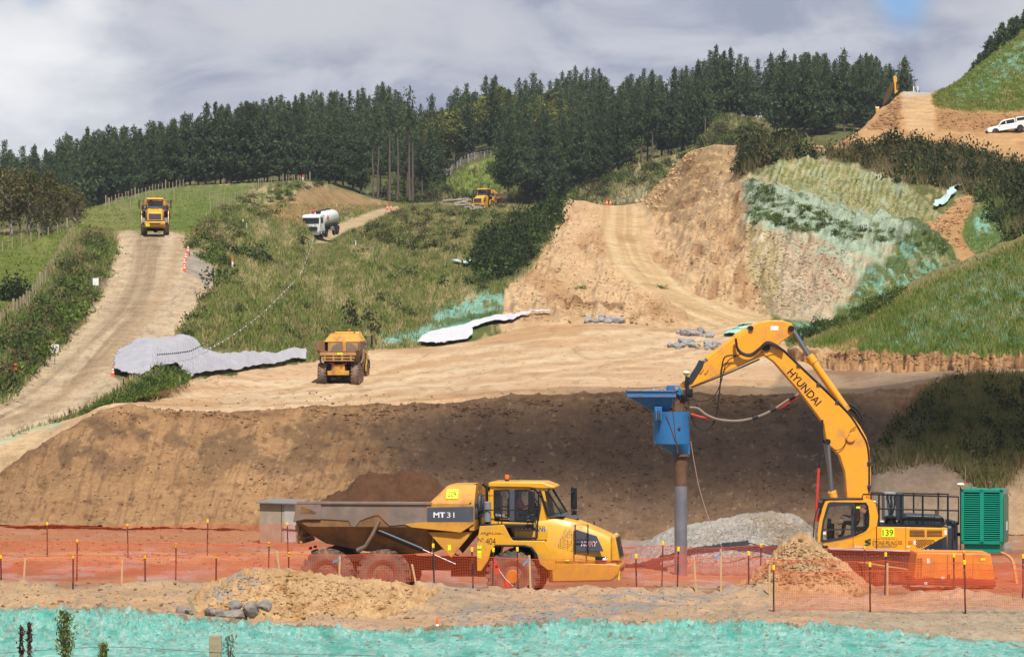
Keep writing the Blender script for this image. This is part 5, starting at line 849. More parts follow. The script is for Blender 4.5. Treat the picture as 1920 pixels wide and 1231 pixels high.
n = 32; cone = [[(rc+rr*math.cos(2*math.pi*i/n), rr*math.sin(2*math.pi*i/n), dz0+.003) for i in range(n)], [(fx+.29*math.cos(2*math.pi*i/n), .29*math.sin(2*math.pi*i/n), fz+.02) for i in range(n)]]; MB().loft(cone).build('cone', M_blue, ho)
MB().cyl((fx, 0, fz-.05), (fx, 0, fz+.03), .31, n=28).build('flange', M_rust, ho, .006)
for s in (-1, 1): MB().prism([H8(*q) for q in ((880, 905), (910, 905), (910, 1030), (885, 1030))], s*.2, s*.2+.02).build('cone_fin', M_blue, ho); MB().prism([H8(*q) for q in ((628, 935), (660, 960), (745, 1060), (700, 1045))], s*.22, s*.22+.02).build('cone_fin', M_blue, ho)
x, zt_ = H8(797, 1075); zm = E(0, 910)[1]; zb = E(0, 1085)[1]; MB().cyl((x, 0, zt_+.1), (x, 0, zm), .228, n=28, caps=False).build('rusty_tube', M_rust, ho); MB().cyl((x, 0, zm+.02), (x, 0, zb), .222, n=28).build('steel_tube', M_pipe, ho)
MB().box((H8(497, 0)[0], -.6, H8(0, 500)[1]), (.26, .06, .42)).build('guide', M_blue, ho, .01)
b = MB()
for xx in (470, 530): b.box((H8(xx, 0)[0], -.66, H8(0, 530)[1]), (.05, .12, .36))
b.build('guide_channel', M_blue, ho, .008); MB().cyl((H8(500, 0)[0], -.66, H8(0, 470)[1]), (H8(500, 0)[0], -.66, H8(0, 590)[1]), .03).build('guide_spring', M_rust, ho)
MB().box((H8(745, 0)[0], 0, H8(0, 420)[1]), (.2, .5, .36)).box((H8(800, 0)[0], 0, H8(0, 380)[1]), (.1, .5, .6)).box((H8(740, 0)[0], 0, H8(0, 455)[1]), (.45, .4, .08)).box((H8(790, 0)[0], 0, H8(0, 300)[1]), (.3, .4, .5)).build('vibrator_mount', M_rust, ho, .01)
MB().prism([H8(*q) for q in ((620, 150), (760, 150), (800, 210), (810, 270), (780, 290), (690, 222), (625, 215))], -.3, .3).build('hitch_bracket', M_blue, ho, .015); MB().cyl((H8(738, 0)[0], -.36, H8(0, 190)[1]), (H8(738, 0)[0], .36, H8(0, 190)[1]), .075, n=18).build('hitch_pin', M_galv, ho, .01)
MB().box((H8(765, 0)[0]-.02, -rr*.9, H8(0, 685)[1]), (.14, .06, .14)).build('inspection_cover', M_rust, ho, .015); MB().box((H8(765, 0)[0]-.01, -rr*.95, H8(0, 705)[1]), (.1, .05, .03)).build('cover_handle', M_black, ho)
MB().tube([(H8(680, 0)[0], -hb-.03, H8(0, 225)[1]), (H8(683, 0)[0], -.72, H8(0, 460)[1])], .015).tube([(H8(690, 0)[0], -rr-.02, H8(0, 500)[1]), (H8(722, 0)[0], -rr-.02, H8(0, 860)[1])], .012).tube([(H8(600, 0)[0], -rr-.02, H8(0, 520)[1]), (H8(715, 0)[0], -rr-.02, H8(0, 850)[1])], .012).tube([(H8(730, 0)[0], -rr+.01, H8(0, 860)[1]), (H8(745, 0)[0], -.5, H8(0, 1010)[1])], .03).tube([(H8(450, 0)[0], -.3, H8(0, 870)[1]), (H8(575, 0)[0], -.3, H8(0, 1055)[1])], .02).build('chain', M_rust, ho)
b = MB(); hx, hz = H8(870, 230); b.cyl((hx, -.35, H8(0, 40)[1]), (hx, -.35, H8(0, 360)[1]), .07).box((hx+.05, -.3, hz), (.18, .3, .2)).box((hx-.08, -.3, H8(0, 280)[1]), (.25, .2, .1)); b.build('hose_manifold', M_black, ho, .01); b = MB().box((H8(910, 0)[0], -.1, H8(0, 250)[1]), (.2, .3, .32)); b.build('junction_box', M_black, ho, .02)
gx_, gz_ = E(1286, 697); mm = MB().cyl((gx_, -.35, H8(0, 60)[1]), (gx_, -.35, gz_-.1), .03).build('antenna_mast', M_black, ho); MB().lathe([(.05, gz_-.14), (.1, gz_-.08), (.11, gz_-.05)], (gx_, -.35, 0), 'z', 16).build('antenna_base', M_fluo, mm); MB().lathe([(.13, gz_-.05), (.14, gz_-.02), (.09, gz_+.02), (.02, gz_+.035)], (gx_, -.35, 0), 'z', 18).build('antenna_dome', M_white, mm)
rk = MB(); rnd = random.Random(5)
for k in range(150): t = rnd.random(); rk.ball((tx0+.15+t*(tx1-tx0-.5), rnd.uniform(-.6, .6), tz0-.06+max(0, (t-.35))*.25*rnd.random()+.02), rnd.uniform(.025, .06), 5, 4)
tag(rk.build('crushed_stone', mat('crushed_stone', S(176, 172, 166), .9, var=.25), None, 0, False), 'grey crushed stone lying in the tray of the blue hopper', 'stone', None, 'stuff').matrix_world = EXM
# ropes from hopper to the ground
tl = hose('tether_line', R2, ((303, 560), (320, 660), (345, 780), (400, 940), (470, 1060), (540, 1118)), -.72, .012, mat('pale_rope', S(206, 170, 150), .8), None, 5); tl.matrix_world = EXM; tag(tl, 'thin pale tether rope slanting from the blue hopper down past the gravel heap', 'rope')
person_seated('person', 'operator in orange vest seated behind the cab glass of the big excavator', EXM @ Matrix.Translation((R3(430, 0)[0], -.95, R3(0, 525)[1])) @ Matrix.Rotation(R(180), 4, 'Z'), M_hivis, hat=M_white)
# --- compressor in front
YC = 106.; cm = thing('air_compressor', 'orange air compressor on a maroon skid behind the mesh fence, below the green generator', 'compressor'); CM = Matrix.Translation(((1780-960)*YC/F, YC, zv(1097, YC))); cm.matrix_world = CM
def C3(x, y): u, v = 1500+x/4.245, 860+y/4.245; k = F/YC; return ((u-1780)/k, (1097-v)/k)
MB().prism([C3(*q) for q in ((875, 940), (905, 730), (1485, 738), (1524, 955)) ], -.9, .9).build('housing', M_comp, cm, .05); MB().prism([C3(*q) for q in ((870, 942), (1526, 956), (1524, 1004), (870, 985))], -.92, .92).build('skid', M_mar, cm, .02)
gr = MB()
for k in range(5): x = C3(900+k*11, 0)[0]; a = C3(0, 772)[1]; b_ = C3(0, 938)[1]; gr.box((x-.02*k*0, -.905, (a+b_)/2), (.02, .02, a-b_))
for k in range(9): z = C3(0, 775+k*20)[1]; gr.box((C3(921, 0)[0], -.906, z), (.2, .02, .02))
MB().box((C3(921, 0)[0], -.9, C3(0, 855)[1]), (.2, .01, .68)).build('intake', M_black, cm); gr.build('intake_grille', M_comp, cm)
for x in (1145, 1345): MB().box((C3(x, 0)[0], -.902, C3(0, 850)[1]), (.012, .012, .8)).build('panel_gap', M_dark, cm)
MB().box((C3(1425, 0)[0], -.905, C3(0, 784)[1]), (.16, .01, .08)).build('plate', M_fluo, cm); MB().box((C3(993, 0)[0], -.905, C3(0, 798)[1]), (.09, .01, .15)).box((C3(1108, 0)[0], -.905, C3(0, 930)[1]), (.1, .01, .08)).box((C3(973, 0)[0], -.925, C3(0, 972)[1]), (.1, .01, .07)).build('sticker', M_white, cm); MB().box((C3(1152, 0)[0], -.905, C3(0, 928)[1]), (.1, .01, .18)).build('emblem', M_mar, cm)
lettering('375HH', .09, face_m(C3(998, 0)[0], -.906, C3(0, 930)[1]), M_mar, cm); lettering('SULLAIR', .09, face_m(C3(1262, 0)[0], -.906, C3(0, 935)[1]), M_mar, cm, w=.65)
def gtube(name, pts, rad, m, label, cat, n=6):
    ps = [Vector(p) for p in pts]; o = []
    for i in range(len(ps)-1):
        p0, p1, p2, p3 = ps[max(i-1, 0)], ps[i], ps[i+1], ps[min(i+2, len(ps)-1)]
        for k in range(6): t = k/6; o.append(.5*((2*p1)+(p2-p0)*t+(2*p0-5*p1+4*p2-p3)*t*t+(3*p1-p0-3*p2+p3)*t**3))
    o.append(ps[-1]); return tag(MB().tube(o, rad, n).build(name, m), label, cat)
gtube('supply_hose', [P(1868, 1035, 111), P(1884, 1038, 110.6), P(1898, 1050, 110.3), P(1904, 1075, 110), P(1907, 1098, 109.8)], .06, M_tan_hose, 'thick tan hose curving down from the generator platform to the ground', 'hose')
gtube('air_hose', [P(1586, 1054, 111), P(1620, 1055, 110), P(1660, 1062, 109), P(1700, 1068, 108), P(1712, 1074, 107)], .05, M_tan_hose, 'tan air hose lying on the ground between mound and orange compressor', 'hose')
# --- far excavator behind the upper mound
YF = 458.; fx = thing('excavator', 'distant yellow excavator half hidden behind the sandy mound on the skyline', 'excavator'); FM = Matrix.Translation(((1655-960)*YF/F, YF, zv(262, YF))); fx.matrix_world = FM
def D5(x, y): u, v = 1600+x/6, 120+y/6; k = F/YF; return ((u-1655)/k, (262-v)/k)
MB().prism([D5(*q) for q in ((330, 480), (335, 400), (370, 320), (425, 210), (440, 205), (455, 260), (400, 400))], -.4, .4).build('boom', mat('brown_dusty_paint', S(96, 66, 34), .7), fx, .05); MB().prism([D5(*q) for q in ((447, 140), (470, 132), (488, 150), (490, 200), (502, 260), (500, 310), (462, 345), (458, 250))], -.3, .3).build('stick', M_yel, fx, .05); MB().prism([D5(*q) for q in ((478, 205), (492, 205), (500, 290), (482, 300))], -.32, -.2).build('ram', M_black, fx)
a, b_ = D5(250, 500), D5(290, 560); MB().box(((a[0]+b_[0])/2, 0, (a[1]+b_[1])/2-.4), (b_[0]-a[0], 1.2, 5.0/3)).build('cab', M_yel, fx, .1); MB().box((a[0]-.3, 0, a[1]-1.4), (1.2, 1.2, 1.4)).build('cab_window', M_glass, fx, .05); MB().box((1.2, .5, .6), (4.5, 2.6, 1.2)).build('house', M_yel, fx, .1); MB().box((1.2, .5, -.6), (4.6, 3, .9)).build('track', M_dark, fx, .2)
for x in (258, 280): MB().box((D5(x, 0)[0], 0, D5(0, 495)[1]), (.25, .3, .4)).build('lamp', M_lamp, fx, .05)
# ================================================================= tanker and utility vehicle
M_tank = mat('white_tank_paint', S(238, 234, 228, .8), .3, var=.04, dirt=S(190, 150, 110), dirt_amt=.15, coat=.3); M_tyre = mat('tyre', S(50, 46, 44), .9, dirt=S(150, 120, 90), dirt_amt=.3); M_dglass = mat('dark_window', S(28, 34, 34), .08, spec=.8, var=.02)
def small_wheel(t, x, y, r, w, rim=M_galv):
    ty = MB().lathe([(r*.55, -w/2), (r*.9, -w/2), (r, -w/2+.04), (r, w/2-.04), (r*.9, w/2), (r*.55, w/2)], (x, y, r), 'y', 26).build('wheel', M_tyre, t); MB().lathe([(.03, -w/2+.02), (r*.56, -w/2+.04), (r*.56, w/2-.04), (.03, w/2-.02)], (x, y, r), 'y', 20).build('rim', rim, ty); return ty
tk = thing('tanker_truck', 'white water tanker truck with a round tank coming down the dirt track', 'tanker truck')
MB().box((-3.3, 0, .95), (8.6, .9, .3)).build('chassis', M_dark, tk, .02)
cab = MB().prism([(1.2, .9), (1.28, 1.9), (1.12, 2.95), (.9, 3.1), (-.85, 3.1), (-.85, .9)], -1.22, 1.22).build('cab', M_white, tk, .08)
MB().prism([(1.285, 1.98), (1.30, 1.98), (1.165, 2.72), (1.15, 2.72)], -1.1, 1.1).build('windscreen', M_dglass, cab); MB().box((1.34, 0, 2.83), (.28, 2.3, .08)).build('sun_visor', M_white, cab, .02); MB().box((1.235, 0, 1.32), (.08, 1.7, .55)).build('grille', M_grill, cab, .02)
for s in (-1, 1):
    MB().box((.35, s*1.225, 2.35), (.9, .02, .65)).build('side_window', M_dglass, cab); MB().box((1.3, s*1.5, 2.4), (.16, .12, .8)).build('mirror', M_black, tk, .03); MB().tube([(1.2, s*1.2, 2.75), (1.3, s*1.5, 2.75)], .03).build('mirror_arm', M_black, tk); hl = MB().box((1.26, s*.95, .98), (.06, .34, .2)).build('headlight', M_lamp, tk, .02); MB().box((1.26, s*1.13, 1.0), (.05, .12, .2)).build('indicator', M_amber, tk, .01)
MB().box((1.3, 0, .72), (.2, 2.3, .22)).box((1.38, 0, .55), (.06, 2.2, .08)).build('bumper', M_galv, tk, .02); MB().box((1.41, .1, .6), (.02, .35, .12)).build('plate', M_amber, tk)
for y in (-.55, .55): MB().box((1.262, y, 1.78), (.03, .25, .07)).build('grab_slot', M_black, cab)
tank = MB(); rings = []
for x, k in ((-1.0, .86), (-1.06, .98), (-1.2, 1), (-7.2, 1), (-7.36, .97), (-7.45, .86)): rings.append([(x, 1.22*k*math.copysign(abs(math.cos(a))**.75, math.cos(a)), 2.35+1.0*k*math.copysign(abs(math.sin(a))**.85, math.sin(a))) for a in [2*math.pi*i/36 for i in range(36)]])
tank.loft(rings); tb = tank.build('tank', M_tank, tk, .0, angle=60)
MB().box((-4.2, -.25, 3.36), (5.6, .7, .06)).build('catwalk', M_grill, tk, .01); MB().tube([(-1.2, -.8, 3.3), (-1.2, -.8, 3.75), (-2.0, -.8, 3.75), (-2.0, -.8, 3.3)], .03).tube([(-6.8, -.5, 3.3), (-6.8, -.5, 3.6), (-7.3, -.5, 3.6)], .03).build('catwalk_rail', M_galv, tk); MB().cyl((-4.3, .0, 3.34), (-4.3, 0, 3.5), .3, n=16).cyl((-6.4, .0, 3.34), (-6.4, 0, 3.5), .3, n=16).build('hatch', M_black, tk, .02)
MB().box((-1.0, .35, 3.3), (.5, .6, .3)).build('air_intake', M_black, tk, .03); MB().ball((-.9, -.3, 3.5), (.25, .22, .22), 8, 6).ball((-1.0, -.5, 3.35), (.15, .15, .15), 8, 6).build('red_hose_reel', M_redhose, tk)
MB().box((-4.3, 1.02, 1.45), (6.2, .25, .25)).box((-4.3, -1.02, 1.45), (6.2, .25, .25)).build('tank_skirt', M_dark, tk, .03); MB().box((-4.4, 1.1, .95), (1.2, .3, .5)).box((-4.4, -1.1, .95), (1.2, .3, .5)).build('side_box', M_galv, tk, .03); MB().box((-7.5, .6, 1.2), (.2, .6, .3)).build('rear_valve', mat('blue_plastic', S(70, 140, 190), .5), tk, .02)
for s in (-1, 1):
    for x in (0, -1.7, -5.4, -6.75):
        small_wheel(tk, x, s*1.05, .52, .3, M_white); MB().prism([(x-.62, .62), (x-.6, 1.0), (x-.4, 1.2), (x+.4, 1.2), (x+.6, 1.0), (x+.62, .62), (x+.56, .62), (x+.5, .98), (x+.36, 1.13), (x-.36, 1.13), (x-.5, .98), (x-.56, .62)], s*1.05-.17, s*1.05+.17).build('mudguard', M_white if x == 0 else M_grill, tk)
em = MB()
for a, z in ((-2.1, 2.55), (-2.3, 2.75), (-2.5, 2.55), (-2.2, 2.35), (-2.45, 2.3)): em.box((a, 1.235, z), (.24, .02, .2), (0, .7, 0))
em.build('emblem', M_red, tk)
lettering('ISUZU', .1, Matrix.Translation((1.29, 0, 1.72)) @ Matrix.Rotation(R(90), 4, 'Z') @ Matrix.Rotation(R(90), 4, 'X'), M_grill, tk)
kp = G(592, 447, 'hill'); kp.x = (586-960)*kp.y/F; tk.location = kp+Vector((.2, .8, .0)); tk.rotation_euler = (0, R(6.5), R(256)); 
tk.scale = (1.0, 1.0, 1.0)
# --- white double cab ute with canopy
ut = thing('utility_truck', 'white double cab utility vehicle with canopy parked on the sandy upper track', 'utility vehicle')
low = [(2.55, .5), (2.62, .75), (2.5, .98), (2.2, 1.06), (1.25, 1.12), (-2.55, 1.16), (-2.62, .6), (-2.0, .45), (2.3, .42)]; MB().prism(low, -.88, .88).build('body', M_white, ut, .06)
MB().prism([(1.3, 1.1), (.62, 1.62), (.35, 1.74), (-1.0, 1.78), (-1.05, 1.12)], -.78, .78).build('cab', M_white, ut, .06); MB().prism([(-1.1, 1.15), (-1.12, 1.83), (-2.5, 1.83), (-2.58, 1.15)], -.82, .82).build('canopy', M_white, ut, .05)
for s in (-1, 1):
    y0, y1 = (s*.781, s*.79); MB().prism([(1.02, 1.16), (.58, 1.53), (.2, 1.62), (.2, 1.16)], min(y0, y1), max(y0, y1)).build('front_window', M_dglass, ut); MB().prism([(.1, 1.16), (.1, 1.63), (-.88, 1.66), (-.92, 1.2)], min(y0, y1), max(y0, y1)).build('rear_window', M_dglass, ut); y0, y1 = s*.821, s*.83; MB().prism([(-1.25, 1.35), (-1.25, 1.72), (-2.35, 1.72), (-2.45, 1.35)], min(y0, y1), max(y0, y1)).build('canopy_window', M_dglass, ut)
    for x in (1.6, -1.5): MB().lathe([(.02, -.02), (.43, -.02), (.43, .02), (.02, .02)], (x, s*.875, .42), 'y', 22).build('wheel_arch', M_black, ut); small_wheel(ut, x, s*.80, .38, .24)
    MB().box((1.0, s*.93, 1.2), (.12, .2, .16)).build('mirror', M_white, ut, .03); MB().box((-2.2, s*.885, .95), (.55, .012, .3)).build('fluorescent_plate', M_fluo, ut); MB().box((2.45, s*.7, .88), (.2, .3, .14)).build('headlight', M_lamp, ut, .03)
    for x in (.15, -.95): MB().box((x, s*.885, .95), (.012, .006, .5)).build('door_gap', M_grill, ut)
    MB().box((-.2, s*.885, 1.0), (.16, .02, .04)).box((.8, s*.885, 1.0), (.16, .02, .04)).build('door_handle', M_galv, ut)
MB().box((1.02, 0, 1.37), (.02, 1.4, .5), (0, -.92, 0)).build('windscreen', M_dglass, ut); MB().box((2.62, 0, .6), (.1, 1.6, .22)).build('bumper', M_grill, ut, .03); MB().tube([(-1.1, -.6, 1.86), (-1.1, .6, 1.86)], .04).tube([(-2.3, -.6, 1.9), (-2.3, .6, 1.9)], .05).build('roof_bar', M_black, ut)
MB().cyl((-.1, -.5, 1.75), (.05, -.5, 2.9), .015).box((.06, -.5, 2.95), (.05, .03, .3)).build('whip_flag', M_orange, ut)
ut.location = P(1889, 251, 398)+Vector((0, -.3, 0)); ut.rotation_euler = (0, R(8.5), R(180))
# ================================================================= vegetation
LEAF = mat_attr('foliage', .8, .12, (2.,), 0, 0, .38, .2, .2); GRASS = mat_attr('grass_blades', .85, .1, (1.,), 0, 0, .3, 0, .1); BARK = mat('bark', S(112, 96, 84, .6), .95, var=.25, scale=4); BARKP = mat('pale_bark', S(172, 158, 146, .6), .9, var=.2, scale=4)
def quads(c, size, rng, up=.0, asp=.6):
    """one randomly turned leaf clump (quad) per centre"""
    n = len(c); a = rng.normal(size=(n, 3)); a[:, 2] += up; a /= np.linalg.norm(a, axis=1)[:, None]; b = rng.normal(size=(n, 3)); b -= a*(a*b).sum(1)[:, None]; b /= np.linalg.norm(b, axis=1)[:, None]
    s = np.broadcast_to(size, n)[:, None]; A = a*s; B_ = b*s*asp
    V = np.stack([c-A, c+B_*.9-A*.1, c+A, c-B_*.9+A*.1], 1).reshape(-1, 3); return V, np.arange(4*n).reshape(-1, 4)
def bush_arr(n, rx, h, leaf, cols, seed, upr=.5):
    rng = np.random.default_rng(seed); d = rng.normal(size=(n, 3)); d[:, 2] = abs(d[:, 2])*1.1-.15; d /= np.linalg.norm(d, axis=1)[:, None]; k = rng.uniform(.35, 1.05, n)[:, None]
    lob = 1+.35*np.sin(d[:, :1]*4+seed)+.3*np.cos(d[:, 1:2]*5+seed*2)
    c = d*k*lob*np.array([rx, rx, h]); c[:, 2] = np.maximum(c[:, 2], .02*h); V, Fq = quads(c, leaf*rng.uniform(.6, 1.3, n), rng, upr)
    ci = rng.integers(0, len(cols), n); C = np.repeat(np.array(cols)[ci]*rng.uniform(.7, 1.3, (n, 1)), 4, 0); return V, Fq, C
def merge(name, items, m, label, kind='stuff'):
    """items: (V, F, C, position, scale, rotz) -> one mesh"""
    Vs, Fs, Cs, o = [], [], [], 0
    for V, Fq, C, p, s, r in items:
        c, q = math.cos(r), math.sin(r); W = np.stack([V[:, 0]*c-V[:, 1]*q, V[:, 0]*q+V[:, 1]*c, V[:, 2]], 1)*s+np.array(p[:]); Vs.append(W); Fs.append(Fq+o); Cs.append(C); o += len(V)
    ob = link(name, npmesh(name, np.concatenate(Vs), np.concatenate(Fs), m, np.concatenate(Cs))); return tag(ob, label, None, None, kind)
def inpoly(x, y, P_):
    ins = False; n = len(P_)
    for i in range(n):
        ax, ay = P_[i]; bx, by = P_[(i+1) % n]
        if (ay > y) != (by > y) and x < (bx-ax)*(y-ay)/(by-ay)+ax: ins = not ins
    return ins
def sample(poly, n, rnd):
    us = [p[0] for p in poly]; vs = [p[1] for p in poly]; out = []
    while len(out) < n:
        u, v = rnd.uniform(min(us), max(us)), rnd.uniform(min(vs), max(vs))
        if inpoly(u, v, poly): out.append((u, v))
    return out
GK = .98
_S = S
def S(r, g, b, k=None): return _S(r, g, b, GK if k is None else k)
gd = [S(62, 78, 38), S(80, 98, 44), S(48, 60, 32), S(92, 104, 52)]; gb = [S(104, 92, 58), S(120, 100, 74), S(84, 88, 46), S(70, 74, 40)]; gl = [S(96, 118, 44), S(80, 104, 36), S(110, 122, 60)]
dk = [S(46, 58, 32), S(58, 68, 36), S(40, 48, 28)]
BU = [bush_arr(260, 1., 1., .14, gd, 1), bush_arr(260, 1.1, .9, .14, gd, 2), bush_arr(230, .7, 1.3, .14, dk, 3, 1.2), bush_arr(230, 1., .8, .14, gb, 4, 1.), bush_arr(240, 1.2, .8, .14, gl, 5), bush_arr(210, .6, 1.5, .13, dk, 6, 1.6), bush_arr(210, .8, 1.2, .13, gb, 7, 1.6)]
rv = random.Random(21)
def scrub(name, poly, n, s0, s1, kinds, label, layers=(), sink=.1):
    it = []
    for u, v in sample(poly, n, rv):
        if any(abs(u-a) < r and -r*.5 < v-b < r*2 for a, b, r in ((103, 652, 17), (180, 531, 14), (29, 705, 12))): continue
        s = rv.uniform(s0, s1); g = G(u, v, *layers); it.append((*BU[rv.choice(kinds)], (g.x, g.y, g.z-sink*s), s, rv.uniform(0, 6.3)))
    return merge(name, it, LEAF, label)
scrub('scrub', [(1384, 328), (1398, 262), (1480, 268), (1520, 296), (1620, 282), (1650, 268), (1730, 262), (1830, 296), (1920, 330), (1990, 360), (1990, 440), (1905, 440), (1862, 365), (1800, 352), (1750, 345), (1700, 342), (1610, 304), (1500, 292), (1440, 302)], 560, .8, 1.6, [2, 3, 5, 6, 0, 5], 'dense dark scrub capping the mottled cut slope', ('hill',))
scrub('scrub', [(1820, 350), (1990, 360), (1990, 460), (1890, 450), (1850, 400), (1830, 372)], 120, .7, 1.6, [0, 2, 5, 1], 'dark scrub above the right hand slope', ('hill',))
scrub('scrub', [(895, 515), (900, 470), (950, 430), (1000, 405), (1050, 385), (1052, 405), (1030, 440), (1010, 475), (965, 520), (930, 530)], 250, .7, 1.7, [0, 1, 2, 0, 5], 'dark scrub filling the gully beside the sandy fill', ('hill',))
scrub('scrub', [(650, 440), (770, 392), (880, 380), (980, 385), (1000, 420), (930, 450), (880, 480), (760, 470)], 170, .4, 1.2, [3, 4, 6, 0, 1], 'low mixed scrub in the shallow valley', ('hill',))
scrub('undergrowth', [(1640, 885), (1660, 830), (1705, 790), (1745, 738), (1800, 720), (2000, 722), (2000, 860), (1920, 870), (1870, 925), (1800, 875), (1740, 860)], 230, .25, .7, [2, 5, 6, 3, 6], 'dark undergrowth on the shaded bank behind the generator', ('embankment',))
scrub('undergrowth', [(0, 740), (50, 705), (105, 645), (180, 550), (208, 480), (200, 448), (165, 445), (120, 510), (60, 590), (0, 650), (-60, 700), (-60, 770)], 260, .35, 1., [0, 1, 3, 4, 6], 'tangled undergrowth on the bank left of the haul road', ('hill',))
scrub('undergrowth', [(96, 798), (160, 776), (230, 746), (290, 710), (325, 692), (349, 707), (338, 716), (250, 748), (180, 772)], 240, .25, .5, [4, 0, 4, 1], 'green weeds along the low ridge between haul road and bench', ('hill',), .2)
scrub('undergrowth', [(345, 460), (380, 415), (440, 375), (540, 345), (600, 345), (520, 400), (470, 440), (420, 470), (400, 540), (350, 640), (335, 640), (395, 580), (410, 510)], 150, .35, 1., [0, 1, 3, 4, 6], 'undergrowth on the shoulder right of the haul road', ('hill',))
scrub('undergrowth', [(690, 378), (740, 350), (830, 330), (840, 350), (930, 385), (900, 395), (830, 392), (760, 385)], 90, .8, 2., [0, 1, 4, 3], 'undergrowth along the foot of the pine wood', ('forest_hill',))
scrub('undergrowth', [(1060, 375), (1120, 335), (1200, 312), (1290, 290), (1330, 262), (1345, 222), (1400, 228), (1440, 246), (1390, 262), (1290, 305), (1230, 345), (1160, 350), (1140, 380)], 120, .5, 1.4, [0, 1, 4, 3, 6], 'undergrowth on the hazy hillside above the ramp', ('forest_hill',))
scrub('undergrowth', [(1480, 640), (1520, 612), (1600, 590), (1700, 540), (1690, 560), (1600, 612), (1540, 625), (1505, 648)], 90, .3, .8, [4, 0, 1], 'green weeds in the fold below the mottled slope')
scrub('undergrowth', [(1400, 330), (1480, 375), (1620, 430), (1740, 440), (1780, 470), (1600, 450), (1480, 430), (1405, 420)], 130, .25, .6, [4, 0, 4], 'scattered green weeds on the ledge of the mottled slope', ('hill',))
# grass tufts: blades joined into one object
def grass(name, layer, n, h0, h1, blades, label, cond=None, palette=None, width=.05):
    l = LAY[layer]; rng = np.random.default_rng(len(name)+n); cm = cond(l) if cond is not None else None; g = l['g'].copy(); vis = (l['V'] > -10) & (l['V'] < 1245) & (l['U'] > -60) & (l['U'] < 1985); g = g*vis
    if cm is not None: g = g*cm
    w = g/l['Y']**2*l['Y']**2; w = w.ravel()/w.sum(); i = rng.choice(w.size, n, p=w); base = np.stack([l[k].ravel()[i] for k in 'XYZ'], 1); col = l['c'].reshape(-1, 3)[i]
    base = np.repeat(base, blades, 0); col = np.repeat(col, blades, 0); m = len(base); base += np.stack([rng.normal(0, .16, m), rng.normal(0, .16, m), np.full(m, -.04)], 1)
    h = rng.uniform(h0, h1, m)*np.repeat(rng.uniform(.5, 1.2, n), blades); lean = rng.normal(0, .34, (m, 2))*h[:, None]; a = rng.uniform(0, np.pi, m); wd = width*rng.uniform(.6, 1.5, m); dx = np.stack([np.cos(a)*wd, np.sin(a)*wd*.4, np.zeros(m)], 1)
    V = np.stack([base-dx, base+dx, base+np.stack([lean[:, 0], lean[:, 1], h], 1)], 1).reshape(-1, 3)
    pal = np.array(palette if palette else [S(104, 120, 54), S(120, 130, 66), S(180, 164, 118), S(150, 144, 92), S(96, 114, 50), S(112, 124, 58), S(164, 138, 104)]); c2 = .62*col*1.32+.48*pal[np.repeat(rng.integers(0, len(pal), n), blades)]*rng.uniform(.75, 1.25, (m, 1))
    return tag(link(name, npmesh(name, V, np.arange(3*m).reshape(-1, 3), GRASS, np.repeat(c2, 3, 0))), label, None, None, 'stuff')
def mask(l, *polys):
    class Q: pass
    q = Pt(l['U'], l['V'], l['X'], l['Y'], l['Z'], tan); r = np.zeros(l['U'].shape)
    for p_ in polys: r = np.maximum(r, q.m(p_, 3, 2))
    return r
FIELD = [(-400, 470), (110, 436), (146, 436), (100, 500), (60, 560), (-50, 600), (-400, 640)]; MEAD = [(146, 395), (300, 348), (480, 340), (470, 360), (400, 392), (352, 442), (140, 442)]
grass('grass', 'hill', 36000, .2, .62, 6, 'long mixed grass on the middle hillside', lambda l: (l['V'] > 385)*(l['U'] < 1060)*(1-mask(l, FIELD, MEAD)), None, .06)
grass('grass', 'hill', 7000, .12, .25, 6, 'short green grass of the fields', lambda l: mask(l, FIELD, MEAD), [S(112, 130, 56), S(128, 138, 66)], .08)
grass('grass', 'grassed_slope', 9000, .2, .5, 5, 'fine grass on the sprayed slope', None, [S(84, 112, 36), S(100, 118, 46), S(150, 134, 80)], .04)
grass('grass', 'embankment', 13000, .25, .7, 6, 'grass on the shaded bank', None, [S(92, 100, 50), S(130, 122, 76)], .03)
CAP = [(1385, 330), (1400, 262), (1475, 268), (1520, 297), (1620, 286), (1655, 269), (1760, 265), (1830, 296), (1990, 340), (1990, 440), (1890, 445), (1860, 370), (1760, 350), (1700, 345), (1600, 305), (1500, 290)]
def capm(l): l['g'][:] = np.maximum(l['g'], mask(l, CAP)); return mask(l, CAP)
grass('grass', 'hill', 6500, .6, 1.9, 5, 'tall brown and green stalks among the scrub on the knoll', capm, [S(112, 96, 64), S(128, 104, 80), S(90, 96, 50), S(74, 84, 42), S(146, 124, 94)], .05)
CUT = [(1400, 330), (1470, 290), (1600, 300), (1720, 345), (1770, 410), (1800, 470), (1700, 455), (1560, 455), (1400, 425)]; LOWC = [(1560, 610), (1620, 520), (1690, 465), (1770, 450), (1800, 490), (1700, 550), (1600, 625), (1490, 655)]; SLIP = [(1815, 385), (1890, 370), (1935, 430), (1840, 478), (1812, 460)]
def barer(l): l['g'][:] = np.maximum(l['g'], mask(l, CUT)*.5+mask(l, LOWC, SLIP)*.8); return mask(l, CUT, LOWC, SLIP)
grass('grass', 'hill', 3600, .06, .22, 5, 'sparse young grass on the sprayed cut face', barer, [S(150, 150, 88), S(112, 120, 52), S(186, 190, 160), S(176, 164, 112), S(96, 116, 48)], .06)
grass('grass', 'upper_hill', 6000, .15, .4, 5, 'short grass on the sprayed green hill', None, [S(98, 116, 46), S(116, 124, 52), S(136, 132, 70)], .09)
grass('grass', 'forest_hill', 5000, .4, 1.1, 6, 'rough grass below the pine wood', None, None, .12)
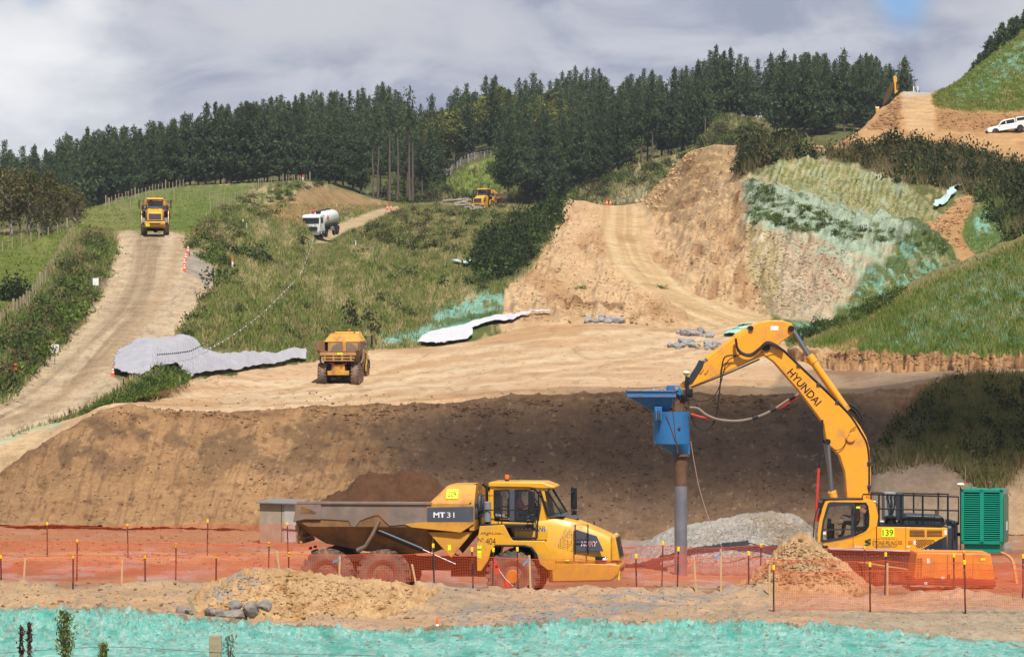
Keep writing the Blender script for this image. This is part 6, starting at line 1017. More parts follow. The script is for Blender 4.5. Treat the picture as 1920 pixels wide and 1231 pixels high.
# ---- shrubs one can tell apart on the hill
def shrub_obj(k):
    V, Fq, C = BU[k]; return npmesh('shrub', V, Fq, LEAF, C)
SH = [shrub_obj(0), shrub_obj(1), shrub_obj(4), shrub_obj(2)]
def shrub(u, v, s, k, label, group, layers=()):
    o = link('shrub', SH[k]); g = G(u, v, *layers); o.location = g-Vector((0, 0, .1*s)); o.scale = (s, s, s*rv.uniform(.8, 1.1)); o.rotation_euler = (0, 0, rv.uniform(0, 6.3)); return tag(o, label, 'shrub', group)
for u, v, s, k in ((470, 485, 1.9, 0), (490, 492, 1.7, 1), (440, 478, 1.2, 0), (428, 500, 1.2, 0), (418, 520, 1.3, 1), (408, 545, 1.2, 0)): shrub(u, v, s, k, 'large dark green shrub in the clump above the haul road bend', 'large shrubs near the haul road')
for u, v, s in ((685, 470, .9), (720, 507, .8), (738, 520, .8), (765, 512, 1.1), (830, 532, .9), (715, 560, .8), (655, 592, 1.), (660, 610, 1.1), (690, 600, .8), (775, 478, .7), (745, 575, .7), (566, 455, 1.), (565, 470, .7), (770, 590, .7), (700, 625, .9)): shrub(u, v+4, s, rv.choice([0, 1, 3]), 'small dark green shrub alone in the hillside grass', 'lone shrubs on the hillside')
for k in range(40):
    u, v = rv.choice(sample([(420, 480), (560, 460), (700, 480), (860, 520), (920, 560), (800, 590), (700, 630), (480, 640), (400, 600)], 1, rv)); shrub(u, v, rv.uniform(.35, .75), rv.choice([0, 1, 2]), 'low green shrub tuft in the grass of the middle hillside', 'low shrub tufts on the hillside')
for u, v, s in ((880, 535, 1.1), (895, 538, 1.), (912, 535, .9), (905, 545, .8)): shrub(u, v, s, 0, 'dark shrub in the row at the lower edge of the gully', 'shrubs at the gully edge')
for u, v, s in ((1370, 348, .8), (1385, 405, .8)): pass
for u, v, s in ((1240, 540, .5), (1180, 548, .5), (1090, 540, .45)): shrub(u, v, s, 2, 'tiny green weed growing alone on the bare sandy fill', 'weeds on the bare fill')
for u, v, s in ((30, 540, 1.1), (14, 545, 1.2), (45, 550, 1.), (22, 552, 1.2), (36, 556, 1.1), (8, 556, 1.1), (54, 552, .8)): shrub(u, v+8, s, 3, 'dark rounded bush at the left edge below the field', 'dark bushes in the left field')
# ---- pines
def pine_mesh(seed, H=15., lowest=.12, sparse=1., wide=1.):
    rng = np.random.default_rng(seed); V, Fq, C = [], [], []; o = 0; n = 7; zs = np.linspace(0, H, 7); rs = .22*(1-zs/H*.93); bend = np.cumsum(rng.normal(0, .08, 7))
    tr = np.array([[bend[k]+rs[k]*math.cos(2*math.pi*i/n), rs[k]*math.sin(2*math.pi*i/n), zs[k]] for k in range(7) for i in range(n)]); tf = np.array([[k*n+i, k*n+(i+1) % n, (k+1)*n+(i+1) % n, (k+1)*n+i] for k in range(6) for i in range(n)])
    cen, siz, colr = [], [], []; z = H*lowest
    while z < H*.985:
        t = z/H; Lb = wide*(3.9*(1-t)**.85*min(1, .5+t*1.8)+.22)*(1+.25*math.sin(z*1.7+seed))*rng.uniform(.75, 1.2); nb = rng.integers(5, 8); a0 = rng.uniform(0, 6.3)
        for b in range(nb):
            if rng.random() > sparse: continue
            a = a0+2*np.pi*b/nb+rng.normal(0, .2); Lr = Lb*rng.uniform(.6, 1.15); m = max(2, int(Lr/.36)); tone = rng.uniform(.7, 1.3)
            for k in range(m):
                d = Lr*(k+.8)/m; zz = z+d*(.12+.35*t)+.12*d*d*.3; p = [np.interp(z, zs, bend)+math.cos(a)*d, math.sin(a)*d, zz]
                for j in range(4): cen.append(np.array(p)+rng.normal(0, .16, 3)); siz.append((.2+.2*(1-t))*(.7+.6*rng.random())); colr.append(np.array(S(84, 98, 60) if rng.random() < .6 else S(62, 78, 50))*tone)
        z += H*.032*rng.uniform(.8, 1.25)
    for k in range(8): cen.append(np.array([bend[-1]+rng.normal(0, .06), rng.normal(0, .06), H-.6+k*.12])); siz.append(.24); colr.append(np.array(S(70, 88, 56)))
    V, Fq = quads(np.array(cen), np.array(siz), rng, .9, .5); C = np.repeat(np.array(colr), 4, 0); cm = npmesh('crown', V, Fq, LEAF, C); tm = npmesh('trunk', tr, tf, BARK, None, True); return tm, cm, (V, Fq, C)
def broad_mesh(seed, H=9., cols=None, rx=2.6, dens=900, leaf=.26, base=.3, pale=False):
    rng = np.random.default_rng(seed); b = MB(); b.tube([(0, 0, -.3), (.1, 0, H*.3), (.05, .1, H*.6), (0, 0, H*.92)], [.18, .13, .08, .02], 7); cen = []
    for k in range(9):
        a = rng.uniform(0, 6.3); z0 = H*rng.uniform(.25, .6); L_ = rx*rng.uniform(.5, .9); e = (math.cos(a)*L_, math.sin(a)*L_, z0+H*.25); b.tube([(0.05, .05, z0), (e[0]*.5, e[1]*.5, z0+H*.16), e], [.07, .05, .015], 5); cen.append((e, rx*rng.uniform(.35, .55)))
    for k in range(10): a = rng.uniform(0, 6.3); r = rx*rng.uniform(0, .55); z = H*rng.uniform(base+.1, .93); cen.append(((math.cos(a)*r*(1.25-z/H), math.sin(a)*r*(1.25-z/H), z), rx*rng.uniform(.28, .5)*(1.3-.6*z/H)))
    P_ = []
    for c, r in cen:
        d = rng.normal(size=(dens//19, 3)); d /= np.linalg.norm(d, axis=1)[:, None]; P_.append(np.array(c)+d*r*rng.uniform(.4, 1.05, (len(d), 1))*np.array([1, 1, 1.15]))
    P_ = np.concatenate(P_); V, Fq = quads(P_, leaf*rng.uniform(.6, 1.3, len(P_)), rng, .4); ci = rng.integers(0, len(cols), len(P_)); C = np.repeat(np.array(cols)[ci]*rng.uniform(.75, 1.25, (len(P_), 1)), 4, 0)
    t_ = b.build('trunk', BARKP if pale else BARK); tm = t_.data; bpy.data.objects.remove(t_); return tm, npmesh('crown', V, Fq, LEAF, C), (V, Fq, C)
PINES = [pine_mesh(100+i, 15, .10, 1., [1., .85, 1.15, .95, 1.05][i]) for i in range(5)]; LEAN = [pine_mesh(120+i, 15, .42, .8, .9) for i in range(2)]; BARE = [pine_mesh(140+i, 15, .68, .6, .8) for i in range(2)]; YOUNG = [pine_mesh(160+i, 6, .05, 1., .55) for i in range(2)]
ol = [S(96, 104, 50), S(112, 114, 54), S(80, 92, 46), S(122, 116, 60)]; BROAD = [broad_mesh(200+i, 10, ol, 2.4) for i in range(3)]; bl = [S(96, 94, 50), S(112, 102, 60), S(78, 86, 44), S(90, 80, 48)]; LEFT = [broad_mesh(220+i, 8, bl, 2.6, 1000, .2, .25, True) for i in range(3)]
def tree(kind, T_, p, s, label, group, wide=1.):
    o = thing(kind, label, 'tree', p, (0, 0, rv.uniform(0, 6.3)), group); o.scale = (s*wide, s*wide, s); link('trunk', T_[0], o); link('crown', T_[1], o); return o
xf = lambda pts, u: float(np.interp(u, [q[0] for q in pts], [q[1] for q in pts]))
LF = 'dark green pine in the front row of the wood on the ridge'; LR_ = 'dark green pine whose top stands on the skyline of the ridge wood'; LB = 'dark pine with a bare lower trunk at the front of the ridge wood'
def fp(u, t):
    v = xf(f1, u)*(1-t)+xf(f2, u)*t; return G(u, v, 'forest_hill')
npine = 0
u = -34.
while u < 1700:
    skip = 826 < u < 955 or 1330 < u < 1452 or 1062 < u < 1165
    if not skip:
        bare = (700 < u < 800) or (1170 < u < 1340 and rv.random() < .5) or (1500 < u < 1660 and rv.random() < .5); T_ = rv.choice(LEAN if bare else PINES); tree('pine_tree', T_, fp(u, rv.uniform(0, .08)), rv.uniform(.72, 1.0)*(.72 if u < 160 else 1), LB if bare else LF, 'pines in the ridge wood', rv.uniform(.85, 1.15)); npine += 1
    u += rv.uniform(8, 19)*(.85 if rv.random() < .5 else 1.15)
u = -34.
while u < 1712:
    if not (790 < u < 960 and rv.random() < .75) and not (1140 < u < 1172):
        g = fp(u, 1.); top = xf(TT, u)+abs(rv.gauss(0, 14)); hgt = max(5, zv(top, g.y)-g.z); tree('pine_tree', rv.choice(PINES), g, hgt/15, LR_, 'pines in the ridge wood', rv.uniform(.8, 1.1)); npine += 1
    u += rv.uniform(9.5, 15.5)
for k in range(18):
    u = 945+rv.random()*105; tree('pine_tree', rv.choice(PINES), G(u, rv.uniform(355, 378), 'forest_hill')+Vector((0, -rv.uniform(0, 20), -.4)), rv.uniform(.55, .95), 'pine in the thicket beside the grassy hillock', 'pines beside the grassy hillock'); npine += 1
for u, s in ((716, 1.), (737, 1.2), (752, 1.05), (772, 1.25), (779, 1.05), (706, .9)): tree('pine_tree', rv.choice(BARE), G(u, 380, 'forest_hill')+Vector((0, -16, -.5)), s*1.02, 'tall thin pine with a long bare trunk standing clear of the wood', 'bare trunked pines'); npine += 1
nb = 0
for k in range(80):
    u = rv.uniform(785, 1065); t = rv.uniform(.3, 1.0); tree('broadleaf_tree', rv.choice(BROAD), fp(u, t), rv.uniform(.8, 1.15)*(1 if t < .8 else .95), 'rounded olive green tree among the pines in the middle of the ridge', 'olive green trees on the ridge', 1.15)
for k in range(16):
    u = rv.uniform(1050, 1170); tree('pine_tree', rv.choice(PINES), fp(u, rv.uniform(0, .3)), rv.uniform(.7, .95), 'pine above the hazy hillside beyond the ramp', 'pines above the hazy hillside'); npine += 1
# the wood's interior reads as one mass
it = []
for k in range(300):
    u = rv.uniform(-40, 1700); t = rv.uniform(.2, .95)
    if 1330 < u < 1450 and t < .5: continue
    g = fp(u, t); olive_ = 800 < u < 1050 and t > .3 and rv.random() < .6
    src = rv.choice(BROAD)[2] if olive_ else rv.choice(PINES)[2]; V, Fq, C = src; it.append((V, Fq, C*rv.uniform(.75, 1.2), g, rv.uniform(.75, .95)*(1.1 if olive_ else 1), rv.uniform(0, 6.3)))
merge('forest', it, LEAF, 'interior of the pine wood covering the ridge')
for k in range(15):
    u = 1818+k*8+rv.uniform(-3, 3); y = 500+rv.uniform(-10, 20); vtop = xf([(1790, 158), (1830, 127), (1920, 58), (2400, -320)], u); g = P(u, vtop+9, y); tree('pine_tree', rv.choice(YOUNG), g, (rv.uniform(30, 52)*(.5+.5*min(1, k/6)))/12/6*1.05, 'young dark pine standing behind the crest of the sprayed green hill', 'young pines behind the green hill', 1.2); npine += 1
for u, v, s in ((-10, 440, 1.5), (14, 446, 1.55), (44, 442, 1.5), (62, 440, 1.05), (84, 442, 1.35), (104, 436, 1.1), (122, 434, 1.), (136, 432, .75), (30, 444, 1.), (72, 446, .9)): tree('broadleaf_tree', rv.choice(LEFT), G(u, v, 'hill')+Vector((0, 3, -.4)), s*.72, 'brownish green tree with pale trunk at the left edge of the field', 'trees at the left edge', 1.0)
print('pines', npine)
# ---- weeds in front of the sprayed berm
def weed(name, u, v, Y, h, cols, n, label, spread=.14):
    rng = np.random.default_rng(int(u)); g = P(u, v, Y); t = rng.uniform(0, 1, n)**.8; c = np.stack([rng.normal(0, spread, n)*(1-.75*t)*(.35+t), rng.normal(0, spread, n)*(1-.75*t)*(.35+t), t*h], 1); V, Fq = quads(c, .035+.03*rng.random(n), rng, 1.2, .45)
    o = thing(name, label, 'plant', g); st = MB()
    for k in range(5): a = rng.uniform(0, 6.3); st.tube([(0, 0, -.5), (math.cos(a)*.03, math.sin(a)*.03, h*.4), (math.cos(a)*spread*.6, math.sin(a)*spread*.6, h*rng.uniform(.75, 1.))], [.012, .009, .004], 5)
    st.build('stem', BARK, o); link('foliage', npmesh('foliage', V, Fq, LEAF, np.repeat(np.array(cols)[rng.integers(0, len(cols), n)], 4, 0)), o); return o
wg = [S(120, 128, 62), S(96, 108, 52), S(140, 140, 78)]; wb = [S(92, 66, 56), S(72, 52, 46), S(110, 84, 70)]
weed('weed', 122, 1240, 66, 1.05, wg, 520, 'tall bushy green weed in front of the turquoise berm', .17); weed('weed', 194, 1240, 65, .38, wg, 140, 'short green weed just right of the tall bushy one', .1); weed('weed', 40, 1240, 65, .72, wb, 130, 'dry brown weed stalk at the far left, leaning', .05); weed('weed', 55, 1240, 65.4, .8, wb, 150, 'dry brown weed stalk just left of the bushy green weed', .05); weed('weed', 430, 1240, 66, .55, [S(110, 140, 110), S(130, 120, 96)], 70, 'sparse thin weed right of the wooden post at the bottom edge', .16)

S = _S
# ================================================================= mesh fences, stakes, signs, heaps, rocks
M_net = mat('orange_mesh', S(228, 92, 42, .78), .6, var=.1); M_post = mat('black_star_picket', S(48, 42, 44), .6); M_cap = mat('yellow_cap', S(250, 206, 20, .85), .5); M_stake = mat('pale_timber', S(206, 168, 122, .75), .85, var=.15, scale=6); M_wire = mat('wire', S(120, 116, 110, .6), .5, metal=.4); M_timber = mat('weathered_timber', S(172, 156, 124, .7), .9, var=.2, scale=5)
def net_fence(label, posts, h, cell=.05, wid=.006, sag=.05, seed=1, h_post=None, ext=(None, None), cap=True):
    """posts: ground points with the height of each picket; a strand net hangs between them"""
    t = thing('mesh_fence', label, 'fence'); pts = [Vector(p) for p, _ in posts]
    rn = random.Random(seed)
    for (p, hp) in posts:
        if hp <= 0: continue
        l = rn.uniform(-.03, .03); po = MB().box((p[0]+l*hp/2, p[1]+.03, p[2]+hp/2-.1), (.045, .045, hp+.2), (0, l, 0)).build('picket', M_post, t, .006)
        if cap: MB().box((p[0]+l*hp, p[1]+.03, p[2]+hp-.02), (.075, .075, .13), (0, l, 0)).build('cap', M_cap, po, .012)
    V, Fq = [], []
    cum = [0]
    for a, b in zip(pts, pts[1:]): cum.append(cum[-1]+(b-a).length)
    nc = int(cum[-1]/cell); nr = int(h/cell); s = np.linspace(0, cum[-1], nc+1); X = np.interp(s, cum, [p.x for p in pts]); Y = np.interp(s, cum, [p.y for p in pts]); Z = np.interp(s, cum, [p.z for p in pts])
    mid = np.zeros_like(s)
    for i in range(len(cum)-1): k = (s-cum[i])/(cum[i+1]-cum[i]); ok = (k >= 0) & (k <= 1); mid[ok] = 4*k[ok]*(1-k[ok])
    tops = Z+h-sag*mid*(1+.6*vnoise(s*.7, s*0, seed)); bots = Z+.02+.05*vnoise(s*.9, s*0, seed+3); G_ = np.zeros((nr+1, nc+1, 3))
    for r in range(nr+1):
        f = r/nr; G_[r, :, 0] = X+.03*(vnoise(s*1.3, s*0+f*3, seed+5)-.5); G_[r, :, 1] = Y-.02+.10*(vnoise(s*.8, s*0+f*2, seed+9)-.5); G_[r, :, 2] = bots+(tops-bots)*f+.03*(vnoise(s*1.7, s*0+f*4, seed+13)-.5)
    def strip(A, B_, off): n = len(V); V.extend((A-off, A+off, B_+off, B_-off)); Fq.append((n, n+1, n+2, n+3))
    # strands as flat ribbons: all rows, then all columns
    a = G_[:, :-1].reshape(-1, 3); b = G_[:, 1:].reshape(-1, 3); oz = np.array([0, 0, wid/2]); hv = np.stack([a-oz, b-oz, b+oz, a+oz], 1).reshape(-1, 3)
    a = G_[:-1].reshape(-1, 3); b = G_[1:].reshape(-1, 3); ox = np.array([wid/2, 0, 0]); oy = np.array([0, .002, 0]); vv = np.stack([a-ox+oy, a+ox+oy, b+ox+oy, b-ox+oy], 1).reshape(-1, 3)
    al = np.concatenate([hv, vv]); me = npmesh('net', al, np.arange(len(al)).reshape(-1, 4), M_net); link('net', me, t)
    for r in (nr,): MB().tube([G_[r, i] for i in range(0, nc+1, 12)]+[G_[r, nc]], .012, 4).build('top_cord', M_net, t)
    return t
def gp(u, v, Y): return P(u, v, Y)
yl = 93.2
net_fence('long orange mesh fence on black pickets in front of the loaded truck wheels', [(P(u, v, yl), hp) for u, v, hp in ((-80, 1094, 0), (2, 1094, .82), (136.6, 1094, .82), (272, 1094, .82), (405, 1092, .8), (541, 1092, .84), (680, 1094, 0), (814, 1092, 1.1), (887, 1098, 1.08), (923.6, 1100, 1.1), (971, 1100, 1.12), (1080, 1103, 0), (1193.5, 1104, .98), (1270, 1096, 1.06), (1404, 1100, 1.0), (1540, 1104, 0), (1659.5, 1106, 1.06), (1788.6, 1110, 1.1), (1918, 1112, 1.1), (2010, 1112, 0))], .88, seed=3)
net_fence('orange mesh fence passing behind the loaded truck and before the gravel heap', [(P(u, v, Y), hp) for u, v, Y, hp in ((-80, 1078, 104.5, 0), (144, 1077, 104.5, 1.1), (329, 1082, 104, 1.06), (503, 1082, 104, 1.1), (700, 1084, 104, 0), (900, 1084, 104, 0), (1120, 1084, 104, 0), (1241, 1087, 104, 1.22), (1426, 1086, 104, 1.12), (1620, 1092, 103.5, 1.14), (1809, 1098, 103.5, 1.1), (2010, 1100, 103.5, 0))], 1.12, seed=5)
net_fence('orange mesh fence farthest back, before the brown embankment and the plywood shed', [(P(u, v, 121), hp) for u, v, hp in ((-80, 1034, 0), (88.7, 1034, 1.08), (240, 1037, 1.06), (388.7, 1031, 1.12), (540, 1034, 1.06), (600, 1036, 0))], 1.04, seed=7)
net_fence('short orange mesh fence nearest to us on the right edge of the pad', [(P(u, v, 86.3), hp) for u, v, hp in ((1451, 1147, 1.22), (1632, 1147, 1.3), (1810.5, 1144, 1.32), (2010, 1143, 0))], 1.14, seed=9)
def stake(u, v, Y, top, lean, label, ribbon=None):
    h = (v-top)*Y/F; t = thing('timber_stake', label, 'stake', P(u, v, Y), (0, lean, 0), 'pale timber stakes along the fence'); MB().box((0, 0, h/2-.1), (.055, .03, h+.2)).build('stick', M_stake, t, .004)
    if ribbon: MB().loft([[(0, -.02, h*.86), (0, -.02, h*.92), (0, -.03, h*.92), (0, -.03, h*.86)], [(-.2, -.1, h*.7), (-.2, -.1, h*.75), (-.2, -.11, h*.75), (-.2, -.11, h*.7)]]).build('ribbon', ribbon, t)
M_rib = mat('orange_ribbon', S(250, 120, 40, .85), .6); M_ribb = mat('blue_ribbon', S(60, 160, 210, .8), .6)
stake(44, 1099, 92.4, 1045, .06, 'thin pale timber stake leaning at the far left of the mesh fence'); stake(228, 1107, 91.8, 1048, .02, 'pale timber stake with orange ribbon on the left of the pad', M_rib); stake(524, 1072, 93, 1032, -.12, 'leaning timber stake near the rear wheel of the loaded truck'); stake(636, 1085, 92.6, 1042, .03, 'timber stake with blue ribbon before the middle wheels of the loaded truck', M_ribb); stake(780, 1094, 92.4, 1056, -.2, 'short timber stake tilted sharply left of the black pickets by the truck'); stake(995, 1104, 92.3, 1040, -.04, 'timber stake with blue ribbon before the front wheel of the loaded truck', M_ribb); stake(1305, 1106, 92.2, 1042, -.06, 'timber stake with orange ribbon just right of the steel tube', M_rib); stake(1351.7, 1101, 92.2, 1028, 0, 'tall timber stake with blue ribbon between steel tube and sandy mound', M_ribb); stake(1443, 1104, 91, 1060, 0, 'timber stake half sunk in the sandy mound beside the excavator'); stake(1664, 1108, 91.4, 1055, 0, 'pale timber stake behind the nearest fence left of the orange compressor')
tg = gtube('bunting_line', [P(925, 1046, 94), P(935, 1066, 94), P(948, 1084, 93.8), P(962, 1098, 93.6)], .008, M_white, 'pale cord with red flags slanting in front of the truck wheel', 'bunting')
fl = MB()
for u, v in ((927, 1054), (930, 1066), (949, 1092)): q = P(u, v, 93.9); fl.prism([(q.x-.12, q.z-.12), (q.x+.15, q.z-.16), (q.x+.02, q.z+.14)], q.y, q.y+.01)
fl.build('flag', M_redhose, tg)
# ---- heaps
def heap(name, label, cat, front, top, Yf, Yt, u0, u1, base, paint, disp, m=SOIL, rows=(6, 44, 6, 14)):
    yf = lambda v: (CH-Yf)*F/(v-VH)
    fy = lambda u: yf(xf(front, u))
    sheet(name, [[(u, vz(Yf-.7, yf(v)), yf(v)) for u, v in front], [(u, v, yf(v)) for u, v in front], [(u, v, max(Yt, fy(u)+.6)) for u, v in top], [(u, v+4, Yt+1.4) for u, v in top], [(u, v+150, Yt+4.5) for u, v in top]], u0, u1, rows, base, paint, disp, m, 1.8, 4, 'thing', label, cat)
lump = lambda a, b: (lambda p: (fbm(p.X*1.6, p.Y*1.6, 5, 3)*a+fbm(p.X*7, p.Y*5, 6, 4)*b+np.maximum(0, fbm(p.X*13, p.Y*9, 7, 2)-.1)*b*1.2)*ss(0, 30, np.minimum(p.U-p.U.min(), p.U.max()-p.U)))
def ph(p): p.put(S(196, 150, 98), ss(0, .2, p.n(30, 14, 3))*.8); p.put(S(168, 158, 146), ss(-.05, .1, p.n(14, 6, 4))*p.m([(380, 1120), (440, 1075), (500, 1070), (470, 1110), (400, 1140)], 8, 12)*.8); p.put(S(150, 112, 74), ss(.15, .25, p.n(8, 4, 5))*.7)
heap('dirt_heap', 'broad sandy dirt heap on the near pad in front of the truck rear wheels', 'dirt heap', [(290, 1152), (330, 1158), (450, 1164), (560, 1163), (700, 1158), (800, 1135), (850, 1112)], [(290, 1148), (340, 1130), (400, 1092), (440, 1078), (480, 1067), (510, 1066), (545, 1070), (580, 1078), (640, 1080), (700, 1088), (760, 1096), (810, 1102), (850, 1110)], .25, 89.5, 290, 850, S(216, 176, 126), ph, lump(.25, .22))
def pm2(p): p.put(S(194, 150, 102), ss(0, .2, p.n(26, 16, 3))*.8); p.put(S(134, 98, 66), ss(.14, .22, p.n(9, 5, 8))*.8)
heap('dirt_mound', 'pointed sandy mound in front of the big excavator tracks', 'dirt mound', [(1365, 1106), (1420, 1112), (1520, 1112), (1600, 1110), (1640, 1104)], [(1365, 1102), (1400, 1085), (1430, 1058), (1460, 1030), (1480, 1012), (1496, 1004), (1520, 1007), (1545, 1030), (1570, 1048), (1590, 1062), (1615, 1085), (1640, 1098)], .3, 94.5, 1365, 1640, S(210, 172, 126), pm2, lump(.2, .2))
def pg(p): p.put(S(150, 128, 98), p.m([(1380, 960), (1460, 955), (1540, 990), (1580, 1070), (1480, 1060), (1440, 1000)], 20, 20)*.7); p.put(S(206, 194, 176), ss(.05, .2, p.n(5, 4, 9))*.6); p.put(S(96, 86, 74), ss(.2, .28, p.n(4, 3, 19))*.6); p.put(red_earth, ss(1052, 1064, p.V)*.5)
heap('gravel_heap', 'large pale grey gravel heap between steel tube and excavator cab', 'gravel heap', [(1165, 1066), (1300, 1072), (1450, 1074), (1620, 1070)], [(1165, 1056), (1185, 1036), (1206, 1018), (1240, 996), (1266, 987), (1306, 979), (1370, 969), (1405, 961), (1445, 957), (1489, 963), (1515, 980), (1550, 1006), (1620, 1062)], -.45, 121, 1165, 1620, S(176, 168, 156), pg, lambda p: fbm(p.X*1.2, p.Y*1.2, 3, 3)*.2+fbm(p.X*9, p.Y*7, 4, 3)*.13)
# ---- rocks
M_rock = mat('grey_rock', S(158, 150, 140, .62), .9, var=.3, scale=2, bump=.5, dirt=S(196, 164, 124), dirt_amt=.3); M_rock2 = mat('blue_grey_rock', S(172, 168, 164, .62), .9, var=.35, scale=3, dirt=S(190, 160, 120), dirt_amt=.15)
def rock_mesh(seed, m):
    bm = bmesh.new(); bmesh.ops.create_icosphere(bm, subdivisions=2, radius=1); r = random.Random(seed); pl = [(Vector((r.gauss(0, 1), r.gauss(0, 1), r.gauss(0, 1))).normalized(), r.uniform(.55, .85)) for _ in range(11)]
    for v in bm.verts:
        for n_, d in pl:
            k = v.co.dot(n_)-d
            if k > 0: v.co -= n_*k
        v.co *= 1.15; v.co += Vector((r.gauss(0, .015), r.gauss(0, .015), r.gauss(0, .015)))
    me = bpy.data.meshes.new('rock'); bm.to_mesh(me); bm.free(); me.materials.append(m); return me
RK = [rock_mesh(i, M_rock) for i in range(4)]; RK2 = [rock_mesh(10+i, M_rock2) for i in range(4)]
def rock(u, v, Y, w, h, label, group, name='boulder', ms=RK):
    o = link(name, rv.choice(ms)); p = P(u, v, Y) if Y else G(u, v); o.location = p+Vector((0, 0, h*.32)); o.scale = (w/2, w/2*rv.uniform(.7, 1), h/2); o.rotation_euler = (rv.uniform(-.3, .3), rv.uniform(-.3, .3), rv.uniform(0, 6)); return tag(o, label, 'rock', group)
bg = 'boulders at the foot of the dirt heap'
for u, v, w, h, lb in ((342, 1152, .42, .28, 'dark grey boulder leftmost of those at the foot of the dirt heap'), (358, 1152, .3, .2, 'small rounded boulder second from the left at the dirt heap foot'), (395, 1152, .38, .24, 'sandy coloured boulder low between the dark left boulder and the big flat one'), (440, 1142, .4, .3, 'grey boulder on top of the big flat boulder'), (440, 1162, .85, .36, 'largest flat boulder at the foot of the dirt heap'), (471, 1152, .46, .42, 'upright grey boulder right of the largest flat one'), (497, 1140, .38, .26, 'grey boulder rightmost in the upper row at the dirt heap'), (412, 1156, .4, .26, 'tan boulder half buried left of the largest flat one')): rock(u, v, 81.6, w, h, lb, bg)
wr = MB().box((0, 0, .2), (.09, .05, .5), (0, -.45, 0)).build('timber_offcut', M_timber); wr.location = P(360, 1150, 81.2); tag(wr, 'short brown timber offcut leaning beside the leftmost boulder', 'timber')
def rocks(poly, n, s0, s1, label, group):
    for u, v in sample(poly, n, rv): s = rv.uniform(s0, s1); rock(u, v, None, s*1.3, s, label, group, 'rock', RK2)
rocks([(1096, 606), (1100, 598), (1166, 600), (1168, 608)], 24, .3, .65, 'broken grey rock in the small row at the foot of the ramp', 'rock row below the ramp')
rocks([(1264, 630), (1280, 622), (1330, 626), (1338, 634)], 26, .3, .7, 'broken grey rock in the upper of two rows left of the boom', 'upper rock row by the boom'); rocks([(1255, 652), (1275, 644), (1350, 646), (1362, 658)], 34, .3, .7, 'broken grey rock in the lower of two rows left of the boom', 'lower rock row by the boom')
sn = MB(); 
for k in range(520):
    u = rv.uniform(830, 1400); v = rv.uniform(1108, 1168)
    if abs((v-1160)+(u-850)*.1+rv.gauss(0, 10)) < 14 or rv.random() < .25: g = G(u, v, 'ground'); sn.ball((g.x, g.y, g.z+.015), (rv.uniform(.012, .04), .03, rv.uniform(.01, .028)), 5, 4)
tag(sn.build('loose_stones', M_rock, None, 0, False), 'loose grey stones strewn over the near pad', None, None, 'stuff')
cl = MB()
for layer, u0, u1, v0, v1, n, s0, s1 in (('embankment', 150, 1620, 745, 985, 160, .03, .1), ('ground', -40, 1960, 1092, 1112, 200, .02, .08), ('ground', 0, 800, 1110, 1160, 300, .02, .08), ('bench_ground', 240, 1600, 738, 766, 260, .02, .09), ('ground', -20, 600, 985, 1075, 160, .02, .07)):
    for k in range(n):
        u = rv.uniform(u0, u1); v = rv.uniform(v0, v1); g = G(u, v, layer); s = s0+(s1-s0)*rv.random()**3; r_ = [(g.x+s*rv.uniform(-.4, .4), g.y, g.z+s*.3) for _ in range(1)][0]; cl.ball(r_, (s*rv.uniform(.7, 1.4), s, s*rv.uniform(.5, .9)), 5, 4)
tag(cl.build('soil_clods', mat('soil_clod', S(150, 114, 80), .95, var=.3), None, 0, False), 'crumbs and clods lying on the bare earth', None, None, 'stuff')
# angular rubble and clods on the faces, coloured like the soil they broke from
def rubble(name, jobs, label):
    bm = bmesh.new(); bmesh.ops.create_icosphere(bm, subdivisions=1, radius=1); bv = np.array([v.co[:] for v in bm.verts]); bf = np.array([[v.index for v in f.verts] for f in bm.faces]); bm.free(); rg = np.random.default_rng(5); Vs, Fs, Cs, o = [], [], [], 0
    for layer, poly, n, s0, s1 in jobs:
        l = LAY[layer]
        for u, v in sample(poly, n, rv):
            if layer == 'embankment' and float(fbm(np.array([u/46]), np.array([v/20]), 91, 3)[0])+.12*rv.random() < .02: continue
            j = int(round((u-l['u0'])/l['du'])); i = int(np.argmin(abs(l['V'][:, j]-v))); s = s0+(s1-s0)*rv.random()**3; p = np.array([l[k][i, j] for k in 'XYZ']); W = bv*rg.uniform(.45, 1.3, (len(bv), 1))*np.array([rv.uniform(.7, 1.4), 1, rv.uniform(.5, .9)])*s; a = rv.uniform(0, 6.3); W = np.stack([W[:, 0]*math.cos(a)-W[:, 1]*math.sin(a), W[:, 0]*math.sin(a)+W[:, 1]*math.cos(a), W[:, 2]], 1)+p+np.array([0, 0, s*.25])
            Vs.append(W); Fs.append(bf+o); o += len(bv); Cs.append(np.tile(np.minimum(l['c'][i, j]*rv.uniform(.78, 1.15), .72), (len(bv), 1)))
    return tag(link(name, npmesh(name, np.concatenate(Vs), np.concatenate(Fs), SOIL, np.concatenate(Cs))), label, None, None, 'stuff')
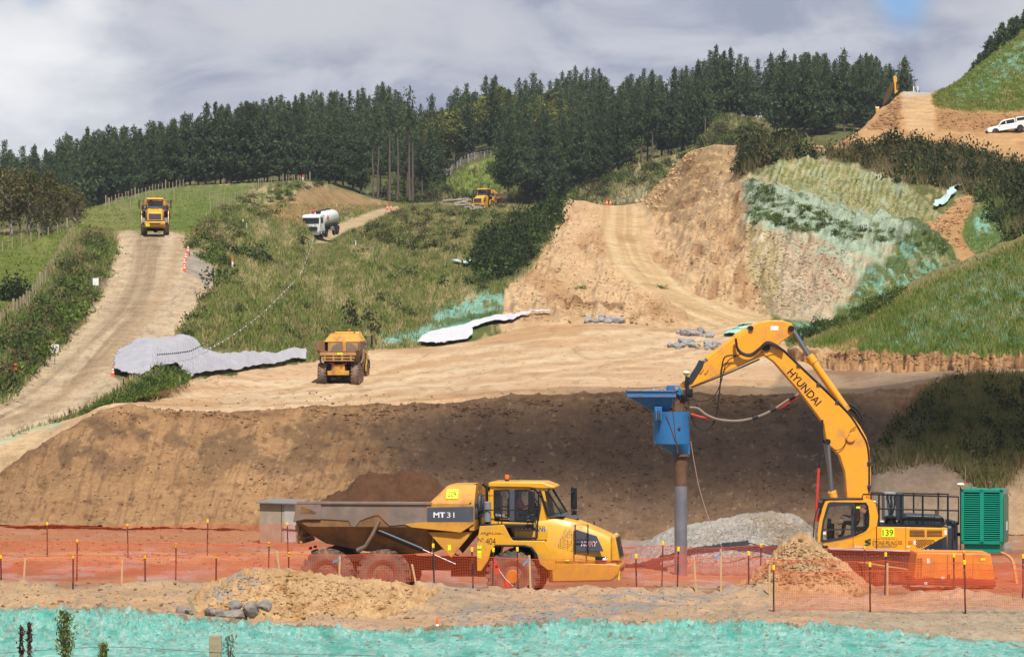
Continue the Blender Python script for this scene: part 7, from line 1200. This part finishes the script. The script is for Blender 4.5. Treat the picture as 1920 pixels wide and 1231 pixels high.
rubble('rubble', [('hill', [(1220, 440), (1300, 310), (1390, 275), (1396, 400), (1430, 585), (1340, 562), (1270, 520)], 1500, .03, .2), ('hill', [(1480, 264), (1520, 292), (1620, 282), (1650, 266), (1560, 258)], 500, .06, .35), ('hill', [(1396, 420), (1500, 450), (1600, 470), (1580, 560), (1480, 595), (1420, 570)], 2600, .03, .17), ('hill', [(960, 600), (960, 548), (1030, 450), (1070, 385), (1120, 390), (1135, 500), (1230, 560), (1280, 610)], 1400, .04, .2), ('hill', [(1190, 384), (1300, 282), (1320, 280), (1230, 400)], 500, .08, .35), ('hill', [(1735, 425), (1815, 360), (1815, 410), (1800, 440), (1830, 475), (1770, 460)], 260, .06, .25), ('upper_hill', [(1625, 246), (1690, 175), (1690, 240)], 300, .08, .3), ('upper_hill', [(1755, 210), (1900, 215), (1960, 240), (1760, 245)], 400, .06, .25),
 ('embankment', [(0, 900), (150, 800), (230, 768), (700, 762), (1500, 742), (1640, 740), (1620, 985), (0, 975)], 5200, .012, .09), ('embankment', [(200, 768), (700, 760), (1480, 740), (1620, 745), (1480, 765), (700, 790), (200, 795)], 2600, .02, .12), ('cut_bank', [(1495, 660), (1900, 670), (1900, 690), (1495, 678)], 700, .03, .16), ('bench_ground', [(240, 764), (600, 700), (1000, 640), (1440, 640), (1480, 735), (700, 756)], 900, .015, .07), ('dirt_heap', [(380, 1110), (480, 1072), (600, 1082), (780, 1104), (760, 1140), (560, 1158), (400, 1156)], 2600, .008, .07), ('dirt_mound', [(1400, 1095), (1480, 1020), (1500, 1010), (1560, 1050), (1610, 1095)], 1600, .01, .07), ('hill', [(1420, 320), (1480, 296), (1560, 304), (1700, 348), (1755, 400), (1620, 400), (1480, 360)], 1500, .03, .14), ('gravel_heap', [(1200, 1058), (1300, 995), (1440, 965), (1520, 990), (1590, 1058)], 5000, .008, .04), ('ground', [(0, 1100), (1920, 1112), (1920, 1190), (700, 1180), (330, 1150), (0, 1140)], 5000, .006, .035), ('berm', [(0, 1150), (600, 1180), (1200, 1172), (1920, 1210), (1920, 1235), (0, 1235)], 500, .01, .035), ('ground', [(-20, 985), (480, 992), (500, 1060), (-20, 1060)], 900, .015, .09)], 'loose clods and rubble on the bare earth faces')
# ---- fabric sheets
M_geo = mat('grey_geotextile', S(200, 197, 200, .58), .85, var=.1, scale=1.1, bump=.2); M_geow = mat('white_geotextile', S(230, 228, 228, .62), .8, var=.08, bump=.2); M_pale = mat('pale_blue_sheet', S(196, 220, 214, .72), .6, var=.06)
def drape(name, label, cat, poly, m, lift, amp, hump=None, du=1.5, dv=1., layers=()):
    us = [p[0] for p in poly]; vs = [p[1] for p in poly]; U = np.arange(min(us), max(us)+du, du); W = np.arange(min(vs), max(vs)+dv, dv); idx = {}; V = []; Fq = []
    for i, v in enumerate(W):
        for j, u in enumerate(U):
            if inpoly(u+2.2*(vnoise(v/7, u*0, 3)-.5)*2, v+2*(vnoise(u/9, v*0, 4)-.5)*2, poly):
                g = G(u, v, *layers); k = Vector((g.x, g.y, g.z)); dz = lift+amp*.8*float((ridged(np.array([g.x*.55+g.y*.1]), np.array([g.y*.22]), 12, 3)[0]-.6)*1.3+fbm(g.x*.5, g.y*.25, 8, 3)+.5*fbm(g.x*2.2, g.y*1.1, 9, 2))
                if hump: dz += sum(hh*math.exp(-((u-hu)/wu)**2-((v-hv)/wv)**2) for hu, hv, wu, wv, hh in hump)
                idx[(i, j)] = len(V); V.append(((u-960)*k.y/F, k.y-.15, k.z+dz))
    for (i, j) in idx:
        q = [(i, j), (i+1, j), (i+1, j+1), (i, j+1)]
        if all(k in idx for k in q): Fq.append([idx[k] for k in q])
    nb_ = {k: [idx[q] for q in ((k[0]+a, k[1]+b) for a, b in ((1, 0), (-1, 0), (0, 1), (0, -1), (1, 1), (-1, -1), (1, -1), (-1, 1))) if q in idx] for k in idx}; A_ = np.array(V)
    for it_ in range(7):
        B_ = A_.copy()
        for k, i_ in idx.items(): B_[i_, 1:] = .4*A_[i_, 1:]+.6*A_[nb_[k], 1:].mean(0)
        A_ = B_
    A_[:, 2] += amp*.35*(ridged(A_[:, 0]*1.3+A_[:, 1]*.25, A_[:, 1]*.5-A_[:, 0]*.3, 21, 3)-.6); V = A_
    o = link(name, npmesh(name, V, np.array(Fq), m, None, True)); so_ = o.modifiers.new('s', 'SOLIDIFY'); so_.thickness = .03; return tag(o, label, cat)
drape('geotextile_sheet', 'large grey geotextile sheet draped over the mound beside the haul road', 'fabric sheet', [(213, 702), (214, 680), (236, 658), (262, 648), (300, 645), (340, 640), (362, 646), (382, 662), (420, 668), (470, 664), (520, 666), (576, 655), (576, 678), (520, 690), (470, 696), (430, 702), (390, 708), (352, 714), (345, 706), (330, 690), (300, 698), (262, 712), (230, 709)], M_geo, .3, .22, [(285, 668, 50, 20, .55), (345, 656, 26, 14, .5)], layers=('hill', 'bench_ground'))
drape('geotextile_sheet', 'bright white geotextile strip along the sprayed toe of the hill', 'fabric sheet', [(780, 650), (802, 628), (850, 618), (900, 604), (960, 592), (1000, 586), (1034, 586), (1036, 592), (1000, 592), (978, 598), (960, 606), (900, 616), (886, 622), (888, 634), (878, 643), (846, 650), (815, 653)], M_geow, .35, .22, layers=('hill', 'bench_ground')); drape('geotextile_sheet', 'small pale sheet lying in the gully below the scrub', 'fabric sheet', [(836, 491), (852, 490), (890, 491), (884, 500), (866, 502)], M_pale, .3, .4, layers=('hill',)); drape('tarpaulin_sheet', 'pale crumpled tarpaulin over the slip at the top right', 'tarpaulin', [(1746, 393), (1752, 380), (1766, 374), (1780, 360), (1806, 353), (1800, 364), (1786, 374), (1772, 386), (1756, 395)], M_pale, .5, .9, layers=('hill',)); drape('geotextile_sheet', 'small grey sheet at the far left beside the haul road bank', 'fabric sheet', [(-20, 688), (14, 684), (16, 697), (0, 701), (-20, 702)], M_geo, .35, .5, layers=('hill',))
drape('spray_mat', 'pale turquoise sprayed patch behind the elbow of the boom', 'spray mat', [(1352, 632), (1376, 618), (1402, 606), (1406, 612), (1400, 626), (1380, 632)], mat('turquoise_spray', turq_pale*1.05, .9, var=.2), .2, .3, layers=('bench_ground', 'hill'))
# ---- shed
sd = thing('plywood_shed', 'weathered grey plywood shed at the foot of the embankment behind the truck tail', 'shed'); YS = 131.; SM2 = Matrix.Translation(((520-960)*YS/F, YS, zv(1018, YS))); sd.matrix_world = SM2 @ Matrix.Rotation(R(-14), 4, 'Z'); kk = F/YS; ww = 70/kk; hh = 76/kk
M_ply = mat('weathered_plywood', S(176, 158, 132, .65), .9, var=.18, scale=2.5, dirt=S(200, 190, 172), dirt_amt=.4); MB().box((0, .8, hh/2), (ww, 1.6, hh)).build('wall', M_ply, sd, .01)
MB().box((.0, .75, hh+.03), (ww+.2, 1.9, .05), (.04, .02, 0)).build('roof', mat('grey_roof_sheet', S(150, 146, 142, .6), .7), sd, .005); MB().box((.18, -.003, hh/2), (.02, .012, hh-.02)).build('panel_joint', M_dark, sd); MB().box((.55, -.01, hh*.5), (.5, .02, hh-.1)).build('door', mat('grey_plywood', S(196, 188, 178, .65), .9, var=.15), sd, .005); MB().tube([(.2, -.04, .62), (.5, -.05, .58), (.8, -.04, .56), (1.0, -.03, .62)], .02).build('cable', M_hose, sd)
# ---- cones, markers and signs
def cone(g, h, label, group=None, bands=2):
    t = thing('traffic_cone', label, 'traffic cone', g, (0, 0, 0), group); MB().box((0, 0, .02), (h*.42, h*.42, .04)).build('base', M_orange, t, .01); MB().lathe([(h*.18, .04), (h*.05, h), (h*.03, h+.01)], (0, 0, 0), 'z', 18).build('body', M_orange, t)
    for k in range(bands): z = h*(.36+.28*k); rr = h*(.18-.13*z/h)+.004; MB().lathe([(rr, z), (rr-.13*h*.15, z+h*.15)], (0, 0, 0), 'z', 18).build('band', M_white, t)
    return t
cone(P(820, 1182, 80.4), .34, 'orange cone with white band standing behind the turquoise berm', None, 1); cone(P(1221, 1176, 80.6), .22, 'small orange cone tip just showing over the turquoise berm', None, 0)
rc_ = 'cones on the left haul road'
for u, v, lb in ((353, 475, 'orange cone nearest the crest on the haul road edge'), (347, 489, 'orange cone second from the crest on the haul road edge'), (345, 499, 'orange cone third from the crest on the haul road edge'), (346, 509, 'orange cone fourth from the crest, lowest of the line beside the lay-by')): cone(G(u, v, 'hill'), .8, lb, rc_)
cone(G(212, 706, 'hill'), .56, 'orange cone at the left end of the grey geotextile mound'); cone(G(250, 648, 'hill'), .4, 'small orange cone above the grey geotextile mound')
for u, v, lb in ((727, 393, 'left of two orange markers where the tanker track tops the rise'), (733, 393, 'right of two orange markers where the tanker track tops the rise'), (1138, 380, 'left of two orange markers at the top of the sandy ramp'), (1145, 379, 'right of two orange markers at the top of the sandy ramp')): cone(G(u, v, 'hill')+Vector((0, -.5, .0)), .85, lb, 'orange markers on the rises', 1)
def marker(u, v, Y, h, label, layer='hill'):
    t = thing('marker_post', label, 'marker post', G(u, v, layer)); MB().box((0, 0, h*.3), (.16, .05, h*.6)).build('post', M_white, t, .01); MB().box((0, 0, h*.8), (.16, .05, h*.4)).build('reflector', M_orange, t, .01)
marker(29, 710, 0, .85, 'white marker post with orange top on the verge at the far left'); marker(436, 501, 0, .85, 'white marker post with orange top among shrubs above the haul road'); marker(568, 338, 0, .9, 'orange topped post on the hill crest at the fence end', 'hill')
sg = thing('speed_sign', 'square white speed sign reading 40 in a red ring on the haul road verge', 'road sign', P(102.5, 666, G(103, 664, 'hill').y-6)); MB().box((0, 0, -.2), (.06, .06, 1.6)).build('post', M_galv, sg); pl = MB().box((0, -.04, .42), (.5, .02, .5)).build('plate', M_white, sg, .01); rg = MB(); n = 32
rg.loft([[(.21*math.cos(2*math.pi*i/n), -.053, .42+.21*math.sin(2*math.pi*i/n)) for i in range(n)], [(.175*math.cos(2*math.pi*i/n), -.053, .42+.175*math.sin(2*math.pi*i/n)) for i in range(n)]], False); rg.build('ring', M_red, pl); lettering('40', .17, face_m(0, -.054, .42), M_txt, pl, bold=.02); sg.scale = (1.,)*3
nt_ = thing('notice_board', 'small white notice board on the bank left of the haul road', 'sign', P(179.5, 557, G(180, 545, 'hill').y-1.5)); MB().box((0, 0, -.2), (.05, .05, 2.2)).build('post', M_galv, nt_); MB().box((0, -.04, 1.2), (.46, .02, .56)).build('board', M_white, nt_, .005)
for u, v in ((668, 459), (456, 420), (462, 428), (1010, 398)):
    t = MB().box((0, 0, .25), (.12, .12, .55)).build('survey_peg', M_white); t.location = G(u, v, 'hill'); tag(t, 'short white survey peg in the hillside grass', 'peg', 'white survey pegs')
for u, lb in ((1713, 'left of two pale survey posts on the top of the upper track'), (1721, 'right of two pale survey posts on the top of the upper track')): t = MB().box((0, 0, .3), (.14, .14, .8)).build('survey_post', M_white, None, .01); t.location = P(u, 171, 448); tag(t, lb, 'post')
bp_ = MB().box((0, 0, .3), (.25, .2, 1.2)).build('fence_post', M_timber, None, .02); bp_.location = P(404, 1250, 67.5)+Vector((0, 0, 0)); bp_.scale = (1, 1, .75); tag(bp_, 'weathered square timber post cut off by the bottom edge of the picture', 'fence post')
gtube('fence_wire', [P(-60, 1228, 67), P(200, 1212, 67), P(404, 1222, 67.4), P(700, 1228, 67)], .006, M_wire, 'thin sagging wire strung past the square timber post', 'wire')
# ---- farm fences
def farm_fence(label, line, step, h, layers, r=.07, wires=3, rails=False, m=M_timber):
    t = thing('farm_fence', label, 'fence'); L_ = [np.hypot(b[0]-a[0], b[1]-a[1]) for a, b in zip(line, line[1:])]; cum = np.concatenate([[0], np.cumsum(L_)]); pts = []
    for s in np.arange(0, cum[-1]+.1, step): pts.append(G(float(np.interp(s, cum, [p[0] for p in line])), float(np.interp(s, cum, [p[1] for p in line])), *layers))
    for k, p in enumerate(pts): hh = h*rv.uniform(.92, 1.1)*(1.25 if k % 9 == 0 else 1); MB().cyl((p.x, p.y, p.z-.2), (p.x+rv.uniform(-.04, .04), p.y, p.z+hh), r*(1.5 if k % 9 == 0 else 1), n=7).build('post', m, t)
    for k in range(wires): MB().tube([Vector((p.x, p.y-.05, p.z+h*(.3+.3*k))) for p in pts], .05 if rails else .008, 4).build('rail' if rails else 'wire', m if rails else M_wire, t)
    return t
HL = ('hill',)
farm_fence('timber post fence along the back edge of the meadow under the pines', [(198, 388), (206, 384), (250, 372), (300, 360), (345, 352)], 6.5, 1.25, HL, .06); farm_fence('timber post fence crossing the meadow behind the haul road truck', [(205, 390), (250, 388), (300, 380), (360, 374), (425, 378)], 13.5, 1.25, HL, .06); farm_fence('closely spaced timber fence rising along the hill shoulder', [(395, 398), (420, 385), (470, 362), (500, 346), (540, 341), (585, 340)], 5.5, 1.1, HL, .05); farm_fence('fence with strainer post and gate wires above the left field', [(-30, 478), (8, 470), (36, 462), (72, 450), (100, 440), (138, 430)], 18, 1.1, HL, .07, 4); farm_fence('old fence running down the bank left of the haul road', [(-30, 640), (30, 590), (60, 566), (95, 510), (118, 470), (138, 440)], 8, 1.0, HL, .06, 3); farm_fence('grey railed fence curving over the top of the grassy hillock', [(836, 336), (848, 322), (866, 308), (890, 299), (920, 294), (945, 290)], 6, 1.3, ('forest_hill',), .12, 3, True, mat('grey_timber', S(160, 150, 142, .7), .9))
for u, top, v in ((1065, 692, 0), ): pass
for u, v, hgt, lb in ((130, 788, .7, 'thin dark picket in the weeds lowest on the ridge by the haul road'), (232, 742, .9, 'thin dark picket in the middle of the weedy ridge'), (298, 700, .6, 'left of two dark pickets before the grey geotextile'), (301, 699, .6, 'right of two dark pickets before the grey geotextile')): t = MB().box((0, 0, hgt/2), (.06, .06, hgt)).build('picket', M_post); t.name = 'ridge_picket'; t.location = G(u, v, 'hill'); tag(t, lb, 'picket')
# rope with floats across the hillside
rp = [(388, 668), (420, 652), (470, 618), (500, 592), (530, 560), (548, 540), (562, 525), (570, 505), (584, 470), (588, 455)]; pr = [G(u, v, 'hill')+Vector((0, -.3, .45)) for u, v in rp]; rt = gtube('flagged_rope', pr, .007, M_white, 'long white rope with tags curving across the grassy hillside', 'rope', 4); fb_ = MB()
for k in range(40): i = k/39*(len(pr)-1); j = min(int(i), len(pr)-2); q = pr[j].lerp(pr[j+1], i-j); fb_.box((q.x, q.y, q.z-.05), (.07, .03, .1), (0, rv.uniform(-.5, .5), 0))
fb_.build('tags', M_white, rt); r2 = [G(u, v, 'hill')+Vector((0, -.5, .9)) for u, v in ((298, 694), (330, 690), (360, 684), (392, 668))]; rt2 = gtube('flagged_rope', r2, .01, M_navy, 'dark tagged cord strung across the grey geotextile', 'rope', 4); fb_ = MB()
for k in range(26): i = k/25*3; j = min(int(i), 2); q = r2[j].lerp(r2[j+1], i-j); fb_.box((q.x, q.y, q.z), (.07, .03, .1), (0, .6, 0))
fb_.build('tags', M_navy, rt2)
# ---- log pile
M_log = mat('bleached_log', S(168, 150, 132, .65), .9, var=.25, scale=2)
for u, v, L_, a, r_, tilt in ((842, 381, 2.2, .1, .22, .1), (858, 380, 3.6, -.15, .25, .12), (868, 383, 3., .35, .2, .25), (880, 387, 2.6, -.1, .18, -.2), (872, 390, 3.2, .1, .2, .02), (886, 394, 2.6, -.2, .22, .05), (896, 397, 2.4, .2, .22, .12), (862, 386, 2.6, -.3, .16, .3)):
    g = G(u, v, 'hill'); b = MB(); d = Vector((math.cos(a), math.sin(a)*.6, tilt)).normalized(); p0 = g+Vector((0, 0, .45))-d*L_/2; p1 = g+Vector((0, 0, .45))+d*L_/2; b.cyl(p0, p1, r_*1.1, r_*.8, 9); b.cyl(p0+d*L_*.5, p0+d*L_*.6+Vector((.2, 0, .7)), r_*.4, r_*.2, 6); tag(b.build('log', M_log), 'bleached grey log in the pile left of the distant dump truck', 'log', 'logs in the log pile')
# ================================================================= camera, sun, sky
cam = bpy.data.cameras.new('camera'); co = bpy.data.objects.new('camera', cam); COL.objects.link(co); SC.camera = co
co.location = (0, 0, CH); co.rotation_euler = (R(90), 0, 0); cam.sensor_width = 36; cam.lens = 36*F/1920; cam.shift_y = (VH-615.5)/1920; cam.clip_start = 1; cam.clip_end = 9000
SUN = Vector((.13, -.54, .83)).normalized()
sl = bpy.data.lights.new('sun', 'SUN'); sl.energy = 4.4; sl.angle = R(.5); sl.color = (1, .955, .9); so = bpy.data.objects.new('sun', sl); COL.objects.link(so)
so.rotation_euler = SUN.to_track_quat('Z', 'Y').to_euler(); so.location = (-100, -150, 200)
w = bpy.data.worlds.new('World'); SC.world = w; w.use_nodes = True; nt = w.node_tree; nt.nodes.clear(); N = nt.nodes.new; K = nt.links.new
out = N('ShaderNodeOutputWorld'); sky = N('ShaderNodeTexSky'); sky.sky_type = 'NISHITA'; sky.sun_disc = False; sky.sun_elevation = math.asin(SUN.z); sky.sun_rotation = math.atan2(SUN.x, SUN.y)
sky.air_density = 1.; sky.dust_density = .6
b1 = N('ShaderNodeBackground'); b1.inputs[1].default_value = .075; K(sky.outputs[0], b1.inputs[0])
tc = N('ShaderNodeTexCoord'); mpn = N('ShaderNodeMapping'); mpn.inputs['Scale'].default_value = (1, 1, 2.2); K(tc.outputs['Generated'], mpn.inputs[0])
def noise(sc, det=6, rough=.55, dist=0.):
    n = N('ShaderNodeTexNoise'); n.inputs['Scale'].default_value = sc; n.inputs['Detail'].default_value = det; n.inputs['Roughness'].default_value = rough; n.inputs['Distortion'].default_value = dist; K(mpn.outputs[0], n.inputs['Vector']); return n.outputs[0]
def mr(x, a, b, c=0., d=1.):
    m = N('ShaderNodeMapRange'); K(x, m.inputs[0]); m.interpolation_type = 'SMOOTHSTEP'
    for i, q in zip((1, 2, 3, 4), (a, b, c, d)): m.inputs[i].default_value = q
    return m.outputs[0]
def math2(op, a, b):
    m = N('ShaderNodeMath'); m.operation = op; m.use_clamp = True
    for i, q in enumerate((a, b)):
        if isinstance(q, (int, float)): m.inputs[i].default_value = q
        else: K(q, m.inputs[i])
    return m.outputs[0]
def spot(u, v, rad):      # smooth mask round one direction of the sky
    d = Vector(((u-960)/F, 1, (VH-v)/F)).normalized(); vm = N('ShaderNodeVectorMath'); vm.operation = 'DISTANCE'; K(tc.outputs['Generated'], vm.inputs[0]); vm.inputs[1].default_value = d
    ad = N('ShaderNodeMath'); ad.operation = 'MULTIPLY_ADD'; K(noise(22, 5), ad.inputs[0]); ad.inputs[1].default_value = rad*1.3; K(vm.outputs['Value'], ad.inputs[2])
    return mr(ad.outputs[0], rad*.75, rad*1.75, 1., 0.)
def mixc(f, a, b):
    m = N('ShaderNodeMix'); m.data_type = 'RGBA'; K(f, m.inputs[0])
    for i, q in ((6, a), (7, b)):
        if isinstance(q, tuple): m.inputs[i].default_value = (*q, 1)
        else: K(q, m.inputs[i])
    return m.outputs[2]
ck = .70
def sc3(r, g, b): return tuple(float(x) for x in S(r, g, b, ck))
cl = mixc(mr(noise(19, 8, .56, .5), .36, .64), sc3(158, 166, 186), sc3(202, 205, 216))
cl = mixc(mr(noise(7, 5, .5), .52, .66), cl, sc3(208, 209, 216))
cl = mixc(spot(5, 150, .052), cl, sc3(250, 251, 252)); cl = mixc(spot(150, 10, .014), cl, sc3(240, 241, 244)); cl = mixc(spot(900, 60, .02), cl, sc3(203, 205, 214))
b2 = N('ShaderNodeBackground'); b2.inputs[1].default_value = 1.; K(cl, b2.inputs[0])
blue = math2('ADD', spot(1690, 10, .013), math2('MULTIPLY', spot(65, -8, .007), .4)); blue = math2('ADD', blue, math2('MULTIPLY', spot(440, -25, .009), .3))
bb = N('ShaderNodeBackground'); bb.inputs[0].default_value = (*sc3(140, 184, 232), 1); bb.inputs[1].default_value = 1
ms0 = N('ShaderNodeMixShader'); K(math2('MULTIPLY', blue, .95), ms0.inputs[0]); K(b2.outputs[0], ms0.inputs[1]); K(bb.outputs[0], ms0.inputs[2])
# broken cloud: the far hemisphere and the zenith are open blue sky between clouds
sp = N('ShaderNodeSeparateXYZ'); K(tc.outputs['Generated'], sp.inputs[0])
cov = math2('MULTIPLY', mr(sp.outputs['Z'], .2, .45, 1., .45), mr(noise(2.6, 5), .35, .6, .35, 1.)); low = mr(sp.outputs['Z'], .13, .2, 1., 0.); cov = math2('MAXIMUM', cov, low)
ms = N('ShaderNodeMixShader'); K(cov, ms.inputs[0]); K(b1.outputs[0], ms.inputs[1]); K(ms0.outputs[0], ms.inputs[2]); K(ms.outputs[0], out.inputs[0])
SC.view_settings.view_transform = 'Standard'; SC.view_settings.look = 'None'; SC.view_settings.exposure = .5; SC.view_settings.gamma = 1
SC.render.engine = 'CYCLES'; SC.cycles.max_bounces = 4; SC.cycles.diffuse_bounces = 2; SC.cycles.glossy_bounces = 2; SC.cycles.transparent_max_bounces = 24; SC.cycles.transmission_bounces = 3; SC.cycles.volume_bounces = 0
SC.cycles.use_denoising = True

# ================================================================= unseen low cloud, its puffs added behind the camera to shade the embankment
m = bpy.data.materials.new('shade_cloud_vapour'); m.use_nodes = True; nt = m.node_tree; nt.nodes.clear(); N = nt.nodes.new; K = nt.links.new
o_ = N('ShaderNodeOutputMaterial'); t_ = N('ShaderNodeBsdfTransparent'); d_ = N('ShaderNodeBsdfDiffuse'); d_.inputs[0].default_value = (.85, .86, .88, 1); x_ = N('ShaderNodeMixShader'); x_.inputs[0].default_value = .125; K(t_.outputs[0], x_.inputs[1]); K(d_.outputs[0], x_.inputs[2]); K(x_.outputs[0], o_.inputs[0])
cb_ = MB(); rc = random.Random(9)
def shade(u, v, Y, r):
    g = P(u, v, Y); c = g+SUN*(700+rc.uniform(-12, 12)); cb_.ball(c, (r*rc.uniform(.85, 1.15), r*rc.uniform(.8, 1.1), r*rc.uniform(.6, .8)), 14, 9)
SHADE = [(u, v, Y, r) for u, v, Y, r in ((780, 900, 151, 5), (720, 820, 154, 4.5), (900, 940, 149.5, 5), (1010, 955, 148.5, 5.5), (1230, 945, 148.5, 6), (1340, 950, 148, 6), (1450, 950, 147.5, 6), (1540, 955, 147, 5.5), (800, 800, 155, 4), (880, 860, 152, 5), (1000, 880, 152, 7), (1000, 820, 155, 6), (1120, 850, 154, 7.5), (1120, 930, 150, 6), (1230, 860, 153, 8), (1260, 800, 156, 7), (1350, 880, 152, 8), (1350, 830, 155, 7), (1460, 860, 153, 8), (1480, 800, 157, 8), (1560, 900, 151, 7), (1580, 820, 156, 8), (1660, 880, 150, 8), (1700, 800, 158, 9), (1700, 850, 153, 8), (1780, 760, 162, 9), (1800, 830, 155, 9), (1800, 880, 148, 7), (1880, 860, 150, 9), (1900, 790, 158, 10), (1960, 830, 154, 10), (2040, 800, 156, 11), (1900, 725, 170, 10), (1780, 715, 172, 8), (1660, 728, 170, 7), (1560, 726, 172, 6), (1440, 728, 170, 5), (1320, 730, 168, 4.5), (1200, 732, 167, 4), (1060, 733, 167, 3.5), (2050, 720, 172, 12), (1600, 715, 178, 5), (1740, 705, 184, 5), (1850, 700, 186, 6))]
for u, v, Y, r in SHADE: shade(u, v, Y, r)
cl_o = cb_.build('shade_clouds', m); cl_o['kind'] = 'stuff'; cl_o['label'] = 'unseen low cloud puffs added behind the camera to shade the embankment'

# ================================================================= thin summer haze over the valley
hz = bpy.data.materials.new('haze_air'); hz.use_nodes = True; nt = hz.node_tree; nt.nodes.clear(); o_ = nt.nodes.new('ShaderNodeOutputMaterial'); v_ = nt.nodes.new('ShaderNodeVolumePrincipled'); v_.inputs['Color'].default_value = (.86, .9, 1, 1); v_.inputs['Density'].default_value = .00010; v_.inputs['Anisotropy'].default_value = .2; nt.links.new(v_.outputs[0], o_.inputs['Volume'])
hb_ = MB().box((0, 800, 60), (3000, 2200, 150)).build('haze', hz, None, 0, False); hb_['kind'] = 'stuff'; hb_['label'] = 'thin pale haze in the air over the valley'
